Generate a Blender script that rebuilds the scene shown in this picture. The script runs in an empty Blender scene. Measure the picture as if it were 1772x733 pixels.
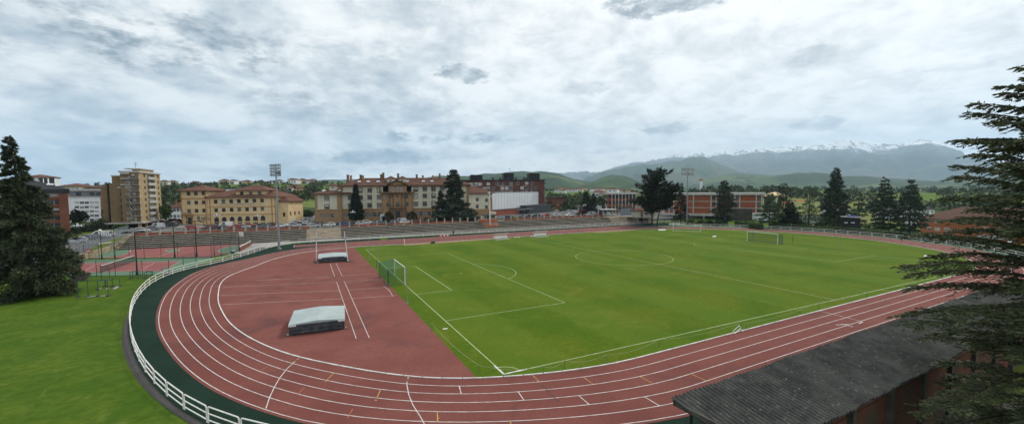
import bpy, math, random
import numpy as np
from mathutils import Vector, Matrix, noise

# ------------------------------------------------------------------ camera
SC = bpy.context.scene
CAM = dict(x=-12.209, y=-61.485, h=12.793, yaw=1.109, pitch=-.06, roll=-.009, f=726.04, py=6.71)
def _basis():
    cy, sy = math.cos(CAM['yaw']), math.sin(CAM['yaw']); cp, sp = math.cos(CAM['pitch']), math.sin(CAM['pitch'])
    F = Vector((cy*cp, sy*cp, sp)); U = Vector((-cy*sp, -sy*sp, cp)); R = Vector((sy, -cy, 0))
    cr, sr = math.cos(CAM['roll']), math.sin(CAM['roll'])
    return F, R*cr+U*sr, U*cr-R*sr
FW, RT, UP = _basis()
EYE = Vector((CAM['x'], CAM['y'], CAM['h']))
cd = bpy.data.cameras.new('camera'); cam = bpy.data.objects.new('camera', cd); SC.collection.objects.link(cam)
cam.matrix_world = Matrix(((RT.x, UP.x, -FW.x, EYE.x), (RT.y, UP.y, -FW.y, EYE.y), (RT.z, UP.z, -FW.z, EYE.z), (0, 0, 0, 1)))
cd.sensor_width = 36; cd.lens = 36*CAM['f']/1772; cd.shift_y = CAM['py']/1772
cd.clip_start = .1; cd.clip_end = 60000
SC.camera = cam

# ------------------------------------------------------------------ exposure, sun, sky
SC.view_settings.view_transform = 'Standard'; SC.view_settings.look = 'None'
SC.view_settings.exposure = .22; SC.view_settings.gamma = 1
SUN_EL, SUN_AZ = 48, 18      # degrees; azimuth measured from +X towards +Y
sd = bpy.data.lights.new('sun', 'SUN'); sd.energy = 1.9; sd.angle = math.radians(10); sd.color = (1, .93, .82)
so = bpy.data.objects.new('sun', sd); SC.collection.objects.link(so)
sdir = Vector((math.cos(math.radians(SUN_EL))*math.cos(math.radians(SUN_AZ)), math.cos(math.radians(SUN_EL))*math.sin(math.radians(SUN_AZ)), math.sin(math.radians(SUN_EL))))
so.rotation_euler = sdir.to_track_quat('Z', 'Y').to_euler()
SC.cycles.max_bounces = 6; SC.cycles.volume_bounces = 1; SC.cycles.transparent_max_bounces = 24

def ray(px, py):
    x = (px-886)/CAM['f']; y = (366.5+CAM['py']-py)/CAM['f']
    return (FW+RT*x+UP*y).normalized()
def G(px, py, z=0.0):
    d = ray(px, py); t = (z-EYE.z)/d.z
    p = EYE+d*t
    return Vector((p.x, p.y, z))
def azel(px, py):
    d = ray(px, py); return math.atan2(d.y, d.x), math.asin(d.z)

class NT:
    def __init__(s, tree): s.t = tree; tree.nodes.clear()
    def n(s, typ, **kw):
        nd = s.t.nodes.new(typ)
        for k, v in kw.items():
            if k.startswith('_'): setattr(nd, k[1:], v)
        for k, v in kw.items():
            if not k.startswith('_'):
                key = int(k[1:]) if k[0] == 'i' and k[1:].isdigit() else k.replace('__', ' ')
                s.set(nd.inputs[key], v)
        return nd
    def set(s, inp, v):
        if isinstance(v, bpy.types.NodeSocket): s.t.links.new(v, inp)
        elif isinstance(v, bpy.types.Node): s.t.links.new(v.outputs[0], inp)
        else: inp.default_value = v
    def m(s, op, a, b=None, c=None, clamp=False):
        nd = s.t.nodes.new('ShaderNodeMath'); nd.operation = op; nd.use_clamp = clamp
        s.set(nd.inputs[0], a)
        if b is not None: s.set(nd.inputs[1], b)
        if c is not None: s.set(nd.inputs[2], c)
        return nd.outputs[0]
    def dot(s, a, v):
        nd = s.t.nodes.new('ShaderNodeVectorMath'); nd.operation = 'DOT_PRODUCT'; s.set(nd.inputs[0], a); nd.inputs[1].default_value = v
        return nd.outputs['Value']
    def mix(s, f, a, b, blend='MIX'):
        nd = s.t.nodes.new('ShaderNodeMix'); nd.data_type = 'RGBA'; nd.blend_type = blend
        def st(i, v):
            if isinstance(v, (tuple, list)) and len(v) == 3: v = (*v, 1)
            s.set(i, v)
        st(nd.inputs[0], f); st(nd.inputs[6], a); st(nd.inputs[7], b)
        return nd.outputs[2]
    def ramp(s, f, a, b):
        nd = s.t.nodes.new('ShaderNodeMapRange'); nd.interpolation_type = 'SMOOTHSTEP'
        s.set(nd.inputs[0], f); s.set(nd.inputs[1], a); s.set(nd.inputs[2], b)
        return nd.outputs[0]
    def noise(s, vec, scale, detail=4, rough=.5, dist=0):
        nd = s.t.nodes.new('ShaderNodeTexNoise'); s.set(nd.inputs['Vector'], vec)
        nd.inputs['Scale'].default_value = scale; nd.inputs['Detail'].default_value = detail
        nd.inputs['Roughness'].default_value = rough; nd.inputs['Distortion'].default_value = dist
        return nd.outputs['Fac']
    def xyz(s, x, y, z=0.0):
        nd = s.t.nodes.new('ShaderNodeCombineXYZ'); s.set(nd.inputs[0], x); s.set(nd.inputs[1], y); s.set(nd.inputs[2], z); return nd.outputs[0]

world = bpy.data.worlds.new('World'); SC.world = world; world.use_nodes = True
def build_sky():
    N = NT(world.node_tree)
    sky = N.n('ShaderNodeTexSky', _sky_type='NISHITA', _sun_disc=False, _sun_elevation=math.radians(SUN_EL), _sun_rotation=math.radians(90-SUN_AZ), _dust_density=2.0)
    d = N.n('ShaderNodeTexCoord').outputs['Generated']
    sep = N.n('ShaderNodeSeparateXYZ', i0=d)
    X, Y, Z = sep.outputs
    yaw = CAM['yaw']
    a = N.dot(d, (math.sin(yaw), -math.cos(yaw), 0)); b = N.dot(d, (math.cos(yaw), math.sin(yaw), 0))
    az = N.m('ARCTAN2', a, b)                       # + towards the mountains, south
    el = N.m('ARCSINE', Z)
    zz = N.m('ADD', N.m('MAXIMUM', Z, 0.0), .30)
    P = N.xyz(N.m('DIVIDE', X, zz), N.m('DIVIDE', Y, zz), 0.0)
    n1 = N.noise(P, 1.9, 6, .58, .5)
    n2 = N.noise(P, 5.5, 5, .62, .3)
    n3 = N.noise(P, 14, 4, .62, .2)
    # wobble for individual cloud outlines
    Q = N.xyz(N.m('MULTIPLY', az, 1.0), N.m('MULTIPLY', el, 2.2), 0.0)
    w1 = N.m('SUBTRACT', N.noise(Q, 9, 4, .62), .5); w2 = N.m('SUBTRACT', N.noise(Q, 30, 3, .6), .5)
    wob = N.m('ADD', N.m('MULTIPLY', w1, 2.6), N.m('MULTIPLY', w2, 1.6))
    right = N.ramp(az, -.75, .6)
    tex = N.m('ADD', .62, N.m('MULTIPLY', N.ramp(N.noise(Q, 22, 5, .65), .3, .7), .5), clamp=True)
    lit = N.ramp(N.noise(Q, 14, 5, .6), .4, .75)
    darkL = N.mix(lit, (1.3, 1.8, 2.3), (3.4, 4.0, 4.5)); darkR = N.mix(lit, (2.9, 3.2, 3.6), (5.2, 5.4, 5.6))
    # cloud deck: white to pale grey
    deck = N.mix(N.ramp(N.m('ADD', N.m('MULTIPLY', n1, .65), N.m('MULTIPLY', n2, .35)), .38, .60), (3.8, 4.5, 5.1), (9.4, 9.5, 9.3))
    deckR = N.mix(N.ramp(N.m('ADD', N.m('MULTIPLY', n1, .4), N.m('MULTIPLY', n2, .6)), .36, .60), (6.5, 6.55, 6.55), (9.8, 9.65, 9.4))
    col = N.mix(right, deck, deckR)
    fluff = N.ramp(n3, .35, .7)
    col = N.mix(N.m('MULTIPLY', fluff, .2), col, (10.5, 10.5, 10.4))
    # blue gaps of the physical sky showing thinly through the deck
    gap = N.m('MULTIPLY', N.ramp(N.noise(P, 2.6, 4, .6), .57, .72), .2)
    gap = N.m('MULTIPLY', gap, N.m('SUBTRACT', 1.0, N.m('MULTIPLY', right, .8)))
    col = N.mix(gap, col, sky.outputs[0])
    # named grey clouds: (px, py, half width, half height, softness, darkness)
    BL = [(60, 40, 420, 70, 1.3, .75), (300, 60, 260, 55, 1.2, .6), (30, 125, 190, 26, 1.0, .35), (560, 110, 210, 60, 1.3, .35), (640, 205, 260, 62, 1.4, .42), (470, 165, 130, 14, 1.0, .4),
          (640, 272, 150, 15, .5, .8), (470, 295, 130, 14, 1.0, .5), (745, 243, 32, 11, .4, .8), (845, 242, 50, 12, .4, .85), (685, 236, 36, 14, .4, .8), (820, 272, 60, 9, 1, .4),
          (1140, 6, 175, 28, .5, .9), (800, 130, 70, 20, .6, .7), (1155, 222, 75, 15, .6, .8), (1250, 205, 36, 16, 1.0, .4), (1005, 150, 70, 18, .6, .5), (1410, 212, 66, 17, .6, .7),
          (1400, 100, 80, 18, .7, .5), (1600, 212, 70, 9, 1, .32), (1700, 110, 130, 14, 1.0, .38), (1560, 30, 120, 14, 1.2, .22), (1740, 260, 120, 26, 1.1, .3), (930, 60, 60, 30, 1.2, .25), (160, 265, 130, 16, 1.1, .4), (370, 185, 60, 12, 1, .3)]
    for (px, py, hw, hh, soft, dk) in BL:
        d0 = ray(px, py); d1 = ray(px+hw, py); d2 = ray(px, py-hh)
        A = lambda v: math.atan2(v.x*math.sin(yaw)-v.y*math.cos(yaw), v.x*math.cos(yaw)+v.y*math.sin(yaw))
        a0, e0 = A(d0), math.asin(d0.z); sa = abs(A(d1)-a0); se = abs(math.asin(d2.z)-e0)
        u = N.m('POWER', N.m('ABSOLUTE', N.m('DIVIDE', N.m('SUBTRACT', az, a0), sa)), 2.0)
        v = N.m('POWER', N.m('ABSOLUTE', N.m('DIVIDE', N.m('SUBTRACT', el, e0), se)), 2.0)
        s_ = N.m('SUBTRACT', N.m('ADD', .75, N.m('MULTIPLY', wob, 1.5)), N.m('ADD', u, v))
        mk = N.m('MULTIPLY', N.m('MULTIPLY', N.ramp(s_, -.15, .55+.7*soft), min(1, dk*1.15)), tex)
        col = N.mix(mk, col, darkL if px < 950 else darkR)
    bg = N.n('ShaderNodeBackground', Color=col, Strength=.1)
    out = N.n('ShaderNodeOutputWorld', Surface=bg)
build_sky()
world.cycles.sampling_method = 'MANUAL'; world.cycles.sample_map_resolution = 256

# ------------------------------------------------------------------ helpers
COL = SC.collection
rnd = random.Random(7)
MATS = {}
def mat(name, c1, c2=None, scale=3.0, rough=.85, bump=0.0, detail=5, spec=.3, lo=.35, hi=.65, c3=None, s3=.3, metal=0, co='Object', alpha=None, bscale=None):
    if name in MATS: return MATS[name]
    m = bpy.data.materials.new(name); m.use_nodes = True; N = NT(m.node_tree)
    tc = N.n('ShaderNodeTexCoord').outputs[co]
    c2 = c2 or tuple(x*.8 for x in c1)
    f = N.ramp(N.noise(tc, scale, detail, .6), lo, hi)
    col = N.mix(f, c1, c2)
    if c3: col = N.mix(N.ramp(N.noise(tc, s3, 4, .6), .48, .68), col, c3)
    b = N.n('ShaderNodeBsdfPrincipled', Base__Color=col, Roughness=rough, Metallic=metal)
    b.inputs['Specular IOR Level'].default_value = spec
    if bump:
        bn = N.n('ShaderNodeBump', Strength=bump, Distance=.1, Height=N.noise(tc, bscale or scale*4, 3, .6)); N.set(b.inputs['Normal'], bn.outputs[0])
    sh = b.outputs[0]
    if alpha is not None:
        tr = N.n('ShaderNodeBsdfTransparent'); mx = N.n('ShaderNodeMixShader', i0=alpha, i1=tr, i2=sh); sh = mx.outputs[0]
    N.n('ShaderNodeOutputMaterial', Surface=sh)
    MATS[name] = m; return m

class MB:
    def __init__(s): s.v = []; s.f = []; s.mi = []; s.cur = 0; s.M = None
    def pt(s, p):
        p = Vector(p)
        if s.M is not None: p = s.M @ p
        s.v.append((p.x, p.y, p.z)); return len(s.v)-1
    def face(s, pts):
        ids = [s.pt(p) for p in pts]; s.f.append(ids); s.mi.append(s.cur); return s
    def box(s, c, d, rz=0):
        cx, cy, cz = c; hx, hy, hz = d[0]/2, d[1]/2, d[2]/2; cs, sn = math.cos(rz), math.sin(rz)
        ids = []
        for z in (-hz, hz):
            for (x, y) in ((-hx, -hy), (hx, -hy), (hx, hy), (-hx, hy)):
                ids.append(s.pt((cx+x*cs-y*sn, cy+x*sn+y*cs, cz+z)))
        a = ids
        for q in ((0, 3, 2, 1), (4, 5, 6, 7), (0, 1, 5, 4), (1, 2, 6, 5), (2, 3, 7, 6), (3, 0, 4, 7)):
            s.f.append([a[i] for i in q]); s.mi.append(s.cur)
        return s
    def b2(s, x0, y0, z0, x1, y1, z1): return s.box(((x0+x1)/2, (y0+y1)/2, (z0+z1)/2), (abs(x1-x0), abs(y1-y0), abs(z1-z0)))
    def tube(s, p0, p1, r0, r1=None, n=8, caps=True):
        p0, p1 = Vector(p0), Vector(p1); r1 = r0 if r1 is None else r1
        d = (p1-p0)
        if d.length < 1e-6: return s
        d.normalize(); a = d.orthogonal().normalized(); b = d.cross(a)
        A = []; B = []
        for i in range(n):
            t = 2*math.pi*i/n; o = a*math.cos(t)+b*math.sin(t)
            A.append(s.pt(p0+o*r0)); B.append(s.pt(p1+o*r1))
        for i in range(n):
            j = (i+1) % n; s.f.append([A[i], A[j], B[j], B[i]]); s.mi.append(s.cur)
        if caps: s.f.append(A[::-1]); s.mi.append(s.cur); s.f.append(B); s.mi.append(s.cur)
        return s
    def path(s, pts, r, n=6):
        for i in range(len(pts)-1):
            ra = r[i] if isinstance(r, (list, tuple)) else r; rb = r[i+1] if isinstance(r, (list, tuple)) else r
            s.tube(pts[i], pts[i+1], ra, rb, n)
        return s
    def prism(s, poly, z0, z1):
        n = len(poly); A = [s.pt((p[0], p[1], z0)) for p in poly]; B = [s.pt((p[0], p[1], z1)) for p in poly]
        for i in range(n):
            j = (i+1) % n; s.f.append([A[i], A[j], B[j], B[i]]); s.mi.append(s.cur)
        s.f.append(A[::-1]); s.mi.append(s.cur); s.f.append(B); s.mi.append(s.cur); return s
    def xprism(s, prof, x0, x1):   # profile in (y,z) extruded along x
        n = len(prof); A = [s.pt((x0, p[0], p[1])) for p in prof]; B = [s.pt((x1, p[0], p[1])) for p in prof]
        for i in range(n):
            j = (i+1) % n; s.f.append([A[i], A[j], B[j], B[i]]); s.mi.append(s.cur)
        s.f.append(A[::-1]); s.mi.append(s.cur); s.f.append(B); s.mi.append(s.cur); return s
    def sphere(s, c, r, n=10, m=6, sz=1):
        c = Vector(c); rows = []
        for i in range(m+1):
            t = math.pi*i/m; row = []
            for j in range(n):
                p = 2*math.pi*j/n; row.append(s.pt(c+Vector((r*math.sin(t)*math.cos(p), r*math.sin(t)*math.sin(p), r*sz*math.cos(t)))))
            rows.append(row)
        for i in range(m):
            for j in range(n):
                k = (j+1) % n; s.f.append([rows[i][j], rows[i+1][j], rows[i+1][k], rows[i][k]]); s.mi.append(s.cur)
        return s
    def mesh(s, name, mats):
        me = bpy.data.meshes.new(name); me.from_pydata(s.v, [], s.f)
        for m in (mats if isinstance(mats, (list, tuple)) else [mats]): me.materials.append(m)
        me.polygons.foreach_set('material_index', s.mi); me.update(); return me
    def build(s, name, mats, parent=None, smooth=False, fix=True):
        me = s.mesh(name, mats)
        if fix:
            import bmesh
            bm = bmesh.new(); bm.from_mesh(me); bmesh.ops.recalc_face_normals(bm, faces=bm.faces); bm.to_mesh(me); bm.free()
        if smooth: me.polygons.foreach_set('use_smooth', [True]*len(me.polygons))
        return link(name, me, parent)
def link(name, data, parent=None):
    o = bpy.data.objects.new(name, data); COL.objects.link(o)
    if parent is not None: o.parent = parent
    return o
def tag(o, label, cat, group=None, kind=None):
    if label: o['label'] = label
    if cat: o['category'] = cat
    if group: o['group'] = group
    if kind: o['kind'] = kind
    return o
def struct(o): o['kind'] = 'structure'; return o
def thing(name, label, cat, loc=(0, 0, 0), rz=0, group=None):
    o = link(name, None); o.location = loc; o.rotation_euler = (0, 0, rz); o.empty_display_size = .5
    return tag(o, label, cat, group)
def dup(root, loc, rz, label=None, group=None):
    def cp(o, par):
        c = o.copy(); COL.objects.link(c); c.parent = par
        for ch in [x for x in CH.get(o.name, [])]: cp(ch, c)
        return c
    if root.name not in CH: reg(root)
    r = cp(root, None); r.location = loc; r.rotation_euler = (0, 0, rz)
    if label: r['label'] = label
    if group: r['group'] = group
    return r
CH = {}
def reg(o):
    CH[o.name] = list(o.children)
    for c in o.children: reg(c)
def facing(p, q):  # angle of vector p->q
    return math.atan2(q[1]-p[1], q[0]-p[0])

# ------------------------------------------------------------------ materials
M = {}
def ground_mat(name, cols, scale, fine, bump=.3, rough=.95, stripes=None, blot=None):
    m = bpy.data.materials.new(name); m.use_nodes = True; N = NT(m.node_tree)
    g = N.n('ShaderNodeNewGeometry').outputs['Position']
    a = N.ramp(N.noise(g, scale, 6, .6, .4), .33, .67)
    b = N.ramp(N.noise(g, fine, 5, .7), .3, .7)
    col = N.mix(a, cols[0], cols[1])
    col = N.mix(N.m('MULTIPLY', b, .55), col, cols[2])
    if blot: col = N.mix(N.m('MULTIPLY', N.ramp(N.noise(g, blot[1], 6, .65, 1.0), blot[2], blot[2]+.16), blot[3]), col, blot[0])
    if stripes:
        sp = N.n('ShaderNodeSeparateXYZ', i0=g)
        s_ = N.m('SINE', N.m('MULTIPLY', sp.outputs[0], 2*math.pi/stripes[0]))
        col = N.mix(N.m('MULTIPLY', N.ramp(s_, -.25, .25), stripes[1]), col, stripes[2])
    bs = N.n('ShaderNodeBsdfPrincipled', Base__Color=col, Roughness=rough)
    bs.inputs['Specular IOR Level'].default_value = .06
    bn = N.n('ShaderNodeBump', Strength=bump, Distance=.05, Height=N.noise(g, fine*3, 4, .7)); N.set(bs.inputs['Normal'], bn.outputs[0])
    N.n('ShaderNodeOutputMaterial', Surface=bs)
    return m
M['pitch'] = ground_mat('pitch_grass', [(.064, .124, .007), (.108, .145, .010), (.040, .084, .006)], .13, 2.2, .5, stripes=(11.2, .24, (.115, .175, .022)), blot=((.17, .165, .03), .22, .54, .32))
M['lawn'] = ground_mat('lawn_grass', [(.054, .112, .010), (.092, .142, .015), (.032, .066, .007)], .35, 1.6, .9, blot=((.17, .20, .045), .6, .56, .35))
M['rough'] = ground_mat('rough_grass', [(.09, .13, .025), (.13, .16, .03), (.06, .08, .02)], .15, 1.2, .6, blot=((.22, .19, .08), .3, .55, .5))
M['track'] = ground_mat('track_rubber', [(.165, .056, .047), (.205, .073, .060), (.13, .047, .042)], .22, 5.0, .2, .8, blot=((.085, .045, .043), .13, .53, .42))
M['dzone'] = ground_mat('worn_rubber', [(.185, .064, .052), (.225, .086, .070), (.14, .053, .047)], .25, 3.0, .2, .8, blot=((.075, .042, .042), .15, .52, .52))
M['court'] = ground_mat('court_rubber', [(.27, .095, .09), (.30, .11, .10), (.2, .08, .075)], .3, 5.0, .1, .8)
M['greenhard'] = ground_mat('green_court', [(.115, .20, .135), (.14, .23, .155), (.09, .16, .11)], .3, 4.0, .1, .85)
M['verge'] = ground_mat('green_verge', [(.012, .030, .021), (.018, .042, .029), (.010, .022, .017)], .3, 8.0, .6, .95)
M['path'] = ground_mat('path_asphalt', [(.075, .072, .07), (.10, .097, .093), (.05, .048, .046)], .3, 7.0, .4, .95)
M['asphalt'] = ground_mat('street_asphalt', [(.12, .12, .12), (.16, .158, .155), (.09, .09, .09)], .08, 4.0, .2, .9)
M['concreteg'] = ground_mat('pale_concrete', [(.30, .29, .27), (.36, .35, .33), (.22, .21, .2)], .2, 4.0, .2, .9)
M['sand'] = ground_mat('sand_strip', [(.34, .24, .13), (.28, .19, .11), (.2, .14, .09)], .4, 3.0, .2, .95)
M['line'] = mat('line_paint', (.66, .64, .62), (.46, .42, .40), scale=2.2, rough=.7)
M['gline'] = mat('grass_line_paint', (.36, .42, .24), (.24, .30, .12), scale=1.6, rough=.9)
M['yline'] = mat('yellow_paint', (.55, .36, .08), (.35, .2, .08), scale=3)
M['oline'] = mat('orange_paint', (.45, .13, .06), (.3, .1, .06), scale=3)
M['dline'] = mat('dark_joint', (.05, .035, .035), (.08, .05, .05), scale=3)
M['kerbw'] = mat('white_kerb', (.78, .77, .74), (.55, .54, .52), scale=1.2, rough=.5)
M['white'] = mat('white_metal', (.74, .74, .72), (.60, .60, .57), scale=4, rough=.45)
M['barrier'] = mat('barrier_paint', (.76, .75, .71), (.50, .48, .43), scale=5, rough=.5, lo=.45, hi=.75)
M['grey'] = mat('galvanised', (.30, .32, .33), (.24, .26, .27), scale=2, rough=.45, metal=.4)
M['dark'] = mat('dark_metal', (.018, .022, .022), (.03, .034, .033), scale=3, rough=.5)
M['green_m'] = mat('green_metal', (.02, .12, .06), (.03, .09, .05), scale=5, rough=.5)
M['bluegrey'] = mat('blue_grey_metal', (.17, .22, .27), (.22, .26, .3), scale=5, rough=.5)
M['rope'] = mat('pale_rope', (.36, .36, .26), (.28, .29, .18), scale=2)
M['stake'] = mat('wooden_stake', (.16, .15, .09), (.12, .11, .07))
M['black'] = mat('black_board', (.012, .012, .015), (.02, .02, .024), rough=.6)
M['concrete'] = mat('concrete', (.34, .32, .28), (.22, .205, .18), scale=.8, rough=.9, bump=.2, c3=(.12, .115, .10), s3=.5)
M['step'] = mat('old_step_concrete', (.31, .285, .235), (.20, .18, .15), scale=1.1, rough=.95, bump=.2, lo=.3, hi=.6, c3=(.14, .13, .11), s3=.45)
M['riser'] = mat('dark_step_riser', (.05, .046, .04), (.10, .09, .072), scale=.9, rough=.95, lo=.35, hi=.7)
M['ramp'] = mat('tan_ramp_wall', (.25, .20, .145), (.19, .155, .115), scale=.9, rough=.95, bump=.2, c3=(.13, .115, .09), s3=.6)
M['stone'] = mat('yellow_stone', (.40, .32, .19), (.26, .21, .14), scale=1.2, rough=.95, bump=.3, c3=(.16, .14, .11), s3=.7)
M['orange_brick'] = mat('orange_brick', (.42, .14, .065), (.33, .105, .055), scale=1.5, rough=.9)
M['redbrick_panel'] = mat('red_panel_brick', (.36, .10, .055), (.26, .08, .05), scale=1.2, rough=.9, c3=(.14, .07, .05), s3=.4)
M['glass'] = mat('window_glass', (.03, .036, .042), (.06, .07, .08), scale=.5, rough=.15, spec=.5)
M['glass2'] = mat('window_glass_curtain', (.20, .21, .21), (.10, .11, .12), scale=1.5, rough=.3, spec=.5)
M['carglass'] = mat('car_glass', (.02, .025, .03), (.03, .035, .04), rough=.08, spec=.6)
M['blind'] = mat('roller_blind', (.55, .54, .50), (.45, .44, .41), scale=2)
M['bark'] = mat('bark', (.07, .05, .038), (.04, .03, .025), scale=3, rough=.95, bump=.4)
M['tyre'] = mat('tyre', (.015, .015, .015), (.02, .02, .02))
M['mesh_dark'] = mat('wire_mesh_dark', (.07, .075, .075), (.09, .09, .09), alpha=.30)
M['mesh_light'] = mat('wire_mesh_light', (.30, .32, .33), (.25, .27, .28), alpha=.22)
M['net_green'] = mat('green_net', (.03, .16, .10), (.02, .10, .07), scale=6, alpha=.30)
M['net_dark'] = mat('dark_net', (.05, .10, .07), (.04, .08, .06), scale=6, alpha=.30)
M['net_black'] = mat('tennis_net', (.03, .04, .04), (.05, .06, .06), scale=6, alpha=.6)
M['cover'] = mat('grey_cover', (.38, .44, .44), (.31, .37, .37), scale=.5, rough=.5, bump=.08, bscale=1.5)
M['foam'] = mat('dark_foam_side', (.06, .072, .08), (.035, .04, .045), scale=2.5, rough=.85, c3=(.10, .11, .115), s3=1.5)

def tile_mat(name, c1, c2, c3, sc=1.0, ratio=2.5):
    """roof tiles / bricks that belong to the surface: brick texture in local XZ/XY"""
    m = bpy.data.materials.new(name); m.use_nodes = True; N = NT(m.node_tree)
    tc = N.n('ShaderNodeTexCoord').outputs['Object']
    sp = N.n('ShaderNodeSeparateXYZ', i0=tc)
    v = N.xyz(N.m('ADD', sp.outputs[0], N.m('MULTIPLY', sp.outputs[1], 1.0)), sp.outputs[2], 0.0)
    br = N.n('ShaderNodeTexBrick', Vector=v, Scale=sc, Mortar__Size=.012)
    br.inputs['Color1'].default_value = (*c1, 1); br.inputs['Color2'].default_value = (*c2, 1); br.inputs['Mortar'].default_value = (*c3, 1)
    br.inputs['Brick Width'].default_value = .5*ratio/2.5; br.inputs['Row Height'].default_value = .2
    col = N.mix(N.m('MULTIPLY', N.ramp(N.noise(tc, .35, 6, .65), .42, .66), .55), br.outputs[0], tuple(x*.62 for x in c1))
    b = N.n('ShaderNodeBsdfPrincipled', Base__Color=col, Roughness=.9); b.inputs['Specular IOR Level'].default_value = .2
    N.n('ShaderNodeOutputMaterial', Surface=b); return m
M['br_brown'] = tile_mat('brown_brick', (.22, .085, .048), (.17, .066, .04), (.15, .09, .06), 1.0)
M['br_tan'] = tile_mat('tan_brick', (.27, .19, .10), (.22, .155, .082), (.19, .15, .1), 1.0)
M['br_tan_lit'] = tile_mat('sunlit_tan_brick', (.44, .33, .18), (.38, .28, .155), (.30, .25, .16), 1.0)  # lit copy of the tan brick: sunlight on the tower's right side put into colour
M['br_dark'] = tile_mat('dark_red_brick', (.15, .064, .045), (.115, .05, .038), (.09, .06, .05), 1.0)
M['br_orange'] = tile_mat('orange_building_brick', (.36, .105, .05), (.30, .088, .044), (.24, .10, .06), 1.0)
M['br_orange2'] = tile_mat('bright_orange_brick', (.50, .155, .070), (.44, .135, .06), (.35, .15, .08), 1.0)
M['t_red'] = tile_mat('red_roof_tiles', (.165, .076, .052), (.125, .058, .043), (.07, .038, .03), 2.0)
M['t_brown'] = tile_mat('weathered_roof_tiles', (.14, .066, .045), (.095, .050, .037), (.05, .03, .025), 2.0)
M['t_slate'] = tile_mat('dark_slate_roof', (.035, .036, .042), (.045, .046, .052), (.02, .02, .025), 2.0)
M['p_yellow'] = mat('ochre_render', (.72, .55, .32), (.64, .48, .27), scale=.7, rough=.9)
M['p_ytrim'] = mat('orange_trim', (.46, .25, .10), (.38, .20, .08), scale=.9)
M['p_cream'] = mat('cream_render', (.62, .59, .47), (.55, .52, .41), scale=.6, rough=.9, c3=(.50, .47, .38), s3=.25)
M['p_tan'] = mat('tan_stone', (.36, .225, .12), (.29, .18, .10), scale=1.3, rough=.9)
M['p_tan_d'] = mat('dark_tan_stone', (.19, .12, .07), (.15, .095, .055), scale=1.3, rough=.9)
M['p_white'] = mat('white_render', (.78, .79, .80), (.70, .71, .72), scale=.5, rough=.9)
M['p_grey'] = mat('grey_cladding', (.17, .175, .18), (.14, .145, .15), scale=.8)
M['p_dgrey'] = mat('dark_grey_cladding', (.05, .058, .065), (.065, .072, .08), scale=.6)
M['p_hall'] = mat('white_hall_panels', (.70, .72, .73), (.65, .67, .68), scale=.15, rough=.6)
M['p_conc_w'] = mat('pale_parapet', (.48, .47, .44), (.38, .37, .35), scale=.7)
def leaf_mat(name, a, b, c, s=.5):
    m = bpy.data.materials.new(name); m.use_nodes = True; N = NT(m.node_tree)
    tc = N.n('ShaderNodeTexCoord').outputs['Object']
    rn = N.n('ShaderNodeNewGeometry').outputs['Random Per Island']
    col = N.mix(N.ramp(N.noise(tc, s, 3, .6), .38, .62), a, b); col = N.mix(N.ramp(rn, .55, 1.0), col, c)
    bs = N.n('ShaderNodeBsdfPrincipled', Base__Color=col, Roughness=.7); bs.inputs['Specular IOR Level'].default_value = .2
    N.n('ShaderNodeOutputMaterial', Surface=bs); MATS[name] = m; return m
M['lf_spruce'] = leaf_mat('spruce_needles', (.028, .046, .024), (.046, .060, .026), (.075, .084, .036))
M['lf_near'] = leaf_mat('yew_needles', (.060, .078, .040), (.082, .098, .046), (.13, .138, .066), 1.2)
M['lf_cedar'] = leaf_mat('cedar_needles', (.028, .046, .032), (.038, .058, .036), (.06, .08, .045))
M['lf_dark'] = leaf_mat('dark_needles', (.014, .024, .015), (.022, .034, .018), (.034, .046, .024))
M['lf_green'] = leaf_mat('mid_green_leaves', (.045, .085, .022), (.065, .11, .028), (.09, .14, .04))
M['lf_olive'] = leaf_mat('olive_leaves', (.075, .085, .03), (.055, .07, .028), (.11, .12, .05))
M['lf_red'] = leaf_mat('red_leaves', (.14, .045, .035), (.10, .04, .03), (.18, .07, .05))
M['lf_hedge'] = leaf_mat('hedge_leaves', (.016, .034, .012), (.026, .048, .014), (.050, .085, .02), 1.0)
M['lf_bare'] = leaf_mat('budding_twigs', (.20, .17, .11), (.16, .13, .08), (.24, .22, .14))
M['wood_hill'] = leaf_mat('hill_wood_leaves', (.030, .052, .020), (.055, .078, .026), (.085, .10, .04), .02)
#INSERT
# ------------------------------------------------------------------ ground, track and markings
def sheet(name, pts, z, m, kind='structure', label=None):
    mb = MB(); mb.face([(p[0], p[1], z) for p in pts]); o = mb.build(name, m)
    if kind: o['kind'] = kind
    return o
# base ground: a polar sheet about the stadium, flat here and dropping to the valley in the south-east
def ground_z(x, y):
    # drop beyond the hedge on the mountain side
    rx = (x-EYE.x)*RT.x+(y-EYE.y)*RT.y; fw = (x-EYE.x)*FW.x+(y-EYE.y)*FW.y
    a = math.atan2(rx, fw); r = math.hypot(rx, fw)
    s = min(max((x-132)/30, 0), 1); s = s*s*(3-2*s)
    t = min(max((a-.575)/.05, 0), 1)
    return -.03-9.5*s*t
mb = MB(); na, rr = 120, [0, 15, 30, 60, 90, 110, 130, 145, 155, 165, 175, 190, 230, 300, 420, 600, 900, 1400, 2200, 4000]
ids = {}
for i, r in enumerate(rr):
    for j in range(na):
        a = 2*math.pi*j/na; x, y = EYE.x+r*math.cos(a), EYE.y+r*math.sin(a)
        ids[i, j] = mb.pt((x, y, ground_z(x, y)))
for i in range(len(rr)-1):
    for j in range(na):
        k = (j+1) % na
        mb.f.append([ids[i, j], ids[i+1, j], ids[i+1, k], ids[i, k]] if i else [ids[i, j], ids[i+1, j], ids[i+1, k]]); mb.mi.append(0)
struct(mb.build('ground', M['lawn']))

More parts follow.
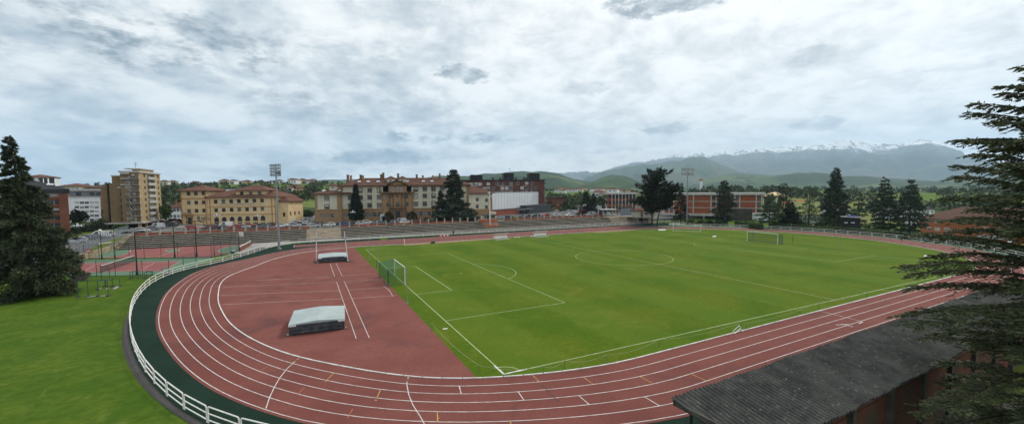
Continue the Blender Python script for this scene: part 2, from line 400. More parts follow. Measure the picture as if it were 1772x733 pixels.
C0 = (8, 3); CR = (75, 3)
def polar(center, pts, degs=True):
    L = []
    for p in pts:
        a = math.degrees(math.atan2(p[1]-center[1], p[0]-center[0])) % 360
        L.append((a, math.hypot(p[0]-center[0], p[1]-center[1])))
    L.sort(); A = [l[0] for l in L]; Rr = [l[1] for l in L]
    def f(a):
        a = a % 360
        if a <= A[0]: return Rr[0]
        if a >= A[-1]: return Rr[-1]
        i = max(k for k in range(len(A)) if A[k] <= a); i = min(i, len(A)-2)
        t = (a-A[i])/(A[i+1]-A[i])
        g_ = lambda k: (Rr[min(k+1, len(A)-1)]-Rr[max(k-1, 0)])/(A[min(k+1, len(A)-1)]-A[max(k-1, 0)])
        h = A[i+1]-A[i]
        return (2*t**3-3*t*t+1)*Rr[i]+(t**3-2*t*t+t)*h*g_(i)+(-2*t**3+3*t*t)*Rr[i+1]+(t**3-t*t)*h*g_(i+1)
    def sm(a): return sum(f(a+d)*w for d, w in ((-6, .1), (-3, .2), (0, .4), (3, .2), (6, .1)))
    return sm
px = lambda L: [G(*p) for p in L]
kerbL = polar(C0, [Vector((8.02, -37.8)), Vector((7.9, 41.0))]+px([(753, 655.9), (700, 650.5), (594, 633), (502.7, 613.6), (453.5, 594.4), (406.8, 566.5), (384, 536), (378.8, 507), (382.5, 490), (396.5, 477), (440, 461.2), (475.5, 447.6), (510.9, 439.2), (546, 433.8), (599.6, 428.4)]))
outL = polar(C0, [Vector((8.02, -45.4)), Vector((7.9, 49))]+px([(542.9, 733), (460.2, 707), (381.8, 677.3), (336.4, 645.5), (290.9, 595.5), (275.5, 550), (284, 518), (313.6, 486.4), (359, 463.6), (440, 445.5), (500, 432.5)]))
fence_px = [(380, 742), (361, 734), (332, 716), (323, 710), (291, 684), (268, 662), (250, 638), (237, 612), (229, 588), (226, 566), (228, 544), (236, 520), (250, 502), (270, 486), (305, 471.5), (345, 461), (381.8, 454.5), (410, 446), (440, 438), (480, 425)]
fenL = polar(C0, [Vector((8.02, -49.5)), Vector((7.9, 57.4))]+px(fence_px)+[Vector((-10.5, 58.2))])
pathL = polar(C0, [Vector((8.02, -52)), Vector((7.9, 57.6))]+px([(350, 745), (332, 733), (291, 705), (268, 688), (245, 665), (227, 636), (214, 609), (212.5, 582), (219, 550), (228, 530), (245, 503), (270, 483), (345, 458.5), (410, 443), (480, 422)]))
ST = []   # stations: (kerb point, outer point, arc-ish id)
def pol(c, r, a): return Vector((c[0]+r*math.cos(math.radians(a)), c[1]+r*math.sin(math.radians(a)), 0))
for i in range(34):
    t = i/34; x = 75-67*t; ST.append((Vector((x, -36.3-1.5*t, 0)), Vector((x, -43.6-1.8*t, 0))))
for i in range(90):
    a = 270-180*i/90; ST.append((pol(C0, kerbL(a), a), pol(C0, outL(a), a)))
for i in range(34):
    t = i/34; x = 8+67*t; ST.append((Vector((x, 41+.4*t, 0)), Vector((x, 49+.4*t, 0))))
for i in range(60):
    a = 90-180*i/60; u = (a+90)/180
    rk = 38.6+.9*0 - 1.3*math.sin(math.radians(max(0, 90-abs(a))))
    rk = (38.4*u+39.3*(1-u)) - .9*math.cos(math.radians(a))
    ro = rk+7.3+.7*u
    ST.append((pol(CR, rk, a), pol(CR, ro, a)))
n = len(ST)
def ring(name, fa, fb, z, m, i0=0, i1=None, da=0, db=0, wrap=True):
    mb = MB(); rng = range(i0, (n if wrap else i1)) if i1 is None or wrap else range(i0, i1)
    I = list(range(i0, i1+1)) if i1 is not None else list(range(n))+[0]
    A, B = [], []
    for i in I:
        k, o = ST[i % n]; d = (o-k).normalized(); L = (o-k).length
        p = k+d*(L*fa+da); q = k+d*(L*fb+db)
        A.append(mb.pt((p.x, p.y, z))); B.append(mb.pt((q.x, q.y, z)))
    for i in range(len(A)-1): mb.f.append([A[i], A[i+1], B[i+1], B[i]]); mb.mi.append(0)
    return mb.build(name, m)
struct(ring('running_track', 0, 1, .006, M['track'], da=-.1, db=.25))
mb = MB()
for k in range(1, 7):
    for i in range(n):
        if k == 6 and 0: continue
        (a, b), (c, d) = ST[i], ST[(i+1) % n]
        w = .030
        def P(s, e):
            D = (s[1]-s[0]); L = D.length; D = D.normalized(); return s[0]+D*(L*k/6+e)
        p, q, r, s = P(ST[i], -w), P(ST[(i+1) % n], -w), P(ST[(i+1) % n], w), P(ST[i], w)
        mb.face([(v.x, v.y, .012) for v in (p, q, r, s)])
struct(mb.build('lane_lines', M['line']))
# raised white kerb on the inside of lane one
mb = MB()
for i in range(n):
    (k0, o0), (k1, o1) = ST[i], ST[(i+1) % n]
    d0 = (o0-k0).normalized(); d1 = (o1-k1).normalized()
    a, b, c, d = k0-d0*.05, k0+d0*.05, k1+d1*.05, k1-d1*.05
    g = (k1-k0)*.02
    a, b, c, d = a+g, b+g, c-g, d-g
    mb.prism([(p.x, p.y) for p in (a, b, c, d)], .008, .065)
o = mb.build('track_kerb', M['kerbw']); struct(o)
# infield turf, the D zone, far chute
inf = [s[0] for s in ST]
def clip_x(poly, x0, keep_right=True):
    out = []
    for i in range(len(poly)):
        p, q = poly[i], poly[(i+1) % len(poly)]
        ip = (p.x >= x0) == keep_right; iq = (q.x >= x0) == keep_right
        if ip: out.append(p)
        if ip != iq:
            t = (x0-p.x)/(q.x-p.x); out.append(p.lerp(q, t))
    return out
XD = -1.95
struct(sheet('pitch_turf', clip_x(inf, XD, True), .004, M['pitch']))
struct(sheet('inner_zone', clip_x(inf, XD, False), .004, M['dzone']))
mb = MB(); mb.face([(-14.6, 48.6, .003), (92, 49.2, .003), (92, 53.2, .003), (-14.4, 53.2, .003)]); struct(mb.build('sprint_chute', M['track']))
mb = MB()
for p, q in (((-14.5, 49.2), (-14.4, 53.1)), ((-14.4, 53.1), (92, 53.2)), ((-14, 50.6), (95, 50.9)), ((10, 43.2), (12, 53))):
    d = Vector((q[0]-p[0], q[1]-p[1], 0)).normalized(); s_ = Vector((-d.y, d.x, 0))*.05
    mb.face([(p[0]-s_.x, p[1]-s_.y, .014), (q[0]-s_.x, q[1]-s_.y, .014), (q[0]+s_.x, q[1]+s_.y, .014), (p[0]+s_.x, p[1]+s_.y, .014)])
struct(mb.build('chute_lines', M['line']))
# a bare sandy strip between kerb and turf on the far side, worn grass
struct(sheet('worn_strip', [(9, 38.6), (24, 38.9), (38, 40.2), (36, 40.9), (20, 40.8), (9, 40.7)], .010, M['sand']))
struct(sheet('worn_strip', [(66, 38.7), (80, 38.8), (84, 40.3), (66, 40.9)], .010, M['sand']))

# lane ticks, starting curves and staggered marks
def strip(mb, pts, w, z=.017):
    P_ = [Vector((p[0], p[1], 0)) for p in pts]
    for i in range(len(P_)-1):
        d = (P_[i+1]-P_[i]).normalized(); s = Vector((-d.y, d.x, 0))*w/2; e = d*.01
        mb.face([(P_[i].x-s.x, P_[i].y-s.y, z), (P_[i+1].x-s.x+e.x, P_[i+1].y-s.y+e.y, z), (P_[i+1].x+s.x+e.x, P_[i+1].y+s.y+e.y, z), (P_[i].x+s.x, P_[i].y+s.y, z)])
def gpts(L): return [G(*p) for p in L]
def lane_pos(p):
    best = None
    for i in range(n):
        a, b = ST[i], ST[(i+1) % n]; m_ = (a[0]+a[1])/2; dd = ((a[0]-p).length+(a[1]-p).length)
        if best is None or dd < best[0]: best = (dd, i)
    i = best[1]
    def fr(i): k, o = ST[i % n]; D = o-k; return (p-k).dot(D)/D.length_squared
    def sd(i): k, o = ST[i % n]; D = (o-k).normalized(); T = Vector((-D.y, D.x, 0)); return (p-k).dot(T)
    a, b = sd(i), sd(i+1)
    if a*b > 0: j = i-1; c = sd(j); i, a, b = (j, c, a) if a*c < 0 else (i, a, b)
    t = a/(a-b) if a != b else 0
    return i+min(max(t, 0), 1), fr(i)
def lane_pt(s, f):
    i = int(math.floor(s)); t = s-i; a, b = ST[i % n], ST[(i+1) % n]; k = a[0].lerp(b[0], t); o = a[1].lerp(b[1], t); return k.lerp(o, f)
def tick(mb, L, w):
    P, Q = G(*L[0]), G(*L[1]); (s0, f0), (s1, f1) = lane_pos(P), lane_pos(Q); k = math.floor((f0+f1)/2*6); k = min(max(k, 0), 5); sg = 1 if f1 > f0 else -1
    fa, fb = (k/6, (k+1)/6) if sg > 0 else ((k+1)/6, k/6)
    strip(mb, [lane_pt(s0, fa), lane_pt(s1, fb)], w)
mb = MB()
for L in ([(516, 620), (497, 637), (484, 653.5), (474.7, 669.5), (466.5, 687), (460.3, 706)], [(705.5, 655), (704, 665), (707.5, 683), (714.5, 700), (728.5, 722), (738, 740)], [(1420, 538), (1492, 556)]):
    strip(mb, gpts(L), .06)
for L in ([(705, 656), (701.5, 668)], [(795.3, 673.5), (799, 688.5)], [(901.5, 685.5), (912.5, 701.5)], [(1009.5, 691.5), (1029, 708)], [(1124.5, 692), (1151.5, 708)]): tick(mb, L, .06)
struct(mb.build('start_lines', M['line']))
mb = MB()
for L in ([(575.2, 647.5), (564, 658.5)], [(655.8, 678), (650, 692)], [(757, 706), (757.5, 724)], [(924.5, 652.5), (937, 664.5)], [(1014, 655.5), (1030, 667)], [(1112.5, 654), (1134, 665)], [(1199, 648), (1225, 659.5)], [(520, 618), (507, 627)], [(881, 725), (886, 737)]):
    tick(mb, L, .06)
for (x, y) in ((564, 658.5), (650, 692), (757.5, 723)):
    c = G(x, y); mb.face([(c.x-.08, c.y-.08, .018), (c.x+.1, c.y-.05, .018), (c.x+.01, c.y+.1, .018)])
struct(mb.build('yellow_marks', M['yline']))
mb = MB()
for L in ([(528, 669), (515, 681.5)], [(610.5, 706.5), (601, 723)], [(463, 634), (452, 640)], [(426, 598), (415, 603)]): strip(mb, gpts(L), .07)
struct(mb.build('orange_marks', M['oline']))
mb = MB()
for L in ([(937, 664.5), (967, 695)], [(506, 628), (470, 647.5)], [(473, 642), (465, 646)], [(1380, 540), (1400, 546)]): strip(mb, gpts(L), .06, .015)
struct(mb.build('dark_joints', M['dline']))
# faint lettering painted across the finish: broken white marks
mb = MB()
for L in ([(1446, 562), (1468, 560.5)], [(1455, 560), (1476, 565)], [(1486, 559.5), (1493, 556.5)]): strip(mb, gpts(L), .10)
struct(mb.build('finish_marks', M['line']))
# D-zone run up and javelin lines
mb = MB()
for L in ([(571.5, 456), (579, 478)], [(581.5, 455), (592, 477)], [(440, 485), (579, 478)], [(592, 477), (651, 473)], [(387, 496.5), (582.5, 487.5), (616.5, 585.5)], [(597, 487), (662, 482.5)], [(596, 487), (639, 584)],
          [(383, 510.5), (587, 502)], [(604, 501.5), (664.5, 497)], [(385, 526.5), (593, 516.5)], [(609.5, 515.8), (685, 510.7)], [(664, 495), (672, 500), (677, 507), (679.5, 512)]):
    strip(mb, gpts(L), .055, .010)
struct(mb.build('run_up_lines', M['line']))

# football markings
L_, W_, PD, PW, GD, GW, CRd = 83.8, 71.1, 14.12, 21.9, 4.65, 9.93, 8.92
mb = MB(); W2 = W_/2
for s in ([(0, -W2), (L_, -W2), (L_, W2), (0, W2), (0, -W2)], [(L_/2, -W2), (L_/2, W2)]): strip(mb, s, .11, .010)
for sx, x0 in ((1, 0), (-1, L_)):
    for d, w in ((PD, PW), (GD, GW)): strip(mb, [(x0, -w), (x0+sx*d, -w), (x0+sx*d, w), (x0, w)], .11, .0105)
    cxx = x0+sx*9.4; R_ = 8.6; ph = math.acos((PD-9.4)/R_)
    strip(mb, [(cxx+sx*R_*math.cos(t), R_*math.sin(t)) for t in [(-1+2*i/24)*ph for i in range(25)]], .11, .011)
    mb.face([(cxx-.15, -.15, .011), (cxx+.15, -.15, .011), (cxx+.15, .15, .011), (cxx-.15, .15, .011)])
    for sy in (-1, 1): strip(mb, [(x0+sx*1.2*math.cos(t), sy*(W2-1.2*math.sin(t))) for t in [i/8*math.pi/2 for i in range(9)]], .11, .0115)
strip(mb, [(L_/2+CRd*math.cos(2*math.pi*i/64), CRd*math.sin(2*math.pi*i/64)) for i in range(65)], .11, .0112)
struct(mb.build('pitch_lines', M['gline']))
# white corner apex paint at the near left corner
mb = MB(); strip(mb, [(-.05, -W2+1.6), (-.05, -W2), (1.8, -W2)], .16, .0125); struct(mb.build('corner_paint', M['line']))

# green verge, asphalt path round the left bend, far verge
def band(name, fa, fb, a0, a1, z, m, k=90):
    mb = MB(); A, B = [], []
    for i in range(k+1):
        a = a0+(a1-a0)*i/k; p, q = pol(C0, fa(a), a), pol(C0, fb(a), a)
        A.append(mb.pt((p.x, p.y, z))); B.append(mb.pt((q.x, q.y, z)))
    for i in range(k): mb.f.append([A[i], A[i+1], B[i+1], B[i]]); mb.mi.append(0)
    return mb.build(name, m)
struct(band('green_verge', lambda a: outL(a)+.1, lambda a: fenL(a)+.12, 270, 92, -.004, M['verge']))
struct(band('perimeter_path', fenL, pathL, 270, 120, -.010, M['path']))
struct(sheet('green_verge', [(7.9, 48.5), (112, 46), (112, 57), (7.9, 57.6)], -.006, M['verge']))
struct(sheet('green_verge', [(8.02, -44), (8.02, -50), (40, -48.5), (40, -43)], -.006, M['greenhard']))
mb = MB(); A, B = [], []
for i in range(41):
    a = 90-180*i/40; p, q = pol(CR, 44, a), pol(CR, 50.5, a); A.append(mb.pt((p.x, p.y, -.008))); B.append(mb.pt((q.x, q.y, -.008)))
for i in range(40): mb.f.append([A[i], A[i+1], B[i+1], B[i]]); mb.mi.append(0)
struct(mb.build('green_verge', M['greenhard']))
# terrace apron between courts and fence
struct(sheet('court_apron', [(-33, 44), (-24.5, 44), (-17, 57), (-12, 59.6), (110, 56.5), (110, 60), (-12, 64), (-26, 64.5)], -.012, M['concreteg']))

# raised street level behind the stand and beside the courts
PL = [(-51.6, 30), (-51.6, 72.6), (-12, 70.6), (104, 66.2), (106, 62), (136, 66), (160, 58), (185, 62), (300, 180), (200, 330), (-180, 380), (-330, 200), (-300, 20), (-62, 12)]
mb = MB(); mb.prism(PL, -.5, 1.0); struct(mb.build('street', M['asphalt']))
GZ = 1.0
def gz(px_, py_): return G(px_, py_, GZ)
# ------------------------------------------------------------------ hills, mountains, haze
def hor_dir(px_, py_):
    d = ray(px_, py_); return d
def hill(name, pts, D, D0, back, m, nz=0.0, z0=-1.0, nfreq=.01, power=1.0, nr=36, step=7, px0=None, px1=None, ridge=0, zfoot=None, front=None):
    """ridge at horizontal distance D whose crest follows the surveyed skyline; foot at D0; closed behind by a back slope"""
    xs = [p[0] for p in pts]; ys = [p[1] for p in pts]
    px0 = xs[0] if px0 is None else px0; px1 = xs[-1] if px1 is None else px1
    cols = []; x = px0
    while x <= px1+.1: cols.append(x); x += step
    def crest(x): 
        y = float(np.interp(x, xs, ys)); d = ray(x, y); hl = math.hypot(d.x, d.y)
        return d.x/hl, d.y/hl, EYE.z+d.z/hl*D
    edge = lambda x: min(1, max(0, (x-px0)/(40+.0)), 1) if 0 else 1
    mb = MB(); ids = {}
    T = [i/nr for i in range(nr+1)]+[1+.25*i for i in range(1, 5)]
    def height(x, t):
        ux, uy, zc = crest(x)
        zf = z0 if zfoot is None else zfoot(x)
        if t <= 1:
            r = D0+(D-D0)*t; s = t**power; s = s*s*(3-2*s) if power == 1.0 else s
            z = zf+(zc-zf)*s
        else:
            r = D+back*(t-1); z = zf+(zc-zf)*max(0, 1-(t-1))
        X, Y = EYE.x+ux*r, EYE.y+uy*r
        if nz:
            v = noise.fractal(Vector((X*nfreq, Y*nfreq, 1.7)), .9, 2.1, 6)
            if ridge: v = 1-2*abs(noise.fractal(Vector((X*nfreq, Y*nfreq, 4.1)), .85, 2.1, 7))-.5
            z += v*nz*min(1, 4*t*(1.12-min(t, 1.0)))
        return X, Y, z
    for j, x in enumerate(cols):
        for i, t in enumerate(T): ids[i, j] = mb.pt(height(x, t))
    for i in range(len(T)-1):
        for j in range(len(cols)-1): mb.f.append([ids[i, j], ids[i, j+1], ids[i+1, j+1], ids[i+1, j]]); mb.mi.append(0)
    o = mb.build(name, m, smooth=True, fix=False); struct(o)
    return height
def hill_mat(name, greens, wood, fsc, wsc, wlo=.45, amount=.8, snow=None, rock=None, hedge=True):
    m = bpy.data.materials.new(name); m.use_nodes = True; N = NT(m.node_tree)
    g = N.n('ShaderNodeNewGeometry'); p = g.outputs['Position']
    vo = N.n('ShaderNodeTexVoronoi', Vector=p, Scale=fsc); vo.inputs['Randomness'].default_value = .9
    sp = N.n('ShaderNodeSeparateColor', i0=vo.outputs['Color'])
    col = N.mix(sp.outputs[0], greens[0], greens[1]); col = N.mix(N.ramp(sp.outputs[1], .7, .8), col, greens[2])
    if hedge:
        v2 = N.n('ShaderNodeTexVoronoi', Vector=p, Scale=fsc, _feature='DISTANCE_TO_EDGE'); v2.inputs['Randomness'].default_value = .9
        col = N.mix(N.m('MULTIPLY', N.m('SUBTRACT', 1.0, N.ramp(v2.outputs[0], .03, .07)), .8), col, wood[0])
    w = N.ramp(N.noise(p, wsc, 6, .62, .6), wlo, wlo+.07)
    wc = N.mix(N.noise(p, wsc*12, 4, .6), wood[0], wood[1])
    col = N.mix(N.m('MULTIPLY', w, amount), col, wc)
    if rock:
        z = N.n('ShaderNodeSeparateXYZ', i0=p).outputs[2]
        f = N.ramp(N.m('ADD', z, N.m('MULTIPLY', N.noise(p, rock[2], 6, .65), rock[3])), rock[0], rock[1])
        col = N.mix(f, col, rock[4])
    if snow:
        z = N.n('ShaderNodeSeparateXYZ', i0=p).outputs[2]
        nn = N.noise(p, snow[2], 9, .75, .6)
        f = N.ramp(N.m('ADD', z, N.m('MULTIPLY', nn, snow[3])), snow[0], snow[1])
        f = N.m('MULTIPLY', f, N.ramp(N.noise(p, snow[2]*4, 6, .7), .42, .50))
        col = N.mix(f, col, (.9, .91, .93))
    b = N.n('ShaderNodeBsdfPrincipled', Base__Color=col, Roughness=.95); b.inputs['Specular IOR Level'].default_value = .05
    N.n('ShaderNodeOutputMaterial', Surface=b); return m
GW = ((.115, .17, .035), (.09, .145, .03), (.16, .18, .06)); WD = ((.022, .042, .018), (.04, .06, .022))
M['hill1'] = hill_mat('field_and_wood', GW, WD, .012, .006, .52, .85)
M['hill2'] = hill_mat('far_green_hill', ((.06, .10, .03), (.05, .085, .028), (.10, .125, .045)), WD, .004, .0022, .44, .85)
M['hill3'] = hill_mat('mountain_slope', ((.07, .09, .04), (.05, .075, .033), (.10, .10, .055)), ((.03, .048, .026), (.045, .06, .03)), .0016, .0011, .46, .8, hedge=False,
                      rock=(700, 1300, .002, 500, (.13, .12, .10)))
M['snow'] = hill_mat('snowy_range', ((.08, .085, .055), (.06, .07, .045), (.11, .10, .07)), ((.05, .06, .04), (.06, .065, .045)), .001, .0006, .5, .6, hedge=False,
                     rock=(500, 1000, .001, 400, (.13, .125, .12)), snow=(900, 980, .0015, 420))
H1 = hill('hillside', [(-300, 322), (60, 322), (200, 324), (300, 321), (400, 320), (470, 318), (545, 317), (620, 316), (760, 320), (850, 325), (950, 330), (1060, 332.5), (1250, 334), (1420, 334.5)], 640, 235, 300, M['hill1'], nz=2.0, nfreq=.012, step=10, z0=.2)
# low woodland rise on the right, beyond the school
H1b = hill('wooded_rise', [(1180, 333), (1230, 326), (1330, 325.5), (1400, 327), (1480, 330), (1560, 332), (1900, 335)], 520, 330, 260, M['hill1'], nz=2, nfreq=.012, step=10, z0=-9, power=1.0)
H1c = hill('valley_side', [(1300, 330), (1450, 327), (1600, 327), (1750, 325), (2000, 324)], 1500, 560, 700, M['hill1'], nz=5, nfreq=.006, step=12, z0=-9.4, power=1.2)
H2 = hill('green_hill', [(640, 322), (700, 316), (800, 308.5), (845, 303), (902, 296), (918, 298), (936, 296), (967, 298), (987, 306), (1022, 314), (1060, 320), (1160, 326)], 2900, 1300, 1500, M['hill2'], nz=38, nfreq=.0022, step=6, z0=0)
H2b = hill('green_hill', [(960, 326), (1000, 320), (1015, 316), (1040, 307), (1058, 302.7), (1082, 306), (1108, 316), (1150, 323), (1200, 328)], 2300, 1300, 1200, M['hill2'], nz=28, nfreq=.0025, step=5, z0=0)
H3 = hill('foothill', [(1150, 326), (1198, 320), (1228, 309), (1266, 301), (1300, 303), (1345, 305), (1418, 303), (1500, 301), (1560, 304), (1640, 312), (1720, 318), (1900, 322)], 4200, 2000, 2200, M['hill2'], nz=60, nfreq=.0014, step=6, z0=0)
H4 = hill('mountain', [(1010, 314), (1052, 300), (1067, 297), (1113, 287.6), (1127, 289.5), (1152, 283.7), (1200, 276), (1219, 276), (1238, 285), (1267, 297), (1310, 312), (1400, 322)], 6800, 3800, 3000, M['hill3'], nz=150, nfreq=.0009, step=5, z0=0, ridge=1, power=.9)
H5 = hill('snowy_range', [(820, 318), (900, 306), (985, 304), (1018, 301), (1031, 303), (1045, 299), (1060, 296), (1094, 285.6), (1123, 280), (1161, 272), (1190, 270), (1217, 268), (1232, 269), (1255, 265.5), (1270, 266.5), (1296, 262), (1330, 261), (1380, 257), (1400, 255), (1430, 251), (1448, 247.5), (1470, 246), (1482, 248), (1500, 249.5), (1530, 253), (1552, 256), (1575, 250), (1592, 246), (1610, 248), (1640, 260), (1680, 273), (1720, 283), (1800, 296), (1950, 310)],
          11500, 6500, 1200, M['snow'], nz=260, nfreq=.0007, step=4, z0=0, ridge=1, power=.85, nr=56)
H6 = hill('far_hill', [(-400, 316), (100, 322), (250, 326), (420, 316), (480, 317), (560, 312), (640, 315), (760, 318), (860, 322)], 5200, 2600, 2200, M['hill2'], nz=40, nfreq=.0014, step=10, z0=0)
# air
mb = MB(); HZ = MB()
c_, s_ = math.cos(CAM['yaw']), math.sin(CAM['yaw'])
HZ.box((EYE.x+FW.x*3500, EYE.y+FW.y*3500, 690), (16600, 29600, 1460), CAM['yaw'])
hz = HZ.build('haze', M['white'])
m = bpy.data.materials.new('haze_air'); m.use_nodes = True; N = NT(m.node_tree)
pv = N.n('ShaderNodeVolumePrincipled', Density=HAZE if 'HAZE' in globals() else 8.8e-5); pv.inputs['Color'].default_value = (.56, .78, 1.0, 1); pv.inputs['Anisotropy'].default_value = .45
N.n('ShaderNodeOutputMaterial', _dummy=None) if 0 else None
om = m.node_tree.nodes.new('ShaderNodeOutputMaterial'); m.node_tree.links.new(pv.outputs[0], om.inputs['Volume'])
hz.data.materials.clear(); hz.data.materials.append(m); hz['kind'] = 'stuff'; hz['label'] = 'pale bluish haze lying over the valley and the mountains'
# ------------------------------------------------------------------ building toolkit
class Bld:
    """front wall from A to B (left to right as seen from the stadium); local x along it, y into the block"""
    def __init__(s, name, label, cat, A, B, depth, group=None):
        s.A = Vector(A); B = Vector(B); B.z = s.A.z; s.w = (B-s.A).length; s.d = depth
        s.rz = facing(s.A, B); s.root = thing(name, label, cat, s.A, s.rz, group)
        s.wall = MB(); s.trim = MB(); s.mats = []; s.ws = 0
    def uz(s, px_, py_, off=0.0):
        """local (u,z) of the surveyed point on the front plane (off = metres in front of it)"""
        d = ray(px_, py_); c, sn = math.cos(s.rz), math.sin(s.rz)
        nx, ny = -sn, c
        t = ((s.A.x-nx*off-EYE.x)*nx+(s.A.y-ny*off-EYE.y)*ny)/(d.x*nx+d.y*ny)
        p = EYE+d*t
        return (p.x-s.A.x)*c+(p.y-s.A.y)*sn, p.z-s.A.z
    def side_uz(s, px_, py_, x):
        """local (y,z) on the side plane x=const"""
        d = ray(px_, py_); c, sn = math.cos(s.rz), math.sin(s.rz)
        ox = s.A.x+c*x; oy = s.A.y+sn*x
        t = ((ox-EYE.x)*c+(oy-EYE.y)*sn)/(d.x*c+d.y*sn); p = EYE+d*t
        return -(p.x-s.A.x)*sn+(p.y-s.A.y)*c, p.z-s.A.z
def facade(mb, kind, pos, u0, u1, z0, z1, rects, rec=.18, lip=None):
    """kind: 'f' front at y=pos, 'r' right side at x=pos, 'l' left side at x=pos, 'b' back at y=pos; rects = (ua,za,ub,zb)"""
    def P(u, z, dn=0):
        if kind == 'f': return (u, pos+dn, z)
        if kind == 'r': return (pos-dn, u, z)
        if kind == 'l': return (pos+dn, u, z)
        return (u, pos-dn, z)
    us = sorted({u0, u1} | {min(max(r[0], u0), u1) for r in rects} | {min(max(r[2], u0), u1) for r in rects})
    zs = sorted({z0, z1} | {min(max(r[1], z0), z1) for r in rects} | {min(max(r[3], z0), z1) for r in rects})
    for i in range(len(us)-1):
        for j in range(len(zs)-1):
            cu, cz = (us[i]+us[i+1])/2, (zs[j]+zs[j+1])/2
            if any(r[0] < cu < r[2] and r[1] < cz < r[3] for r in rects): continue
            mb.face([P(us[i], zs[j]), P(us[i+1], zs[j]), P(us[i+1], zs[j+1]), P(us[i], zs[j+1])])
    for (a, b, c, d) in rects:
        for q in (((a, b), (c, b)), ((c, b), (c, d)), ((c, d), (a, d)), ((a, d), (a, b))):
            mb.face([P(*q[0]), P(*q[0], rec), P(*q[1], rec), P(*q[1])])
WC = {}
def win_mesh(w, h, style, fm, gm):
    k = (round(w, 1), round(h, 1), style, fm.name, gm.name)
    if k in WC: return WC[k]
    w, h = k[0], k[1]
    mb = MB(); t = .07
    mb.cur = 0
    mb.b2(-w/2, -.03, 0, w/2, .05, t); mb.b2(-w/2, -.03, h-t, w/2, .05, h)
    mb.b2(-w/2, -.03, t, -w/2+t, .05, h-t); mb.b2(w/2-t, -.03, t, w/2, .05, h-t)
    if style in ('pair', 'sill', 'cross'): mb.b2(-t/2, -.028, t, t/2, .05, h-t)
    if style == 'cross': mb.b2(-w/2+t, -.026, h*.68, w/2-t, .05, h*.68+t*.8)
    if style == 'sill': mb.b2(-w/2-.1, -.28, -.12, w/2+.1, -.04, -.01)
    if style == 'long':
        k2 = max(2, int(w/1.1))
        for i in range(1, k2): mb.b2(-w/2+w*i/k2-t/2, -.028, t, -w/2+w*i/k2+t/2, .05, h-t)
    mb.cur = 1
    mb.face([(-w/2+t, .02, t), (w/2-t, .02, t), (w/2-t, .02, h-t), (-w/2+t, .02, h-t)])
    if style in ('blind', 'half'):
        mb.cur = 2; zz = t if style == 'blind' else h*.5
        mb.b2(-w/2+t, -.02, zz, w/2-t, .01, h-t)
    if style == 'arch':
        mb.cur = 0
        for i in range(1, 3): mb.b2(-w/2+w*i/3-.03, -.028, t, -w/2+w*i/3+.03, .05, h-t)
        mb.b2(-w/2+t, -.027, h*.55, w/2-t, .05, h*.55+.06)
        mb.cur = 3
        for sg in (-1, 1):
            P_ = [(sg*w/2, -.17, h)]+[(sg*w/2*math.cos(a), -.17, h-w/2+w/2*math.sin(a)) for a in [i/8*math.pi/2 for i in range(9)]]
            mb.face(P_)
            for i in range(1, 9):
                p, q = P_[i], P_[i+1]; mb.face([p, q, (q[0], .04, q[2]), (p[0], .04, p[2])])
    me = mb.mesh('window', [fm, gm, M['blind'], M['p_yellow']]); WC[k] = me; return me
def put_windows(root, kind, pos, rects, style='pair', fm=None, gms=None, rec=.18, name='window', styles=None, spand=None):
    fm = fm or M['white']
    for (a, b, c, d) in rects:
        st = rnd.choice(styles) if styles else style
        gm = rnd.choice(gms or [M['glass'], M['glass'], M['glass2']])
        me = win_mesh(c-a, d-b, st, fm, gm)
        o = link(name, me, root); u = (a+c)/2
        sc = ((c-a)/round(c-a, 1), 1, (d-b)/round(d-b, 1)); o.scale = sc
        if kind == 'f': o.location = (u, pos+rec, b)
        elif kind == 'r': o.location = (pos-rec, u, b); o.rotation_euler = (0, 0, math.pi/2)
        elif kind == 'l': o.location = (pos+rec, u, b); o.rotation_euler = (0, 0, -math.pi/2)
def rect_px(b, L, w=None, h=None):
    """list of (cx,cy) pixel centres -> rects of metres w x h on the front plane"""
    out = []
    for (x, y) in L:
        u, z = b.uz(x, y); out.append((u-w/2, z-h/2, u+w/2, z+h/2))
    return out
def hip(mb, x0, y0, x1, y1, z, h, ov=.6, ridge_axis='x', inset=None, th=.25):
    x0 -= ov; x1 += ov; y0 -= ov; y1 += ov
    if ridge_axis == 'x':
        i = (y1-y0)/2 if inset is None else inset; i = min(i, (x1-x0)/2-.01); ym = (y0+y1)/2; R0, R1 = (x0+i, ym, z+h), (x1-i, ym, z+h)
    else:
        i = (x1-x0)/2 if inset is None else inset; i = min(i, (y1-y0)/2-.01); xm = (x0+x1)/2; R0, R1 = (xm, y0+i, z+h), (xm, y1-i, z+h)
    a, b, c, d = (x0, y0, z), (x1, y0, z), (x1, y1, z), (x0, y1, z)
    if ridge_axis == 'x':
        mb.face([a, b, R1, R0]); mb.face([b, c, R1]); mb.face([c, d, R0, R1]); mb.face([d, a, R0])
    else:
        mb.face([a, b, R0]); mb.face([b, c, R1, R0]); mb.face([c, d, R1]); mb.face([d, a, R0, R1])
    al, bl, cl, dl = [(p[0], p[1], p[2]-th) for p in (a, b, c, d)]
    for p, q, r, s in ((a, b, bl, al), (b, c, cl, bl), (c, d, dl, cl), (d, a, al, dl)): mb.face([p, q, r, s])
    mb.face([dl, cl, bl, al])
def chimney(root, x, y, z, h=1.6, w=.8, m=None):
    mb = MB(); mb.b2(x-w/2, y-w/2, z-.8, x+w/2, y+w/2, z+h); mb.b2(x-w/2-.1, y-w/2-.1, z+h, x+w/2+.1, y+w/2+.1, z+h+.15)
    mb.build('chimney', m or M['p_tan_d'], root)
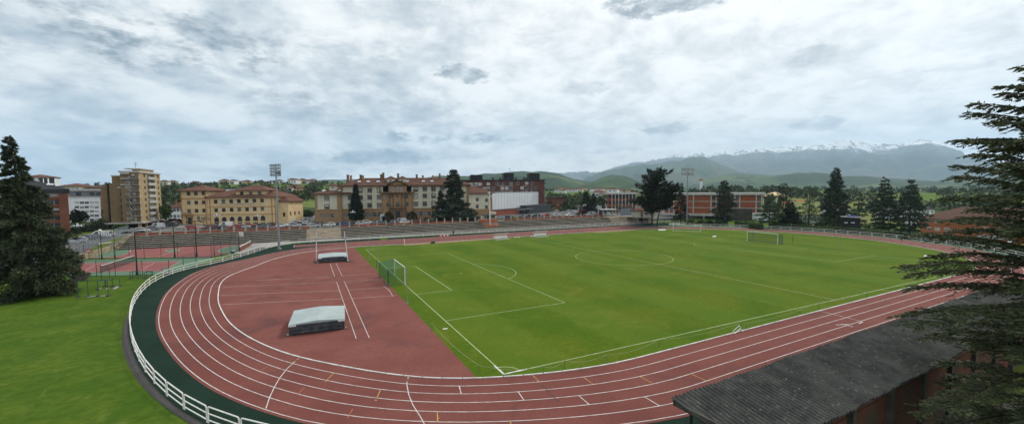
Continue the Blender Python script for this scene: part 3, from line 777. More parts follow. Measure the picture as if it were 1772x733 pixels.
def skylight(root, p, w=1.1, l=1.0, slope=.5, rz=0):
    mb = MB(); mb.M = Matrix.Translation(p) @ Matrix.Rotation(rz, 4, 'Z') @ Matrix.Rotation(slope, 4, 'X')
    mb.b2(-w/2, -l/2, .02, w/2, l/2, .14); mb.build('skylight', M['sky_win'], root)
M['sky_win'] = mat('skylight_glass', (.62, .66, .70), (.5, .55, .6), rough=.2, spec=.6)

# ------------------------------------------------------------------ grandstand and its parapet
SB0, SB1 = Vector((-50.5, 64.3, 0)), Vector((104, 58.9, 0))
SRZ = facing(SB0, SB1); SLEN = (SB1-SB0).length
def stand_x(px_, py_, yo=0.0):
    d = ray(px_, py_); c, sn = math.cos(SRZ), math.sin(SRZ)
    ox, oy = SB0.x-sn*yo, SB0.y+c*yo
    t = ((ox-EYE.x)*-sn+(oy-EYE.y)*c)/(d.x*-sn+d.y*c); p = EYE+d*t
    return (p.x-SB0.x)*c+(p.y-SB0.y)*sn
st = thing('grandstand', 'long low terrace of weathered concrete steps along the far side of the running track', 'grandstand', SB0, SRZ)
NS, TR, RI = 7, 1.1, .357
x_gap0, x_gap1 = stand_x(530, 405, 4), stand_x(591, 402, 4)
x_r = stand_x(1055, 388, 1); x_box0, x_box1 = stand_x(826, 392, 4), stand_x(872, 390, 4)
mb = MB()
for i in range(NS):
    for (xa, xb) in ((0, x_gap0), (x_gap1, x_r-i*.0+ (i-3)*-1.3)):
        mb.cur = 0; mb.b2(xa, i*TR+.03, (i+1)*RI-.11, xb, (i+1)*TR+.10, (i+1)*RI)
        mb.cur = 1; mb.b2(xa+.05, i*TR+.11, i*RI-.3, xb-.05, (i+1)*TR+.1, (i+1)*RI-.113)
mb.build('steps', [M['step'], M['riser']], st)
mb = MB(); mb.cur = 0
for (xa, xb, lean) in ((x_gap0, x_gap1, 3.2), (x_r-4, SLEN, 5.5)):
    pr = [(0.6, -.2), (0.7, .25), (NS*TR+.02, 2.48), (NS*TR+.02, -.2)] if xa == x_gap0 else [(1.2, -.2), (3.2, 2.48), (NS*TR+.02, 2.48), (NS*TR+.02, -.2)]
    if xa != x_gap0: xa = x_r+1.2
    mb = MB(); mb.xprism(pr, xa+.02, xb-.02); mb.build('sloping_wall', M['ramp'], st)
mb = MB(); mb.b2(-.02, NS*TR+.105, -.2, SLEN, NS*TR+.62, 2.52); mb.build('back_coping', M['concrete'], st)
mb = MB()
for i in range(NS+1): mb.b2(-.7, i*TR, -.2, -.03, (i+1)*TR-.01, min(2.75, (i+1)*RI+.35))
mb.build('stone_end_wall', M['stone'], st)

wl = thing('parapet_wall', 'low wall of red brick panels between grey concrete posts on top of the grandstand', 'wall', SB0, SRZ)
YW = NS*TR+.36
M['post_conc'] = mat('post_concrete', (.40, .38, .33), (.30, .28, .24), scale=1.5)
xp = []
x = .3
while x < stand_x(1046, 372, 8):
    xp.append(x); x += 2.62
mb = MB()
xn0, xn1 = stand_x(535, 396, 8), stand_x(581, 394, 8)
for i, x in enumerate(xp):
    if x_box0+1 < x < x_box1-.5: continue
    p = MB(); p.b2(x-.17, YW-.17, 2.521, x+.17, YW+.17, 3.95); p.b2(x-.21, YW-.21, 3.951, x+.21, YW+.21, 4.03); p.build('post', M['post_conc'], wl)
    if i+1 < len(xp) and not (xn0-2 < x < xn1-1) and not (x_box0-2 < x < x_box1):
        q = MB(); q.b2(x+.225, YW-.1, 2.522, xp[i+1]-.225, YW+.1, 3.12); q.build('brick_panel', M['redbrick_panel'], wl)
q = MB(); q.b2(xn0, YW-.06, 3.0, xn1, YW+.06, 3.1); q.b2(xn0, YW-.05, 3.7, xn1, YW+.05, 3.8); q.build('rail', M['concrete'], wl)

# commentary box half way along
bx = (x_box0+x_box1)/2
c_, s_ = math.cos(SRZ), math.sin(SRZ)
def SP(x, y, z=0): return Vector((SB0.x+c_*x-s_*y, SB0.y+s_*x+c_*y, z))
t = thing('commentary_box', 'small brick commentary box with cream windows and a flat dark roof above the terrace steps', 'booth', SP(bx, 4.2, 0), SRZ)
def hexp(w, d, y0=0): return [(-w/2, y0+d), (-w/2, y0+.3*d), (-w/2+.22*w, y0), (w/2-.22*w, y0), (w/2, y0+.3*d), (w/2, y0+d)]
mb = MB(); mb.prism(hexp(5.2, 3.0, -1.6), .6, 1.7); mb.build('lower_wall', M['orange_brick'], t)
mb = MB(); mb.prism(hexp(6.2, 3.3, -.3), 1.705, 1.95); mb.prism(hexp(4.4, 3.0, -.1), 1.955, 2.3); mb.build('slab', M['concrete'], t)
mb = MB(); mb.prism(hexp(6.0, 3.2, .2), 2.305, 3.35); mb.build('upper_wall', M['orange_brick'], t)
mb = MB(); mb.b2(-2.2, .9, 3.355, 2.0, 3.2, 4.85); mb.build('cabin', M['p_cream'], t)
for i in range(4):
    q = MB(); q.b2(-2.0+i*1.0, .83, 3.75, -1.2+i*1.0, .898, 4.6); q.build('window', [M['glass2'], M['glass']][i % 2], t)
mb = MB(); mb.b2(-2.8, .2, 4.86, 3.2, 3.5, 5.0); mb.build('roof', M['p_dgrey'], t)
mb = MB()
for x in (-2.6, -1, 1, 3.0): mb.tube((x, .35, 3.36), (x, .35, 4.855), .05)
for z in (3.7, 4.0): mb.tube((-2.6, .35, z), (3.0, .35, z), .03)
mb.build('railing', M['dark'], t)
q = MB(); q.box((1.6, 1.9, 5.35), (1.9, 1.2, .7)); q.build('roof_unit', M['p_cream'], t)

# ------------------------------------------------------------------ ochre faculty building
def GB(x, y): return gz(x, y)
b = Bld('faculty_building', 'three storey ochre faculty building with arched ground floor windows and red tiled roofs', 'building', GB(315, 388.5), GB(478, 387.5), 14)
R = b.root; Wd = b.w
uL = b.uz(359, 380)[0]                       # wing / main split
ztow = b.uz(337, 330.5)[1]; zeav = b.uz(420, 341.5)[1]
# rect windows
rows = dict()
LW = []
for (x, y) in ((326, 334.8), (339, 334.6), (352, 334.2), (326.5, 350.5), (339.5, 350.3), (352.5, 350), (327, 365), (340, 364.5), (353, 364)): LW += rect_px(b, [(x, y)], 1.45, 1.45)
LW2 = rect_px(b, [(343.5, 377.5)], 1.1, 1.5)
door = rect_px(b, [(328.3, 382)], 1.5, 2.6)
xs_main = [372, 385.3, 398.8, 412.2, 425.7, 439, 452.3]
MW = rect_px(b, [(x, 348.8-.35*i) for i, x in enumerate(xs_main)], 1.45, 1.45)+rect_px(b, [(x+.7, 363.6-.4*i) for i, x in enumerate(xs_main)], 1.45, 1.45)
AW = rect_px(b, [(x+1.6, 379.7-.45*i) for i, x in enumerate(xs_main)], 1.85, 1.8)
BW = []
for i, x in enumerate(xs_main):
    u, z = b.uz(x+2, 389.3-.4*i); BW.append((u-.9, .12, u+.9, .62))
mb = MB()
facade(mb, 'f', 0, 0, uL, 0, ztow, LW+LW2+door)
facade(mb, 'f', .35, uL, Wd, 0, zeav, MW+AW+BW)
facade(mb, 'r', Wd, .35, 14, 0, zeav, []); facade(mb, 'l', 0, 0, 14, 0, ztow, []); facade(mb, 'b', 14, 0, Wd, 0, zeav, [])
facade(mb, 'r', uL, 0, .35, 0, zeav, []); facade(mb, 'r', uL, 0, 10, zeav, ztow, []); facade(mb, 'b', 10, 0, uL, zeav, ztow, [])
facade(mb, 'l', uL-.01, .4, 10, zeav, ztow, [])
mb.build('wall', M['p_yellow'], R, fix=False)
wf = mat('dark_green_frame', (.05, .06, .05), (.04, .05, .045))
put_windows(R, 'f', 0, LW+LW2, 'cross', wf); put_windows(R, 'f', .35, MW, 'cross', wf); put_windows(R, 'f', .35, AW, 'arch', wf, [M['glass']]); put_windows(R, 'f', .35, BW, 'pair', wf, [M['glass']])
d_ = MB(); u, z0, u1, z1 = door[0]; d_.b2(u, .1, z0, u1, .18, z1); d_.build('door', wf, R)
# balcony over the door
u, z = b.uz(327, 371); mb = MB(); mb.b2(u-1.9, -1.0, z-.35, u+1.9, -.002, z-.15); mb.build('balcony', M['p_ytrim'], R)
mb = MB(); mb.cur = 0
for k in range(15): mb.tube((u-1.8+3.6*k/14, -.95, z-.15), (u-1.8+3.6*k/14, -.95, z+.75), .03, n=4)
mb.b2(u-1.85, -1.0, z+.75, u+1.85, -.92, z+.8); mb.build('railing', M['dark'], R)
# door surround and cornices, pilasters
tr = MB()
u, z0, u1, z1 = door[0]
tr.b2(u-.55, -.18, 0, u-.15, -.003, z1+.6); tr.b2(u1+.15, -.18, 0, u1+.55, -.003, z1+.6); tr.b2(u-.8, -.3, z1+.6, u1+.8, -.003, z1+.85)
for (xa, ya) in ((337, 343.5),):
    z = b.uz(xa, ya)[1]; tr.b2(-.15, -.2, z-.12, uL+.02, -.004, z+.22)
z = b.uz(337, 371.5)[1]; tr.b2(-.08, -.12, z-.1, uL, -.004, z+.12)
for ya in (357.2, 370.5):
    z = b.uz(415, ya)[1]; tr.b2(uL+.05, .2, z-.12, Wd+.05, .346, z+.12)
for xx in (.25, uL-.35, uL+1.0, Wd-.3, Wd-1.6):
    tr.b2(xx-.2, -.08 if xx < uL else .26, .0, xx+.2, -.006 if xx < uL else .342, ztow-.3 if xx < uL else zeav-.3)
for (a, bb, c, d) in AW: tr.b2(a-.1, .24, bb-.16, c+.1, .345, bb-.02)
tr.build('cornice', M['p_ytrim'], R)
rf = MB(); hip(rf, 0, 0, uL, 10, ztow+.25, 2.1, ov=1.1, ridge_axis='x'); rf.build('roof', M['t_red'], R)
chimney(R, uL*.46, 5, ztow+2.1, 1.0, .6)
zr = 2.6
# main roof: lean roof with attic dormer block
rf = MB(); hip(rf, uL+.2, .35, Wd, 14, zeav+.25, 3.0, ov=.9, ridge_axis='x', inset=6.5); rf.build('roof', M['t_red'], R)
mb = MB(); u0_, _ = b.uz(403, 336); u1_, _ = b.uz(455, 336); zt = b.uz(425, 327.5, -2)[1]
MWD = [(u0_+(u1_-u0_)*f-.7, zeav+.75, u0_+(u1_-u0_)*f+.7, zeav+2.15) for f in (.2, .5, .8)]
zt = zeav+2.55
facade(mb, 'f', 1.6, u0_, u1_, zeav, zt, MWD); facade(mb, 'l', u0_, 1.6, 9, zeav, zt, []); facade(mb, 'r', u1_, 1.6, 9, zeav, zt, []); facade(mb, 'b', 9, u0_, u1_, zeav, zt, [])
mb.build('attic', M['p_yellow'], R, fix=False); put_windows(R, 'f', 1.6, MWD, 'cross', wf)
rf = MB(); hip(rf, u0_, 1.6, u1_, 9, zt+.2, 1.8, ov=.9, ridge_axis='x'); rf.build('roof', M['t_red'], R)
mb = MB(); mb.b2(uL+3, 6.5, zeav+1.5, u0_, 9.5, zeav+3.2); mb.build('roof_light', M['p_white'], R)
# lower right annex
mb = MB(); za = b.uz(486, 349)[1]
an = [(Wd+.01, 2.5, 0), ]; facade(mb, 'f', 2.5, Wd+.01, Wd+3.4, 0, za, [(Wd+1.2, 2.6, Wd+2.2, 4.2)]); facade(mb, 'r', Wd+3.4, 2.5, 13, 0, za, [(3.5, 3, 4.6, 4.4), (6.5, 3, 7.6, 4.4), (9.5, 3, 10.6, 4.4)])
mb.build('annex_wall', M['p_yellow'], R, fix=False); put_windows(R, 'r', Wd+3.4, [(3.5, 3, 4.6, 4.4), (6.5, 3, 7.6, 4.4), (9.5, 3, 10.6, 4.4)], 'cross', wf)
rf = MB(); hip(rf, Wd+.01, 2.5, Wd+3.4, 13, za+.2, 1.6, ov=.7, ridge_axis='y'); rf.build('roof', M['t_red'], R)
# faint wall lettering between the two upper rows
def text(body, size, loc, rz, mtl, parent, name='lettering', ex=.02, tilt=math.pi/2):
    cu = bpy.data.curves.new(name, 'FONT'); cu.body = body; cu.size = size; cu.extrude = ex; cu.align_x = 'CENTER'; cu.align_y = 'CENTER'
    o = bpy.data.objects.new(name, cu); dg = bpy.context.evaluated_depsgraph_get()
    COL.objects.link(o); dg.update(); me = bpy.data.meshes.new_from_object(o.evaluated_get(dg)); bpy.data.objects.remove(o)
    me.materials.clear(); me.materials.append(mtl)
    o = link(name, me, parent); o.location = loc; o.rotation_euler = (tilt, 0, rz); return o
u, z = b.uz(415, 353.2); text('ESCUELA DE INGENIERIA INFORMATICA', .88, (u, .32, z), 0, mat('grey_letters', (.30, .29, .28), (.26, .25, .24)), R)

# ------------------------------------------------------------------ long cream building with the pavilion
b = Bld('college_building', 'long cream four storey college with brown stone pavilion, quoins and a tiled hip roof', 'building', GB(546, 385.5), GB(812, 380.5), 15)
R = b.root
uz = b.uz
uA = uz(592, 370)[0]; uP0 = uz(663.5, 370)[0]; uP1 = uz(713, 370)[0]; uE = b.w
zW = uz(575, 336)[1]; zM = uz(640, 322)[1]; zC = uz(640, 362)[1]
W1 = []
W1 += rect_px(b, [(565.5, 343), (589.5, 342.5), (565.5, 357.5), (589.5, 356.8)], 1.45, 1.6)
W1 += rect_px(b, [(606, 342), (606, 356.3), (623, 329.6), (623.5, 341.8), (623.5, 356)], 1.45, 1.6)
for x in (639.3, 655.7): W1 += rect_px(b, [(x, 329.3), (x, 341.3), (x, 355.2)], 1.45, 1.6)
for x in (719.6, 735, 750, 765, 780, 795): W1 += rect_px(b, [(x, 327.5-.02*(x-719)), (x, 339.5-.03*(x-719)), (x, 353-.03*(x-719))], 1.45, 1.6)
G1 = rect_px(b, [(557.6, 372.5), (566.3, 373.2), (575, 373)], 1.15, 1.7)+rect_px(b, [(590, 373), (598.4, 372.6)], 1.6, 1.7)
G1 += rect_px(b, [(632.5, 371.6), (640, 371.4), (648, 371.2), (656.5, 371)], 1.45, 1.75)
G1 += rect_px(b, [(x, 370-.02*(x-704)) for x in (721.8, 728.5, 735.6, 743, 750, 765, 780, 795)], 1.25, 1.75)
mb = MB()
fl = lambda lst, a, c, z0, z1: [r for r in lst if r[0] >= a-.2 and r[2] <= c+.2 and r[1] >= z0-.3 and r[3] <= z1+.3]
facade(mb, 'f', 0, 0, uA, zC, zW, fl(W1, 0, uA, zC, zW))
facade(mb, 'f', .5, uA, uP0, zC, zM, fl(W1, uA, uP0, zC, zM)); facade(mb, 'f', .5, uP1, uE, zC, zM, fl(W1, uP1, uE, zC, zM))
facade(mb, 'r', uE, .5, 15, zC, zM, []); facade(mb, 'l', 0, 0, 15, zC, zW, [(4, zC+1, 5.4, zC+2.6), (9, zC+1, 10.4, zC+2.6)]); facade(mb, 'l', uA, .5, 15, zW, zM, []); facade(mb, 'b', 15, 0, uE, zC, zW, []); facade(mb, 'b', 15, uA, uE, zW, zM, [])
mb.build('cream_wall', M['p_cream'], R, fix=False)
mb = MB()
facade(mb, 'f', -.05, 0, uA, 0, zC-.01, fl(G1, 0, uA, 0, zC)); facade(mb, 'f', .45, uA, uP0, 0, zC-.01, fl(G1, uA, uP0, 0, zC)); facade(mb, 'f', .45, uP1, uE, 0, zC-.01, fl(G1, uP1, uE, 0, zC))
facade(mb, 'r', uE+.05, .45, 15, 0, zC, []); facade(mb, 'l', -.05, -.05, 15, 0, zC, []); facade(mb, 'b', 15, 0, uE, 0, zC, []); facade(mb, 'r', uA, -.05, .45, 0, zC, [])
mb.b2(-.2, -.2, zC, uA, -.004, zC+.25); mb.b2(uA, .25, zC, uP0, .496, zC+.25); mb.b2(uP1, .25, zC, uE, .496, zC+.25)
mb.build('stone_base', M['p_tan'], R, fix=False)
fr = mat('grey_window_frame', (.42, .42, .40), (.36, .36, .34))
put_windows(R, 'f', 0, [r for r in W1 if r[2] < uA], 'sill', fr, styles=['sill', 'cross', 'half']); put_windows(R, 'f', .5, [r for r in W1 if r[0] > uA], 'sill', fr, styles=['sill', 'cross', 'cross', 'half', 'sill', 'blind'])
put_windows(R, 'f', -.05, [r for r in G1 if r[2] < uA], 'cross', fr); put_windows(R, 'f', .45, [r for r in G1 if r[0] > uA], 'cross', fr)
# window surrounds of brown stone (belong to the stonework) and quoins
for wo in [o for o in R.children if o.name.startswith('window') and o.location.z > zC]:
    w_, h_ = 1.45, 1.6; q = MB()
    q.b2(-w_/2-.2, -.24, -.2, -w_/2-.01, -.182, h_+.2); q.b2(w_/2+.01, -.24, -.2, w_/2+.2, -.182, h_+.2); q.b2(-w_/2-.01, -.24, h_+.01, w_/2+.01, -.182, h_+.2); q.b2(-w_/2-.01, -.26, -.2, w_/2+.01, -.182, -.01)
    if 'SURR' not in globals(): SURR = q.mesh('surround', M['p_tan_d'])
    link('surround', SURR, wo)
def quoin(x, z0, z1, y, wa=1.15, wb=.8, side=1):
    k = 0; z = z0; mb = MB()
    while z < z1-.1:
        w = wa if k % 2 else wb; mb.b2(x, y-.07, z+.01, x+side*w, y-.003, min(z+.5, z1)); z += .5; k += 1
    mb.build('quoins', M['p_tan'], R)
quoin(0, zC+.26, zW-.3, 0); ql, _ = uz(579, 350); quoin(uA, zC+.26, zW-.3, 0, 1.9, 1.6, -1)
quoin(uP0, zC+.26, zM-2.6, .5, .75, .4, -1); quoin(uP1, zC+.26, zM-2.6, .5, .75, .4, 1); quoin(uE, zC+.26, zM-.3, .5, 1.1, .8, -1); quoin(uA, zW+1, zM-.3, .5, .7, .5, 1)
mb = MB()
for x in (570, 643, 748.5): u, _ = uz(x, 350); mb.tube((u, -.06 if u < uA else .44, 0), (u, -.06 if u < uA else .44, (zW if u < uA else zM)-.2), .06, n=6)
mb.build('drainpipe', M['p_tan_d'], R)
# pavilion
zPed0 = uz(672, 320)[1]; zCor = uz(690, 333.5)[1]; uc = (uP0+uP1)/2; apex = uz(687.8, 310.5)[1]
PW_ = rect_px(b, [(672, 340.7), (703.7, 339.8), (672.3, 354), (704, 353)], 1.6, 1.75)+rect_px(b, [(704, 369.5)], 1.5, 1.7)
PD_ = rect_px(b, [(688.4, 353.5)], 1.3, 2.1); PE = rect_px(b, [(688.6, 370.5)], 1.9, 2.9)
PA = rect_px(b, [(680.2, 327.4), (687.8, 327.2), (695.2, 327)], 1.05, 1.9)
uI0, uI1 = uz(672.5, 325)[0], uz(703.7, 325)[0]
mb = MB(); yp = -.4
facade(mb, 'f', yp, uP0, uP1, 0, zCor, PW_+PD_+PE); facade(mb, 'l', uP0, yp, .45, 0, zCor, []); facade(mb, 'r', uP1, yp, .45, 0, zCor, [])
facade(mb, 'f', yp+.15, uI0, uI1, zCor, zPed0, PA, rec=.2); facade(mb, 'l', uI0, yp+.15, 3, zCor, zPed0, []); facade(mb, 'r', uI1, yp+.15, 3, zCor, zPed0, [])
mb.face([(uI0, yp+.15, zPed0), (uI1, yp+.15, zPed0), (uc, yp+.15, apex-.5)])
mb.build('pavilion_wall', M['p_tan'], R, fix=False)
put_windows(R, 'f', yp, PW_+PD_, 'cross', fr); put_windows(R, 'f', yp+.15, PA, 'cross', M['white'], [M['glass2']])
for a, z0, c, z1 in PA:
    pass
d_ = MB(); a, z0, c, z1 = PE[0]; d_.b2(a, yp+.2, 0.05, c, yp+.3, z1); d_.build('door', M['p_dgrey'], R)
mb = MB()
mb.b2(uP0-1.3, yp-1.0, zCor-.05, uP1+1.3, yp-.003, zCor+.35); mb.b2(uP0-1.0, yp-.7, zCor-.35, uP1+1.0, yp-.004, zCor-.06)
for u in (uP0-1.0, uP1+1.0): mb.b2(u-.3, yp-.8, zCor+.36, u+.3, yp-.2, zCor+.9); mb.sphere((u, yp-.5, zCor+1.15), .3, 8, 5)
za_ = uz(688, 360)[1]; mb.b2(uc-3.4, yp-1.0, za_-.1, uc+3.4, yp-.005, za_+.2)
for u in (uc-3.0, uc-1.6, uc+1.6, uc+3.0):
    mb.b2(u-.22, yp-.75, 0, u+.22, yp-.3, za_-.11); mb.b2(u-.18, yp-.3, za_+.21, u+.18, yp-.007, zCor-.36)
for u in (uc-2.6, uc+2.6): mb.box((u, yp-.3, zCor-1.2), (1.4, .4, .45)); mb.box((u, yp-.25, zCor-.75), (1.0, .35, .35))
mb.build('stone_ornament', M['p_tan_d'], R)
rl = MB()
rl.tube((uc-3.3, yp-.95, za_+.95), (uc+3.3, yp-.95, za_+.95), .05, n=5)
for k in range(14): rl.tube((uc-3.3+6.6*k/13, yp-.95, za_+.2), (uc-3.3+6.6*k/13, yp-.95, za_+.95), .03, n=4)
rl.build('balcony_railing', M['dark'], R)
# shield above the balcony, a plain carved boss
mb = MB(); mb.sphere((uc, yp-.02, zCor-1.1), .55, 12, 6, 1.25); mb.build('carved_boss', M['p_tan_d'], R)
# roofs
rf = MB(); hip(rf, 0, 0, uA+3.2, 15, zW+.3, 2.6, ov=1.1, ridge_axis='x', inset=6.5); rf.build('roof', M['t_brown'], R)
rf = MB(); hip(rf, uA, .5, uE, 15, zM+.35, 3.1, ov=1.1, ridge_axis='x', inset=7.0); rf.build('roof', M['t_brown'], R)
ev = MB(); ev.b2(uA-.9, -.25, zM-.12, uP0-1, .49, zM+.08); ev.b2(uP1+1, -.25, zM-.12, uE+.9, .49, zM+.08); ev.b2(-.9, -.8, zW-.12, uA, -.01, zW+.04); ev.build('eaves', M['p_ytrim'], R)
rf = MB()
y0, y1 = yp-.7, 6.5
for sg, ue in ((-1, uI0-1.6), (1, uI1+1.6)):
    a, c = (ue, y0, zPed0-.35), (uc, y0, apex); d, e = (ue, y1, zPed0-.35), (uc, y1, apex); up = Vector((0, 0, .35))
    rf.face([a, c, e, d]); rf.face([Vector(a)-up, Vector(c)-up, c, a]); rf.face([Vector(a)-up, Vector(c)-up, Vector(e)-up, Vector(d)-up])
rf.build('pediment_roof', M['t_brown'], R, fix=False)
for k, x in enumerate((676.5, 696.3)):
    u, z = uz(x, 312.5, -3.5); t_ = MB(); t_.b2(u-1.5, 2.6, zM+1.6, u+1.5, 5.6, z+.7)
    t_.cur = 1; t_.sphere((u, 2.55, z-.1), .38, 8, 5); t_.cur = 2; hip(t_, u-1.5, 2.6, u+1.5, 5.6, z+.95, 1.0, ov=.35, inset=1.8, th=.12); t_.build('roof_turret', [M['p_cream'], M['glass'], M['t_red']], R)
u, z = uz(576, 321, -3); t_ = MB(); t_.b2(u-1.3, 2.6, zW+1.2, u+1.3, 4.8, zW+3.2); t_.cur = 1; t_.sphere((u, 2.55, zW+2.6), .3, 8, 5); t_.cur = 2; hip(t_, u-1.3, 2.6, u+1.3, 4.8, zW+3.35, .9, ov=.3, inset=1.5, th=.1); t_.build('roof_turret', [M['p_cream'], M['glass'], M['t_red']], R)
sl = math.atan2(3.1, 8.3)
for x, main in ((560.8, 0), (587.5, 0), (621.8, 1), (637.5, 1), (654.5, 1), (704.5, 1), (732.5, 1), (747.5, 1), (775, 1), (786, 1)):
    u, _ = uz(x, 315, -3); z = (zM+.35+3.1*(4.0/8.3)) if main else (zW+.3+2.6*(3.6/8.6)); skylight(R, (u, 2.9+.0 if main else 2.5, z), 1.25, 1.1, sl)
for x, h, dx in ((602.8, 1.6, 0), (608, 1.3, 0), (625, 1.6, 1), (628.8, 1.3, 1), (660.2, 1.7, 1), (664, 2.4, 1), (689.5, 2.0, 1), (721.5, 1.6, 1), (732, 1.2, 1), (749.5, 1.2, 1), (761, 1.9, 1), (790, 1.4, 1)):
    u, _ = uz(x, 308, -7); chimney(R, u, 6.2, zM+2.6, h+.4, .75, M['p_tan_d'] if h > 1.5 else M['p_tan'])
# white porch on the left of the entrance
u, z = uz(664, 373); mb = MB(); mb.b2(u-1.2, -.9, 0, u+1.0, -.41, 3.0); mb.cur = 1; mb.b2(u-.8, -.96, 1.0, u+.6, -.905, 2.4); mb.build('porch', [M['white'], M['glass2']], R)

# right wing behind the cedar with an orange corner
b = Bld('college_wing', 'end wing of the cream college with tiled roof and orange corner beside the cedar', 'building', GB(798, 379), GB(852, 376.5), 14)
R = b.root; z1 = b.uz(830, 335)[1]; mb = MB(); W1 = rect_px(b, [(808, 345), (808, 357), (826, 345), (826, 357), (842, 346), (842, 358)], 1.4, 1.6)
facade(mb, 'f', 0, 0, b.w, 0, z1, W1); facade(mb, 'r', b.w, 0, 14, 0, z1, []); facade(mb, 'l', 0, 0, 14, 0, z1, []); facade(mb, 'b', 14, 0, b.w, 0, z1, []); mb.build('wall', M['p_cream'], R, fix=False)
put_windows(R, 'f', 0, W1, 'cross', fr)
mb = MB(); mb.b2(b.w-1.6, -.08, 0, b.w+.08, -.003, z1-.2); mb.b2(b.w+.003, -.08, 0, b.w+.08, 1.2, z1-.2); mb.build('stone_corner', M['p_tan'], R); mb = MB(); mb.b2(0, -.1, 0, b.w-1.61, -.004, 4.0); mb.build('stone_base', M['p_tan'], R)
rf = MB(); hip(rf, 0, 0, b.w, 14, z1+.3, 3.2, ov=1.0, ridge_axis='x', inset=6.8); rf.build('roof', M['t_brown'], R)
for x in (796, 806): u, _ = b.uz(x, 326); skylight(R, (u, 3.0, z1+.3+3.2*4/8), 1.2, 1.1, .4)

# ------------------------------------------------------------------ white sports hall
A, C, B_ = GB(816, 371), GB(851.3, 374), GB(934, 366)
hall = thing('sports_hall', 'windowless white panelled sports hall standing on a red brick base', 'building', (C.x, C.y, GZ))
def zat(P, px_, py_):   # height (absolute) of the surveyed point on the vertical through P
    d = ray(px_, py_); r = math.hypot(P.x-EYE.x, P.y-EYE.y); return EYE.z+d.z/math.hypot(d.x, d.y)*r
top = zat(C, 851.3, 333.3)-GZ; mid = zat(C, 851.3, 362.5)-GZ
a = A-C; c = B_-C; bk = a+c
poly = [(a.x, a.y), (0, 0), (c.x, c.y), (bk.x, bk.y)]
mb = MB(); mb.prism(poly, mid, top); mb.build('white_panels', M['p_hall'], hall)
seam = MB()
for (p, q, k) in ((a, Vector((0, 0, 0)), 8), (Vector((0, 0, 0)), c, 17)):
    nrm = Vector(((q-p).y, -(q-p).x, 0)).normalized()*.012
    for i in range(1, k):
        s_ = p.lerp(q, i/k)+nrm; seam.box((s_.x, s_.y, (mid+top)/2), (.05, .03, top-mid-.1), facing(p, q))
seam.build('panel_seams', M['p_grey'], hall)
mb = MB(); ins = [(x*.97+.01*bk.x, y*.97+.01*bk.y) for x, y in poly]; mb.prism(ins, 0, mid-.35); mb.build('brick_base', M['redbrick_panel'], hall)
mb = MB(); outp = [(x*1.01-.004*bk.x, y*1.01-.004*bk.y) for x, y in poly]; mb.prism(outp, mid-.34, mid-.004); mb.prism(outp, top+.003, top+.25); mb.build('trim_band', M['bluegrey'], hall)
# grey shopfront on the left face
n_ = Vector((a.y, -a.x, 0)).normalized(); n_ = n_ if n_.y < 0 else -n_
mb = MB()
for i in range(9):
    s_ = a*(.04+.92*i/9)*.98; e_ = a*(.04+.92*(i+.86)/9)*.98; cc = (s_+e_)/2+n_*.1
    mb.box((cc.x, cc.y, (mid-.6)/2), ((e_-s_).length, .1, mid-.7), facing(s_, e_))
mb.build('glazed_front', M['glass2'], hall)
dk = GB(911, 369.8); dk2 = GB(953, 366.5)
b = Bld('entrance_block', 'dark grey metal entrance block at the right end of the white sports hall', 'building', dk, dk2, 9)
z1 = b.uz(920, 355)[1]; mb = MB(); mb.b2(0, 0, 0, b.w, 9, z1); mb.build('wall', M['p_dgrey'], b.root)
mb = MB(); mb.b2(-9, -2.2, z1-1.9, 3, -.01, z1-1.6)
mb.build('canopy', M['p_grey'], b.root)
mb = MB()
for x in (-8.5, -4, .5): mb.tube((x, -1.9, 0), (x, -1.9, z1-1.9), .08)
mb.build('canopy_post', M['grey'], b.root)

# ------------------------------------------------------------------ dark brick apartment slab behind the hall
def up(P, z=GZ): return Vector((P.x, P.y, z))
b = Bld('apartment_block', 'dark brown brick apartment block with black rooftop boxes behind the white hall', 'building', GB(800, 369), GB(942, 366), 14)
R = b.root; zt = b.uz(870, 312)[1]; mb = MB(); rr_ = []
for j, yy in enumerate((317.5, 325.5, 333.5)):
    for x in (808, 815.5, 824, 831, 838.5, 845, 853.5, 860.5, 869.5, 877, 884.5, 895.5, 903.5, 911.5, 920, 927):
        if (x*7+j) % 5 < 4: rr_ += rect_px(b, [(x, yy-.018*(x-870))], 1.9, 1.55)
facade(mb, 'f', 0, 0, b.w, 0, zt, rr_); facade(mb, 'l', 0, 0, 14, 0, zt, []); facade(mb, 'b', 14, 0, b.w, 0, zt, [])
sw = b.side_uz(957.5, 330, b.w)[0]; sw = max(8, min(sw, 16)); RB = []
for k in range(8): RB.append((1.2, 1.4+k*2.85, 3.0, 3.0+k*2.85)); RB.append((5.5, 1.4+k*2.85, 7.3, 3.2+k*2.85))
RB = [r for r in RB if r[3] < zt-.3]
facade(mb, 'r', b.w, 0, 14, 0, zt, RB); mb.build('wall', M['br_dark'], R, fix=False)
put_windows(R, 'f', 0, rr_, styles=['pair', 'pair', 'half', 'blind']); put_windows(R, 'r', b.w, RB, styles=['pair', 'half'])
for k in range(8):
    z = .9+k*2.85
    if z < zt-2: q = MB(); q.b2(b.w+.005, 1.0, z, b.w+1.3, 7.6, z+.15); q.b2(b.w+1.2, 1.0, z+.151, b.w+1.3, 7.6, z+1.0); q.build('balcony', M['p_conc_w'], R)
mb = MB(); mb.b2(-.7, -.7, zt, b.w+.9, 14.7, zt+.35); mb.build('roof_slab', M['t_slate'], R)
mb = MB()
for yy in (321.5, 329.5):
    for (xa, xb) in ((812, 830), (862, 888), (905, 912)):
        u0, z = b.uz(xa, yy); u1, _ = b.uz(xb, yy); mb.b2(u0, -.05, z-.12, u1, -.003, z+.06)
mb.build('pale_band', M['p_conc_w'], R)
mb = MB()
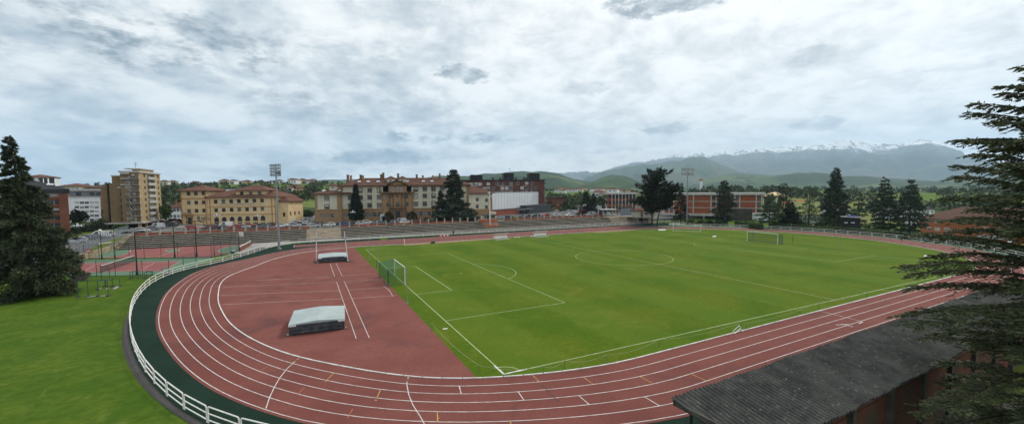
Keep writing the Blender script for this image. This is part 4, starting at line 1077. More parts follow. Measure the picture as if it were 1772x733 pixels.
for (xa, xb, yt) in ((814.5, 835, 303), (872, 889, 299.5), (916, 934, 300)):
    u0, z0 = b.uz(xa, yt, -4); u1, _ = b.uz(xb, yt, -4); mb.face([(u0, 4, zt+.36), (u1, 4, zt+.36), (u1, 4, z0), (u0, 4, z0+.3)]); mb.b2(u0, 4.02, zt+.36, u1, 9, z0)
mb.build('roof_box', M['black'], R)
mb = MB()
for x in (853, 866, 893, 907, 911, 879): u0, z0 = b.uz(x, 308, -3); mb.b2(u0-.5, 3, zt+.36, u0+.5, 4, zt+1.6)
u0, z0 = b.uz(882, 294, -5); mb.tube((u0, 5, zt), (u0, 5, z0+1), .05); mb.tube((u0-.7, 5, z0+.6), (u0+.7, 5, z0+.6), .04)
mb.build('chimney', M['p_dgrey'], R)
b = Bld('small_brick_block', 'small red brick block with flat dark roof to the right of the apartment block', 'building', GB(958, 362), GB(977, 361.5), 10)
zt = b.uz(968, 342)[1]; rr_ = rect_px(b, [(966, 348), (973.5, 347), (973.5, 353), (966, 354)], 1.1, 1.3); mb = MB(); facade(mb, 'f', 0, 0, b.w, 0, zt, rr_); facade(mb, 'r', b.w, 0, 10, 0, zt, []); facade(mb, 'l', 0, 0, 10, 0, zt, []); facade(mb, 'b', 10, 0, b.w, 0, zt, [])
mb.build('wall', M['br_brown'], b.root, fix=False); put_windows(b.root, 'f', 0, rr_); mb = MB(); mb.b2(-.8, -.8, zt, b.w+.8, 10.8, zt+.35); mb.build('roof', M['t_slate'], b.root)

# ------------------------------------------------------------------ school with concrete frame, right
b = Bld('school_left_block', 'left block of the red brick school with tall white concrete fins', 'building', GB(1053, 367), GB(1100, 367), 14)
R = b.root; zt = b.uz(1070, 336.5)[1]; fl_h = zt/3
mb = MB(); rr_ = []
for i in range(8):
    for k in range(3): rr_.append((b.w*(i+.15)/8, k*fl_h+1.1, b.w*(i+.85)/8, k*fl_h+2.9))
facade(mb, 'f', 0, 0, b.w, 0, zt, rr_); facade(mb, 'l', 0, 0, 14, 0, zt, [(2, 1, 6, 3), (2, 1+fl_h, 6, 3+fl_h), (2, 1+2*fl_h, 6, min(zt-.5, 3+2*fl_h))]); facade(mb, 'r', b.w, 0, 14, 0, zt, []); facade(mb, 'b', 14, 0, b.w, 0, zt, [])
mb.build('wall', M['br_orange'], R, fix=False); put_windows(R, 'f', 0, rr_, 'pair', M['p_dgrey'] , [M['glass']])
mb = MB()
for i in range(1, 9): x = b.w*i/8; mb.b2(x-.2, -.55, 0, x+.2, -.005, zt+.1)
mb.build('concrete_fin', M['p_conc_w'], R)
mb = MB(); mb.b2(-1.6, -1.0, zt+.105, b.w+1, 14.6, zt+1.0)
mb.build('parapet', M['p_conc_w'], R)
mb = MB()
for k in range(3): mb.b2(-1.5, 1.2, k*fl_h+.3, -.005, 8, k*fl_h+.5); mb.b2(-1.5, 1.2, k*fl_h+.51, -1.35, 8, k*fl_h+1.4)
mb.build('balcony', M['p_conc_w'], R)

b = Bld('school_building', 'red brick school with white concrete floor bands and a dark recessed ground floor', 'building', G(1150, 377, 0), G(1319, 381, 0), 16)
R = b.root; zt = b.uz(1240, 337.5)[1]; zs = b.uz(1240, 369.5)[1]; zp = b.uz(1240, 334)[1]
bands = [b.uz(1240, 348.3)[1], b.uz(1240, 359.3)[1]]
cols_ = [1150, 1158, 1166, 1200, 1230.5, 1239.5, 1264, 1271.5, 1280, 1308.5, 1318]
cu_ = [b.uz(x, 352)[0] for x in cols_]
zl = [zs+.0, bands[1], bands[0], zt]
mb = MB(); rr_ = []
for (i, j) in ((0, 1), (1, 2), (4, 5), (6, 7), (7, 8), (9, 10)):
    for k in range(3): rr_.append((cu_[i]+.45, zl[k]+.9, cu_[j]-.25, zl[k+1]-.35))
facade(mb, 'f', 0, 0, b.w, zs, zt, rr_); facade(mb, 'r', b.w, 0, 16, zs, zt, [(3, zs+1, 6, zs+2.6)]); facade(mb, 'l', 0, 0, 16, 0, zt, []); facade(mb, 'b', 16, 0, b.w, 0, zt, [])
mb.build('brick_wall', M['br_orange'], R, fix=False); put_windows(R, 'f', 0, rr_, 'cross', M['p_dgrey'], [M['glass'], M['glass2']])
mb = MB()
for z in bands: mb.b2(0, -.12, z-.14, b.w, -.004, z+.14)
for u in cu_[1:]: mb.b2(u-.22, -.3, zs+.01, u+.22, -.125, zt-.01)
mb.b2(cu_[9], -.1, zs, cu_[9]+.1, -.003, zt)
mb.build('concrete_frame', M['p_conc_w'], R)
mb = MB(); mb.b2(-1, -.8, zt+.003, b.w+.8, 16.5, zp+.1); mb.b2(-.5, -.9, zs-1.0, b.w+.9, 16, zs-.004); mb.build('floor_slab', M['p_conc_w'], R)
mb = MB(); mb.b2(0, 3.5, 0, b.w, 15, zs-1.01); mb.build('recessed_wall', M['p_dgrey'], R)
mb = MB()
for u in (0.4, 8, 16, 24, 32, b.w-.5): mb.b2(u-.3, -.3, 0, u+.3, .3, zs-1.01)
mb.build('column', M['p_conc_w'], R)
mb = MB(); u, z = b.uz(1286, 375); mb.b2(u-6, -3, 0, u+3.2, -1, 4.6); mb.build('stone_wall', M['riser'], R)
mb = MB(); u, z = b.uz(1306, 377); mb.b2(u-3, -1.5, 0, u+6, 2.5, 3.0); mb.build('white_annex', M['p_white'], R)
b = Bld('blue_stair_tower', 'blue-grey glazed stair tower at the right end of the red brick school', 'building', G(1320, 381, -.5), G(1333, 381.5, -.5), 8)
zt = b.uz(1326, 340)[1]; mb = MB(); mb.b2(0, 1, 0, b.w, 8, zt); mb.build('tower_wall', M['bluegrey'], b.root)
mb = MB()
for k in range(4): mb.b2(.3, .9, k*zt/4+.4, b.w-.3, .995, (k+1)*zt/4-.3)
mb.build('glazing', M['glass2'], b.root); mb = MB(); hip(mb, -1, .5, b.w+4, 9, zt+.3, 1.6, ov=.8); mb.build('roof', M['p_yellow'], b.root)
# ------------------------------------------------------------------ beige apartment tower
C = gz(245.5, 393.5); Rb = gz(281.5, 386.8)
sd_ = (Rb-C); sd_.z = 0; dep = sd_.length; sdn = sd_.normalized(); fx = Vector((sdn.y, -sdn.x, 0))  # local x (towards the right)
d = ray(172, 393); # intersect vertical plane through C with direction fx
t = ((C.x-EYE.x)*sdn.x+(C.y-EYE.y)*sdn.y)/(d.x*sdn.x+d.y*sdn.y); P = EYE+d*t; A = Vector((P.x, P.y, GZ))
b = Bld('apartment_tower', 'tall beige brick apartment tower with stacked white balconies and a raised ground floor', 'building', A, C, dep)
R = b.root; W = b.w; D = dep
u0, u1, u2, u3 = 0, b.uz(181.5, 350)[0], b.uz(205, 350)[0], b.uz(210.5, 350)[0]
zs = b.uz(240, 384)[1]; zt = b.uz(244, 298.5)[1]; zm = b.uz(192, 317)[1]; zl = b.uz(207, 326)[1]
nf = 8; fh = (zt-zs)/nf
mb = MB()
facade(mb, 'f', 3, u0, u1, zs, zm-.4, []); facade(mb, 'l', u0, 3, D, zs, zm-.4, []); facade(mb, 'r', u1, 2, 3, zs, zm, [])
facade(mb, 'f', 2, u1+.6, u2, zs, zm, []); facade(mb, 'l', u1+.6, 2, 3.2, zs, zm, []); facade(mb, 'b', D, 0, W, zs, zm, [])
mb.face([(0, 3, zm-.4), (u1, 3, zm-.4), (u1, D, zm-.4), (0, D, zm-.4)]); mb.face([(u1, 2, zm), (u2, 2, zm), (u2, D, zm), (u1, D, zm)])
mb.build('left_wing_wall', M['br_tan'], R, fix=False)
mb = MB(); cw = b.uz(219.5, 350)[0]; WN = [(cw-.9+.6, zs+k*fh+.8, cw+1.0+.6, zs+k*fh+fh-.35) for k in range(nf-1)]
ub0 = b.uz(229, 350)[0]; ub1 = b.uz(243, 350)[0]
BD = [(ub0+.3, zs+k*fh+.15, ub1-1.2, zs+k*fh+fh-.4) for k in range(nf)]
facade(mb, 'f', 0, u3, W, zs, zt, WN+BD); facade(mb, 'l', u3, 0, 8, zs, zt, []); facade(mb, 'f', .9, u2, u3, zs, zl, [(u2+.25, zs+k*fh+.5, u3-.25, zs+k*fh+fh-.3) for k in range(nf-2)]); facade(mb, 'b', D, u3, W, zm, zt, []); facade(mb, 'l', u3, 8, D, zm, zt, [])
mb.build('front_wall', M['br_tan'], R, fix=False)
put_windows(R, 'f', 0, WN, styles=['cross', 'half', 'blind']); put_windows(R, 'f', 0, BD, styles=['half', 'cross', 'pair', 'blind'])
mb = MB(); sy = [1.2+ (D-2.4)*i/5 for i in range(6)]
RW = []
for k in range(nf):
    z = zs+k*fh
    RW += [(D*.20, z+.7, D*.29, z+fh-.3), (D*.36, z+.25, D*.72, z+fh-.25), (D*.85, z+.7, D*.93, z+fh-.3)]
facade(mb, 'r', W, 0, D, zs, zt, RW, rec=.5); mb.build('side_wall', M['br_tan_lit'], R, fix=False)
put_windows(R, 'r', W, RW, styles=['pair', 'half', 'blind', 'pair'], rec=.45)
for k in range(nf):
    z = zs+k*fh
    q = MB(); q.b2(ub0-.2, -1.1, z+.0, ub1+.2, -.003, z+.14); q.b2(ub0+2.6, -1.1, z+.141, ub1+.2, -1.0, z+.9); q.b2(ub1+.1, -.99, z+.141, ub1+.2, -.004, z+.9); q.b2(ub0-.2, -1.1, z+.141, ub0-.1, -.004, z+.9)
    q.cur = 1; q.b2(ub0-.09, -1.09, z+.85, ub0+2.59, -1.04, z+.9)
    for i in range(7): q.b2(ub0+.1+i*.38, -1.08, z+.142, ub0+.14+i*.38, -1.04, z+.85)
    q.build('balcony', [M['p_conc_w'], M['dark']], R)
    q = MB(); q.b2(W+.003, D*.36, z+.0, W+.5, D*.72, z+.95); q.build('balcony', M['p_conc_w'], R)
mb = MB(); mb.b2(-.5, -1.3, zs-.45, W+.9, D+.6, zs-.003); mb.build('base_slab', M['p_conc_w'], R)
mb = MB(); mb.b2(u3-.3, -.35, zt+.003, W+.35, D+.3, zt+.55); mb.build('roof_slab', M['p_conc_w'], R)
mb = MB(); mb.b2(u2-.2, .6, zl, u3-.005, .895, zl+.7); mb.b2(u3, -.30, zt-2*fh-.1, ub0-.3, -.004, zt-2*fh+.25); mb.b2(u3+.3, -.9, zt-fh*1.0-.1, ub0-.3, -.005, zt-fh+.25)
mb.b2(u3+.3, -.9, zt-.6, ub0-.3, -.006, zt+.001); mb.build('white_band', M['p_conc_w'], R)
up0, up1 = b.uz(216, 295, -3)[0], b.uz(243, 295, -3)[0]; zp = b.uz(230, 291, -3)[1]
mb = MB(); mb.b2(up0+2, 3, zt+.552, up1, D-5, zp-.3); mb.cur = 1; mb.b2(up0, 2.4, zp-.299, up1+.3, D-4.5, zp); mb.build('penthouse', [M['br_tan_lit'], M['p_conc_w']], R)
ul = b.uz(193, 305, -4)[0]; mb = MB(); zq = b.uz(200, 305, -4)[1]; mb.b2(ul, 4, zm+.01, u3-.02, D-3, zq); mb.cur = 1; mb.b2(ul-.2, 3.8, zq+.001, u3-.03, D-2.8, zq+.4); mb.build('set_back_storey', [M['br_tan'], M['p_conc_w']], R)
mb = MB(); ua = b.uz(232, 280, -5)[0]; mb.tube((ua, 6, zp), (ua, 6, zp+2.4), .05); 
for z in (1.2, 1.7, 2.2): mb.tube((ua-.6, 6, zp+z), (ua+.6, 6, zp+z), .03)
mb.build('antenna', M['dark'], R)
mb = MB(); mb.b2(1, 3.2, 0, W-1, D-2, zs-.46); mb.build('recessed_ground_floor', M['p_dgrey'], R)
mb = MB()
for u in (1, 6, 11, W-.6): mb.b2(u-.3, -.4, 0, u+.3, .2, zs-.46)
for y in (5, 10, D-.5): mb.b2(W-.6, y-.3, 0, W, y+.3, zs-.46)
mb.build('pillar', M['p_yellow'], R)

# ------------------------------------------------------------------ brown brick block, far left
def perpA(Bp, L):
    v = (Bp-EYE); v.z = 0; v.normalize(); p = Vector((-v.y, v.x, 0)); return Bp+p*L
BRB = gz(120, 407.5); BRA = perpA(BRB, 34)
b = Bld('brick_apartment_building', 'red-brown brick apartment building with a dark slate hip roof beside the big spruce', 'building', BRA, BRB, 14)
R = b.root; ze = b.uz(100, 334)[1]; W = b.w; fh = ze/5.05
ROW = [336.8, 350.2, 363.8, 376.8, 389.5]
WN = []
for i, y in enumerate(ROW):
    for x, w in ((93.8, 2.8), (75, 1.5), (40, 2.6), (5, 2.6), (-25, 2.6)):
        WN += rect_px(b, [(x, y+(93.8-x)*.02)], w, 1.3)
mb = MB(); facade(mb, 'f', 0, 0, W, 1.6, ze, WN); facade(mb, 'r', W, 0, 14, 1.6, ze, [(5, z, 6.2, z+1.2) for z in (3, 5.3, 7.6, 9.9)]); facade(mb, 'b', 14, 0, W, 1.6, ze, []); facade(mb, 'l', 0, 0, 14, 1.6, ze, [])
mb.build('wall', M['br_brown'], R, fix=False); put_windows(R, 'f', 0, WN, styles=['half', 'long', 'blind', 'long'])
up_ = b.uz(102.5, 360)[0]; mb = MB(); mb.b2(up_, -.5, 1.4, W+.3, -.003, ze-.05); mb.build('corner_pier', M['br_brown'], R)
for x in (93.8, 40, 5):
    for k in (0, 1, 2, 3):
        u, z = b.uz(x, ROW[k]+6.0+(93.8-x)*.02); q = MB(); q.b2(u-1.6, -.3, z-.3, u+1.6, -.004, z+.45); q.build('sill_band', M['br_brown'], R)
mb = MB(); mb.b2(1, 1.5, 0, W-1, 13, 1.59); mb.b2(-.1, -.1, 1.3, W+.1, 14.1, 1.598); mb.build('ground_floor', M['p_dgrey'], R)
rf = MB(); hip(rf, 0, 0, W, 14, ze+1.1, 2.7, ov=.7, ridge_axis='x', inset=7, th=1.1); rf.build('roof', M['t_slate'], R)
for x, y in ((87, 321.5), (5.5, 328)): u, _ = b.uz(x, y, -3); skylight(R, (u, 3.2, ze+1.1+2.7*3.9/7.7), 1.4, 1.1, .33)
for x in (71, 79, 88, 91): u, _ = b.uz(x, 312, -6); chimney(R, u, 6.5, ze+2.8, 1.5, .7, M['p_dgrey'])

b = Bld('white_apartment_building', 'white rendered apartment building with grey attic storey between brick block and beige tower', 'building', perpA(gz(176, 381.5), (gz(176, 381.5)-gz(119, 382.5)).length*.93), gz(176, 381.5), 12)
R = b.root; zw = b.uz(150, 341)[1]; zg = b.uz(150, 330)[1]; zp = b.uz(150, 326.5)[1]
WN = []
for y in (342.2, 350, 357.6, 365, 372.3, 379.5):
    for x in (133, 141.8, 150.2, 159, 167.4): WN += rect_px(b, [(x, y+.6)], 1.35, 1.05)
WN = [r for r in WN if r[3] < zw-.1]
mb = MB(); facade(mb, 'f', 0, 0, b.w, 0, zw, WN); facade(mb, 'r', b.w, 0, 12, 0, zw, []); facade(mb, 'l', 0, 0, 12, 0, zw, []); facade(mb, 'b', 12, 0, b.w, 0, zw, []); mb.build('wall', M['p_white'], R, fix=False)
put_windows(R, 'f', 0, WN, styles=['pair', 'half', 'blind', 'pair'])
mb = MB(); mb.b2(2, .8, zw, b.w, 11, zg); mb.build('attic_storey', M['p_grey'], R)
mb = MB(); mb.b2(1.5, .4, zg+.002, b.w+.3, 11.4, zp); mb.b2(-.2, -.3, zw+.001, b.w+.3, .79, zw+.35); mb.build('roof_edge', M['p_conc_w'], R)
for x in (136, 159, 170):
    q = MB(); u, z = b.uz(x, 335); q.b2(u-.8, .72, z-.9, u+.8, .795, z+.6); q.build('window', M['glass'], R)

def house(name, label, A, B, depth, wall_z, wm, rm, rh=2.2, rows=1, ncol=3, cat='house', group=None, z0=None, wst=('pair', 'half'), flat=False, ww=1.2, wh=1.3):
    b = Bld(name, label, cat, A, B, depth, group)
    R = b.root; nfl = rows; fh = wall_z/nfl
    WN = [(b.w*(i+.5)/ncol-ww/2, k*fh+fh*.38, b.w*(i+.5)/ncol+ww/2, k*fh+fh*.38+wh) for i in range(ncol) for k in range(nfl)]
    mb = MB(); facade(mb, 'f', 0, 0, b.w, 0, wall_z, WN); facade(mb, 'r', b.w, 0, depth, 0, wall_z, []); facade(mb, 'l', 0, 0, depth, 0, wall_z, []); facade(mb, 'b', depth, 0, b.w, 0, wall_z, [])
    mb.build('wall', wm, R, fix=False); put_windows(R, 'f', 0, WN, styles=list(wst))
    rf = MB()
    if flat: rf.b2(-.3, -.3, wall_z, b.w+.3, depth+.3, wall_z+.5)
    else: hip(rf, 0, 0, b.w, depth, wall_z+.15, rh, ov=.5, ridge_axis='x' if b.w > depth else 'y')
    rf.build('roof', rm, R)
    return b
def hz_(px_, py_, P): return zat(P, px_, py_)-P.z
A, B = gz(287, 380.5), gz(318, 380); hh = house('white_house', 'two storey white house with reddish roof just left of the ochre faculty building', A, B, 9, hz_(300, 359.5, (A+B)/2), M['p_white'], M['t_brown'], 2.2, 2, 5)
chimney(hh.root, hh.w*.2, 5, 8, 1, .6)
A, B = gz(41, 372), gz(76, 371.5); house('hilltop_apartments', 'white apartments with orange roof rising behind the slate roofed brick block', A, B, 12, hz_(60, 306.5, (A+B)/2), M['p_white'], M['t_red'], 1.6, 8, 4, 'building')
A, B = gz(0, 372), gz(24, 372); house('gabled_apartments', 'cream apartments with grey sloping roof behind the brick block at the far left', A, B, 12, hz_(10, 312, (A+B)/2), M['p_yellow'], M['p_grey'], 2.6, 7, 3, 'building')
A, B = gz(101, 372), gz(140, 371.5); house('roofed_apartments', 'long brown-roofed apartments rising behind the white apartment building', A, B, 12, hz_(120, 322.5, (A+B)/2), M['p_cream'], M['t_red'], 1.8, 6, 5, 'building')
A, B = gz(150, 371), gz(172, 371); house('brown_roof_apartments', 'brown roofed apartments seen over the roof of the white apartment building', A, B, 12, hz_(160, 325, (A+B)/2), M['br_brown'], M['t_brown'], 1.4, 6, 3, 'building')

# ------------------------------------------------------------------ orange residential block, right
ZE = .6
P0, P1 = G(1593, 376.5, ZE), G(1815, 389.5, ZE)
b = Bld('orange_residential_block', 'orange brick residential block with grey-brown hip roof below the far right bend', 'building', Vector((P0.x, P0.y, -9.3)), Vector((P1.x, P1.y, -9.3)), 16)
R = b.root; ze = b.uz(1593, 377)[1]
WN = []
k = 0
for y, xs_ in ((382.2, (1605.5, 1622, 1663, 1700, 1740, 1775)), (395, (1607, 1621.5, 1638, 1651, 1689, 1722, 1752, 1780)), (408.5, (1620, 1640, 1665, 1690, 1750, 1780))):
    for x in xs_: WN += rect_px(b, [(x, y+(x-1605)*.055)], 2.0 if k % 3 else 1.6, 1.35); k += 1
mb = MB(); facade(mb, 'f', 0, 0, b.w, 0, ze, WN); facade(mb, 'r', b.w, 0, 16, 0, ze, []); facade(mb, 'l', 0, 0, 16, 0, ze, []); facade(mb, 'b', 16, 0, b.w, 0, ze, []); mb.build('wall', M['br_orange2'], R, fix=False)
put_windows(R, 'f', 0, WN, styles=['half', 'blind', 'pair', 'half'])
for x, y, w in ((1725, 397, 6), (1719, 410, 7.5), (1668, 383, 4)):
    u, z = b.uz(x, y); q = MB(); q.b2(u-w/2, -1.0, z-.5, u+w/2, -.004, z+.55); q.build('balcony', M['p_conc_w'], R)
mb = MB(); mb.b2(-.6, -.7, ze-.4, b.w+.6, -.005, ze+.1); mb.build('eaves', M['p_conc_w'], R)
rf = MB(); hip(rf, 0, 0, b.w, 16, ze+.12, 4.6, ov=.9, ridge_axis='x', inset=9); rf.build('roof', M['t_brown'], R)
def vh(x0, x1, ybase, z0, ytop, name, label, wm, rm, rh, rows, ncol, dp=10, flat=False, group=None):
    A, B = G(x0, ybase, z0), G(x1, ybase+.05, z0); return house(name, label, A, B, dp, hz_((x0+x1)/2, ytop, (A+B)/2), wm, rm, rh, rows, ncol, flat=flat, group=group)
vh(1586, 1616, 392, -9.4, 362, 'dark_roofed_house', 'white house with dark blue-grey roof behind the left end of the orange block', M['p_white'], M['t_slate'], 2.2, 3, 4)
vh(1633, 1660, 368, -9.4, 354, 'flat_workshop', 'pale flat roofed building beyond the orange block roof', M['p_conc_w'], M['p_grey'], 1, 2, 5, flat=True)
vh(1668, 1700, 366, -9.4, 352, 'white_warehouse', 'white low warehouse in the valley beyond the orange block', M['p_white'], M['p_conc_w'], 1, 2, 6, flat=True)
vh(1357, 1378, 378, -9.4, 354, 'red_roofed_house', 'house with bright orange roof seen between the conifers right of the school', M['p_cream'], M['br_orange2'], 3, 2, 3)
vh(1380, 1398, 374, -9.4, 352, 'red_roofed_house', 'pink house with orange roof behind the pale bare-topped conifer', M['p_cream'], M['br_orange2'], 3, 2, 3)
vh(1382, 1432, 394, -9.2, 366, 'white_block', 'long white building glimpsed through the conifers right of the school', M['p_white'], M['p_conc_w'], 1, 3, 8, flat=True)
vh(1440, 1470, 380, -9.4, 360, 'cream_villa', 'cream villa with brown roof glimpsed behind the scoreboard trees', M['p_cream'], M['t_brown'], 2, 2, 3)
vh(1532, 1562, 384, -9.4, 365, 'white_villa', 'white villa glimpsed between the two right-hand cedars', M['p_white'], M['t_slate'], 1.6, 2, 4)
vh(1495, 1522, 372, -9.4, 358, 'pale_villa', 'pale villa low behind the rightmost trees of the far bend', M['p_white'], M['t_brown'], 1.6, 2, 3)
# village houses on the ridges
def ridge_house(x, t, w, H_, i, D, D0):
    X, Y, z = H_(x, t); ang = CAM['yaw']-math.pi/2+rnd.uniform(-.5, .5)
    sty = [('p_white', 't_red'), ('p_cream', 't_red'), ('p_yellow', 't_brown'), ('p_white', 't_brown')][i % 4]
    r_ = thing('village_house', ['small white village house with red roof on the green ridge', 'small cream village house with red roof on the green ridge', 'small ochre village house with brown roof on the green ridge', 'small white village house with brown roof on the green ridge'][i % 4], 'house', (X, Y, z-.6), ang, 'village houses scattered over the green ridge')
    h = rnd.uniform(3.2, 5.5); d_ = w*.75
    mb = MB(); mb.b2(-w/2, -d_/2, 0, w/2, d_/2, h); mb.build('wall', M[sty[0]], r_)
    rf = MB(); hip(rf, -w/2, -d_/2, w/2, d_/2, h+.1, w*.2, ov=.4, th=.1); rf.build('roof', M[sty[1]], r_)
    q = MB(); q.b2(-w*.3, -d_/2-.03, h*.45, -w*.12, -d_/2-.003, h*.75); q.build('window', M['glass'], r_)
    q = MB(); q.b2(w*.12, -d_/2-.03, h*.45, w*.3, -d_/2-.003, h*.75); q.build('window', M['glass'], r_)
VH = [(966, .86, 9), (972, .97, 10), (980, .93, 9), (990, .88, 10), (996, .9, 11), (1003, .92, 9), (1010, .95, 9), (1030, .9, 12), (1040, .86, 9), (1047, .93, 11), (1054, .9, 12), (1061, .88, 14), (1068, .95, 10), (1078, .92, 10), (1090, .96, 10),
      (506, .93, 9), (512, .86, 9), (519, .97, 9), (524, .90, 10), (530, .96, 11), (536, .88, 10), (542, .93, 12), (513, .55, 9), (503, .50, 11), (498, .48, 9), (451, .99, 10), (389, .985, 11), (405, .95, 8), (340, .99, 9), (300, .97, 8), (428, .9, 9), (484, .99, 9), (470, .93, 8), (285, .93, 9), (520, .45, 8), (975, .8, 8), (1036, .5, 13), (1042, .5, 12), (1047, .5, 9)]
for i, (x, t, w) in enumerate(VH): ridge_house(x, t, w, H1, i if i not in (25,) else 2, 640, 235)
X, Y, z = H1b(1213, .96); t = thing('water_tower', 'slim white tower with pink cap on the wooded rise behind the school', 'tower', (X, Y, z-1)); mb = MB(); mb.tube((0, 0, 0), (0, 0, 11), 1.6, 1.5, 12); mb.build('shaft', M['p_white'], t); mb = MB(); mb.tube((0, 0, 11), (0, 0, 13), 1.9, 1.9, 12); mb.build('cap', M['p_ytrim'], t)

# ------------------------------------------------------------------ roofed stand at lower right
ZF, ZB = 4.2, 3.55
f0 = G(1161.7, 687.6, ZF); f1 = G(1640, 521.5, ZF); b1 = G(1666, 609, ZB)
rz = facing(f0, f1); t = thing('roofed_stand', 'low spectator stand with weathered grey corrugated roof and brick back wall beside the home straight', 'stand', f0, rz)
t.location.z = 0
c, s = math.cos(rz), math.sin(rz); loc = lambda P: ((P.x-f0.x)*c+(P.y-f0.y)*s, -(P.x-f0.x)*s+(P.y-f0.y)*c)
yb = loc(b1)[1]; Lr = 46.0
m = bpy.data.materials.new('corrugated_sheet'); m.use_nodes = True; N = NT(m.node_tree)
tc = N.n('ShaderNodeTexCoord').outputs['Object']; mp = N.n('ShaderNodeMapping', Vector=tc); mp.inputs['Scale'].default_value = (.8, .8, 1)
col = N.mix(N.ramp(N.noise(mp.outputs[0], 1.2, 6, .65), .35, .65), (.042, .043, .041), (.075, .076, .071))
col = N.mix(N.m('MULTIPLY', N.ramp(N.noise(tc, 5, 6, .78), .56, .66), .7), col, (.22, .22, .20))
col = N.mix(N.m('MULTIPLY', N.ramp(N.noise(tc, .7, 4, .6), .5, .7), .5), col, (.12, .12, .115))
bs = N.n('ShaderNodeBsdfPrincipled', Base__Color=col, Roughness=.95); bs.inputs['Specular IOR Level'].default_value = .1; N.n('ShaderNodeOutputMaterial', Surface=bs)
M['corr'] = m
mb = MB(); per = .24; k = int(Lr/per*6); rows_ = [(-.0, ZF)] + [(yb*j/4, ZF+(ZB-ZF)*j/4) for j in range(1, 5)]
grid = []
rr2 = random.Random(3)
for j, (yy, zz) in enumerate(rows_):
    row = []
    for i in range(k+1):
        x = i*per/6; row.append(mb.pt((x, yy+(.03*math.sin(x*1.7)+.02*math.sin(x*6.1) if j in (0, 4) else 0), zz+.048*math.sin(2*math.pi*x/per)+.02*math.sin(x*.9+j))))
    grid.append(row)
for j in range(4):
    for i in range(k): mb.f.append([grid[j][i], grid[j+1][i], grid[j+1][i+1], grid[j][i+1]]); mb.mi.append(0)
mb.build('corrugated_roof', M['corr'], t, smooth=True, fix=False)
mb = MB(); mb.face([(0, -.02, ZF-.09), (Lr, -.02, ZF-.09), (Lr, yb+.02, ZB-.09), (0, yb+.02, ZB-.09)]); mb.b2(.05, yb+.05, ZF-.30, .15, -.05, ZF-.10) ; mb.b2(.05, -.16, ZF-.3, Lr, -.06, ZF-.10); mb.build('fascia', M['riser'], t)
dkb = mat('dark_orange_brick', (.125, .046, .03), (.09, .036, .024), scale=1.5, rough=.95, c3=(.07, .05, .035), s3=.5)  # dark orange-brown brick with duller brown blotches
yw = yb+.45
mb = MB(); xc = 0
segs = []
x = 0.3
while x < Lr-1:
    segs.append((x, x+3.2)); x += 3.75
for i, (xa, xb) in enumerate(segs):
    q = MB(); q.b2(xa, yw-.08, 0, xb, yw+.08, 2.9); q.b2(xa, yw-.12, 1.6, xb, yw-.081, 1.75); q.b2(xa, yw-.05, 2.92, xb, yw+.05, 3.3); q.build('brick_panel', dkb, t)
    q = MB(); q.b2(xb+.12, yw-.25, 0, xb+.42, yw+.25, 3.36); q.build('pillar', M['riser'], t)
mb = MB(); mb.b2(.3, yw+.2, .002, Lr-.3, -1.2, .45); mb.b2(.3, yw+.2, .451, Lr-.3, -2.3, .85); mb.build('seating_step', M['concrete'], t)
q = MB()
for i in range(10): q.tube((.6+i*4.9, -.5, 0), (.6+i*4.9, -.5, ZF-.12), .06)
q.build('front_post', M['dark'], t)
# yard behind the stand
struct(sheet('yard', [G(1380, 760), G(1772, 560), G(2100, 560), G(2100, 900), G(1380, 900)], -.006, M['rough']))
struct(sheet('yard_path', [G(1560, 733+30), G(1640, 700), G(1700, 706), G(1800, 680), G(1800, 720), G(1700, 760)], .004, M['path']))
# ------------------------------------------------------------------ trees
def quads_mesh(name, P, m, parent):
    """P: (n,4,3) array of leaf faces"""
    P = np.asarray(P, dtype=np.float32); n_ = len(P); me = bpy.data.meshes.new(name)
    me.vertices.add(n_*4); me.vertices.foreach_set('co', P.reshape(-1)); me.loops.add(n_*4); me.loops.foreach_set('vertex_index', np.arange(n_*4, dtype=np.int32))
    me.polygons.add(n_); me.polygons.foreach_set('loop_start', np.arange(0, n_*4, 4, dtype=np.int32)); me.polygons.foreach_set('loop_total', np.full(n_, 4, dtype=np.int32))
    me.materials.append(m); me.update(calc_edges=True); me.validate()
    return link(name, me, parent)
def leaves(C, D, size, aspect, jit, rg, flat=0.0):
    """leaf quads at centres C pointing along D"""
    n_ = len(C); d = D+rg.normal(0, jit, (n_, 3)); d /= np.linalg.norm(d, axis=1)[:, None]+1e-9
    r = rg.normal(0, 1, (n_, 3)); r[:, 2] *= (1-flat); s = np.cross(d, r); s /= np.linalg.norm(s, axis=1)[:, None]+1e-9
    if flat: s[:, 2] *= (1-flat); s /= np.linalg.norm(s, axis=1)[:, None]+1e-9
    L = size*rg.uniform(.6, 1.3, (n_, 1)); w = L*aspect
    a = C; b = C+d*L*.5+s*w*.5; c = C+d*L; e = C+d*L*.5-s*w*.5
    return np.stack([a, b, c, e], 1)
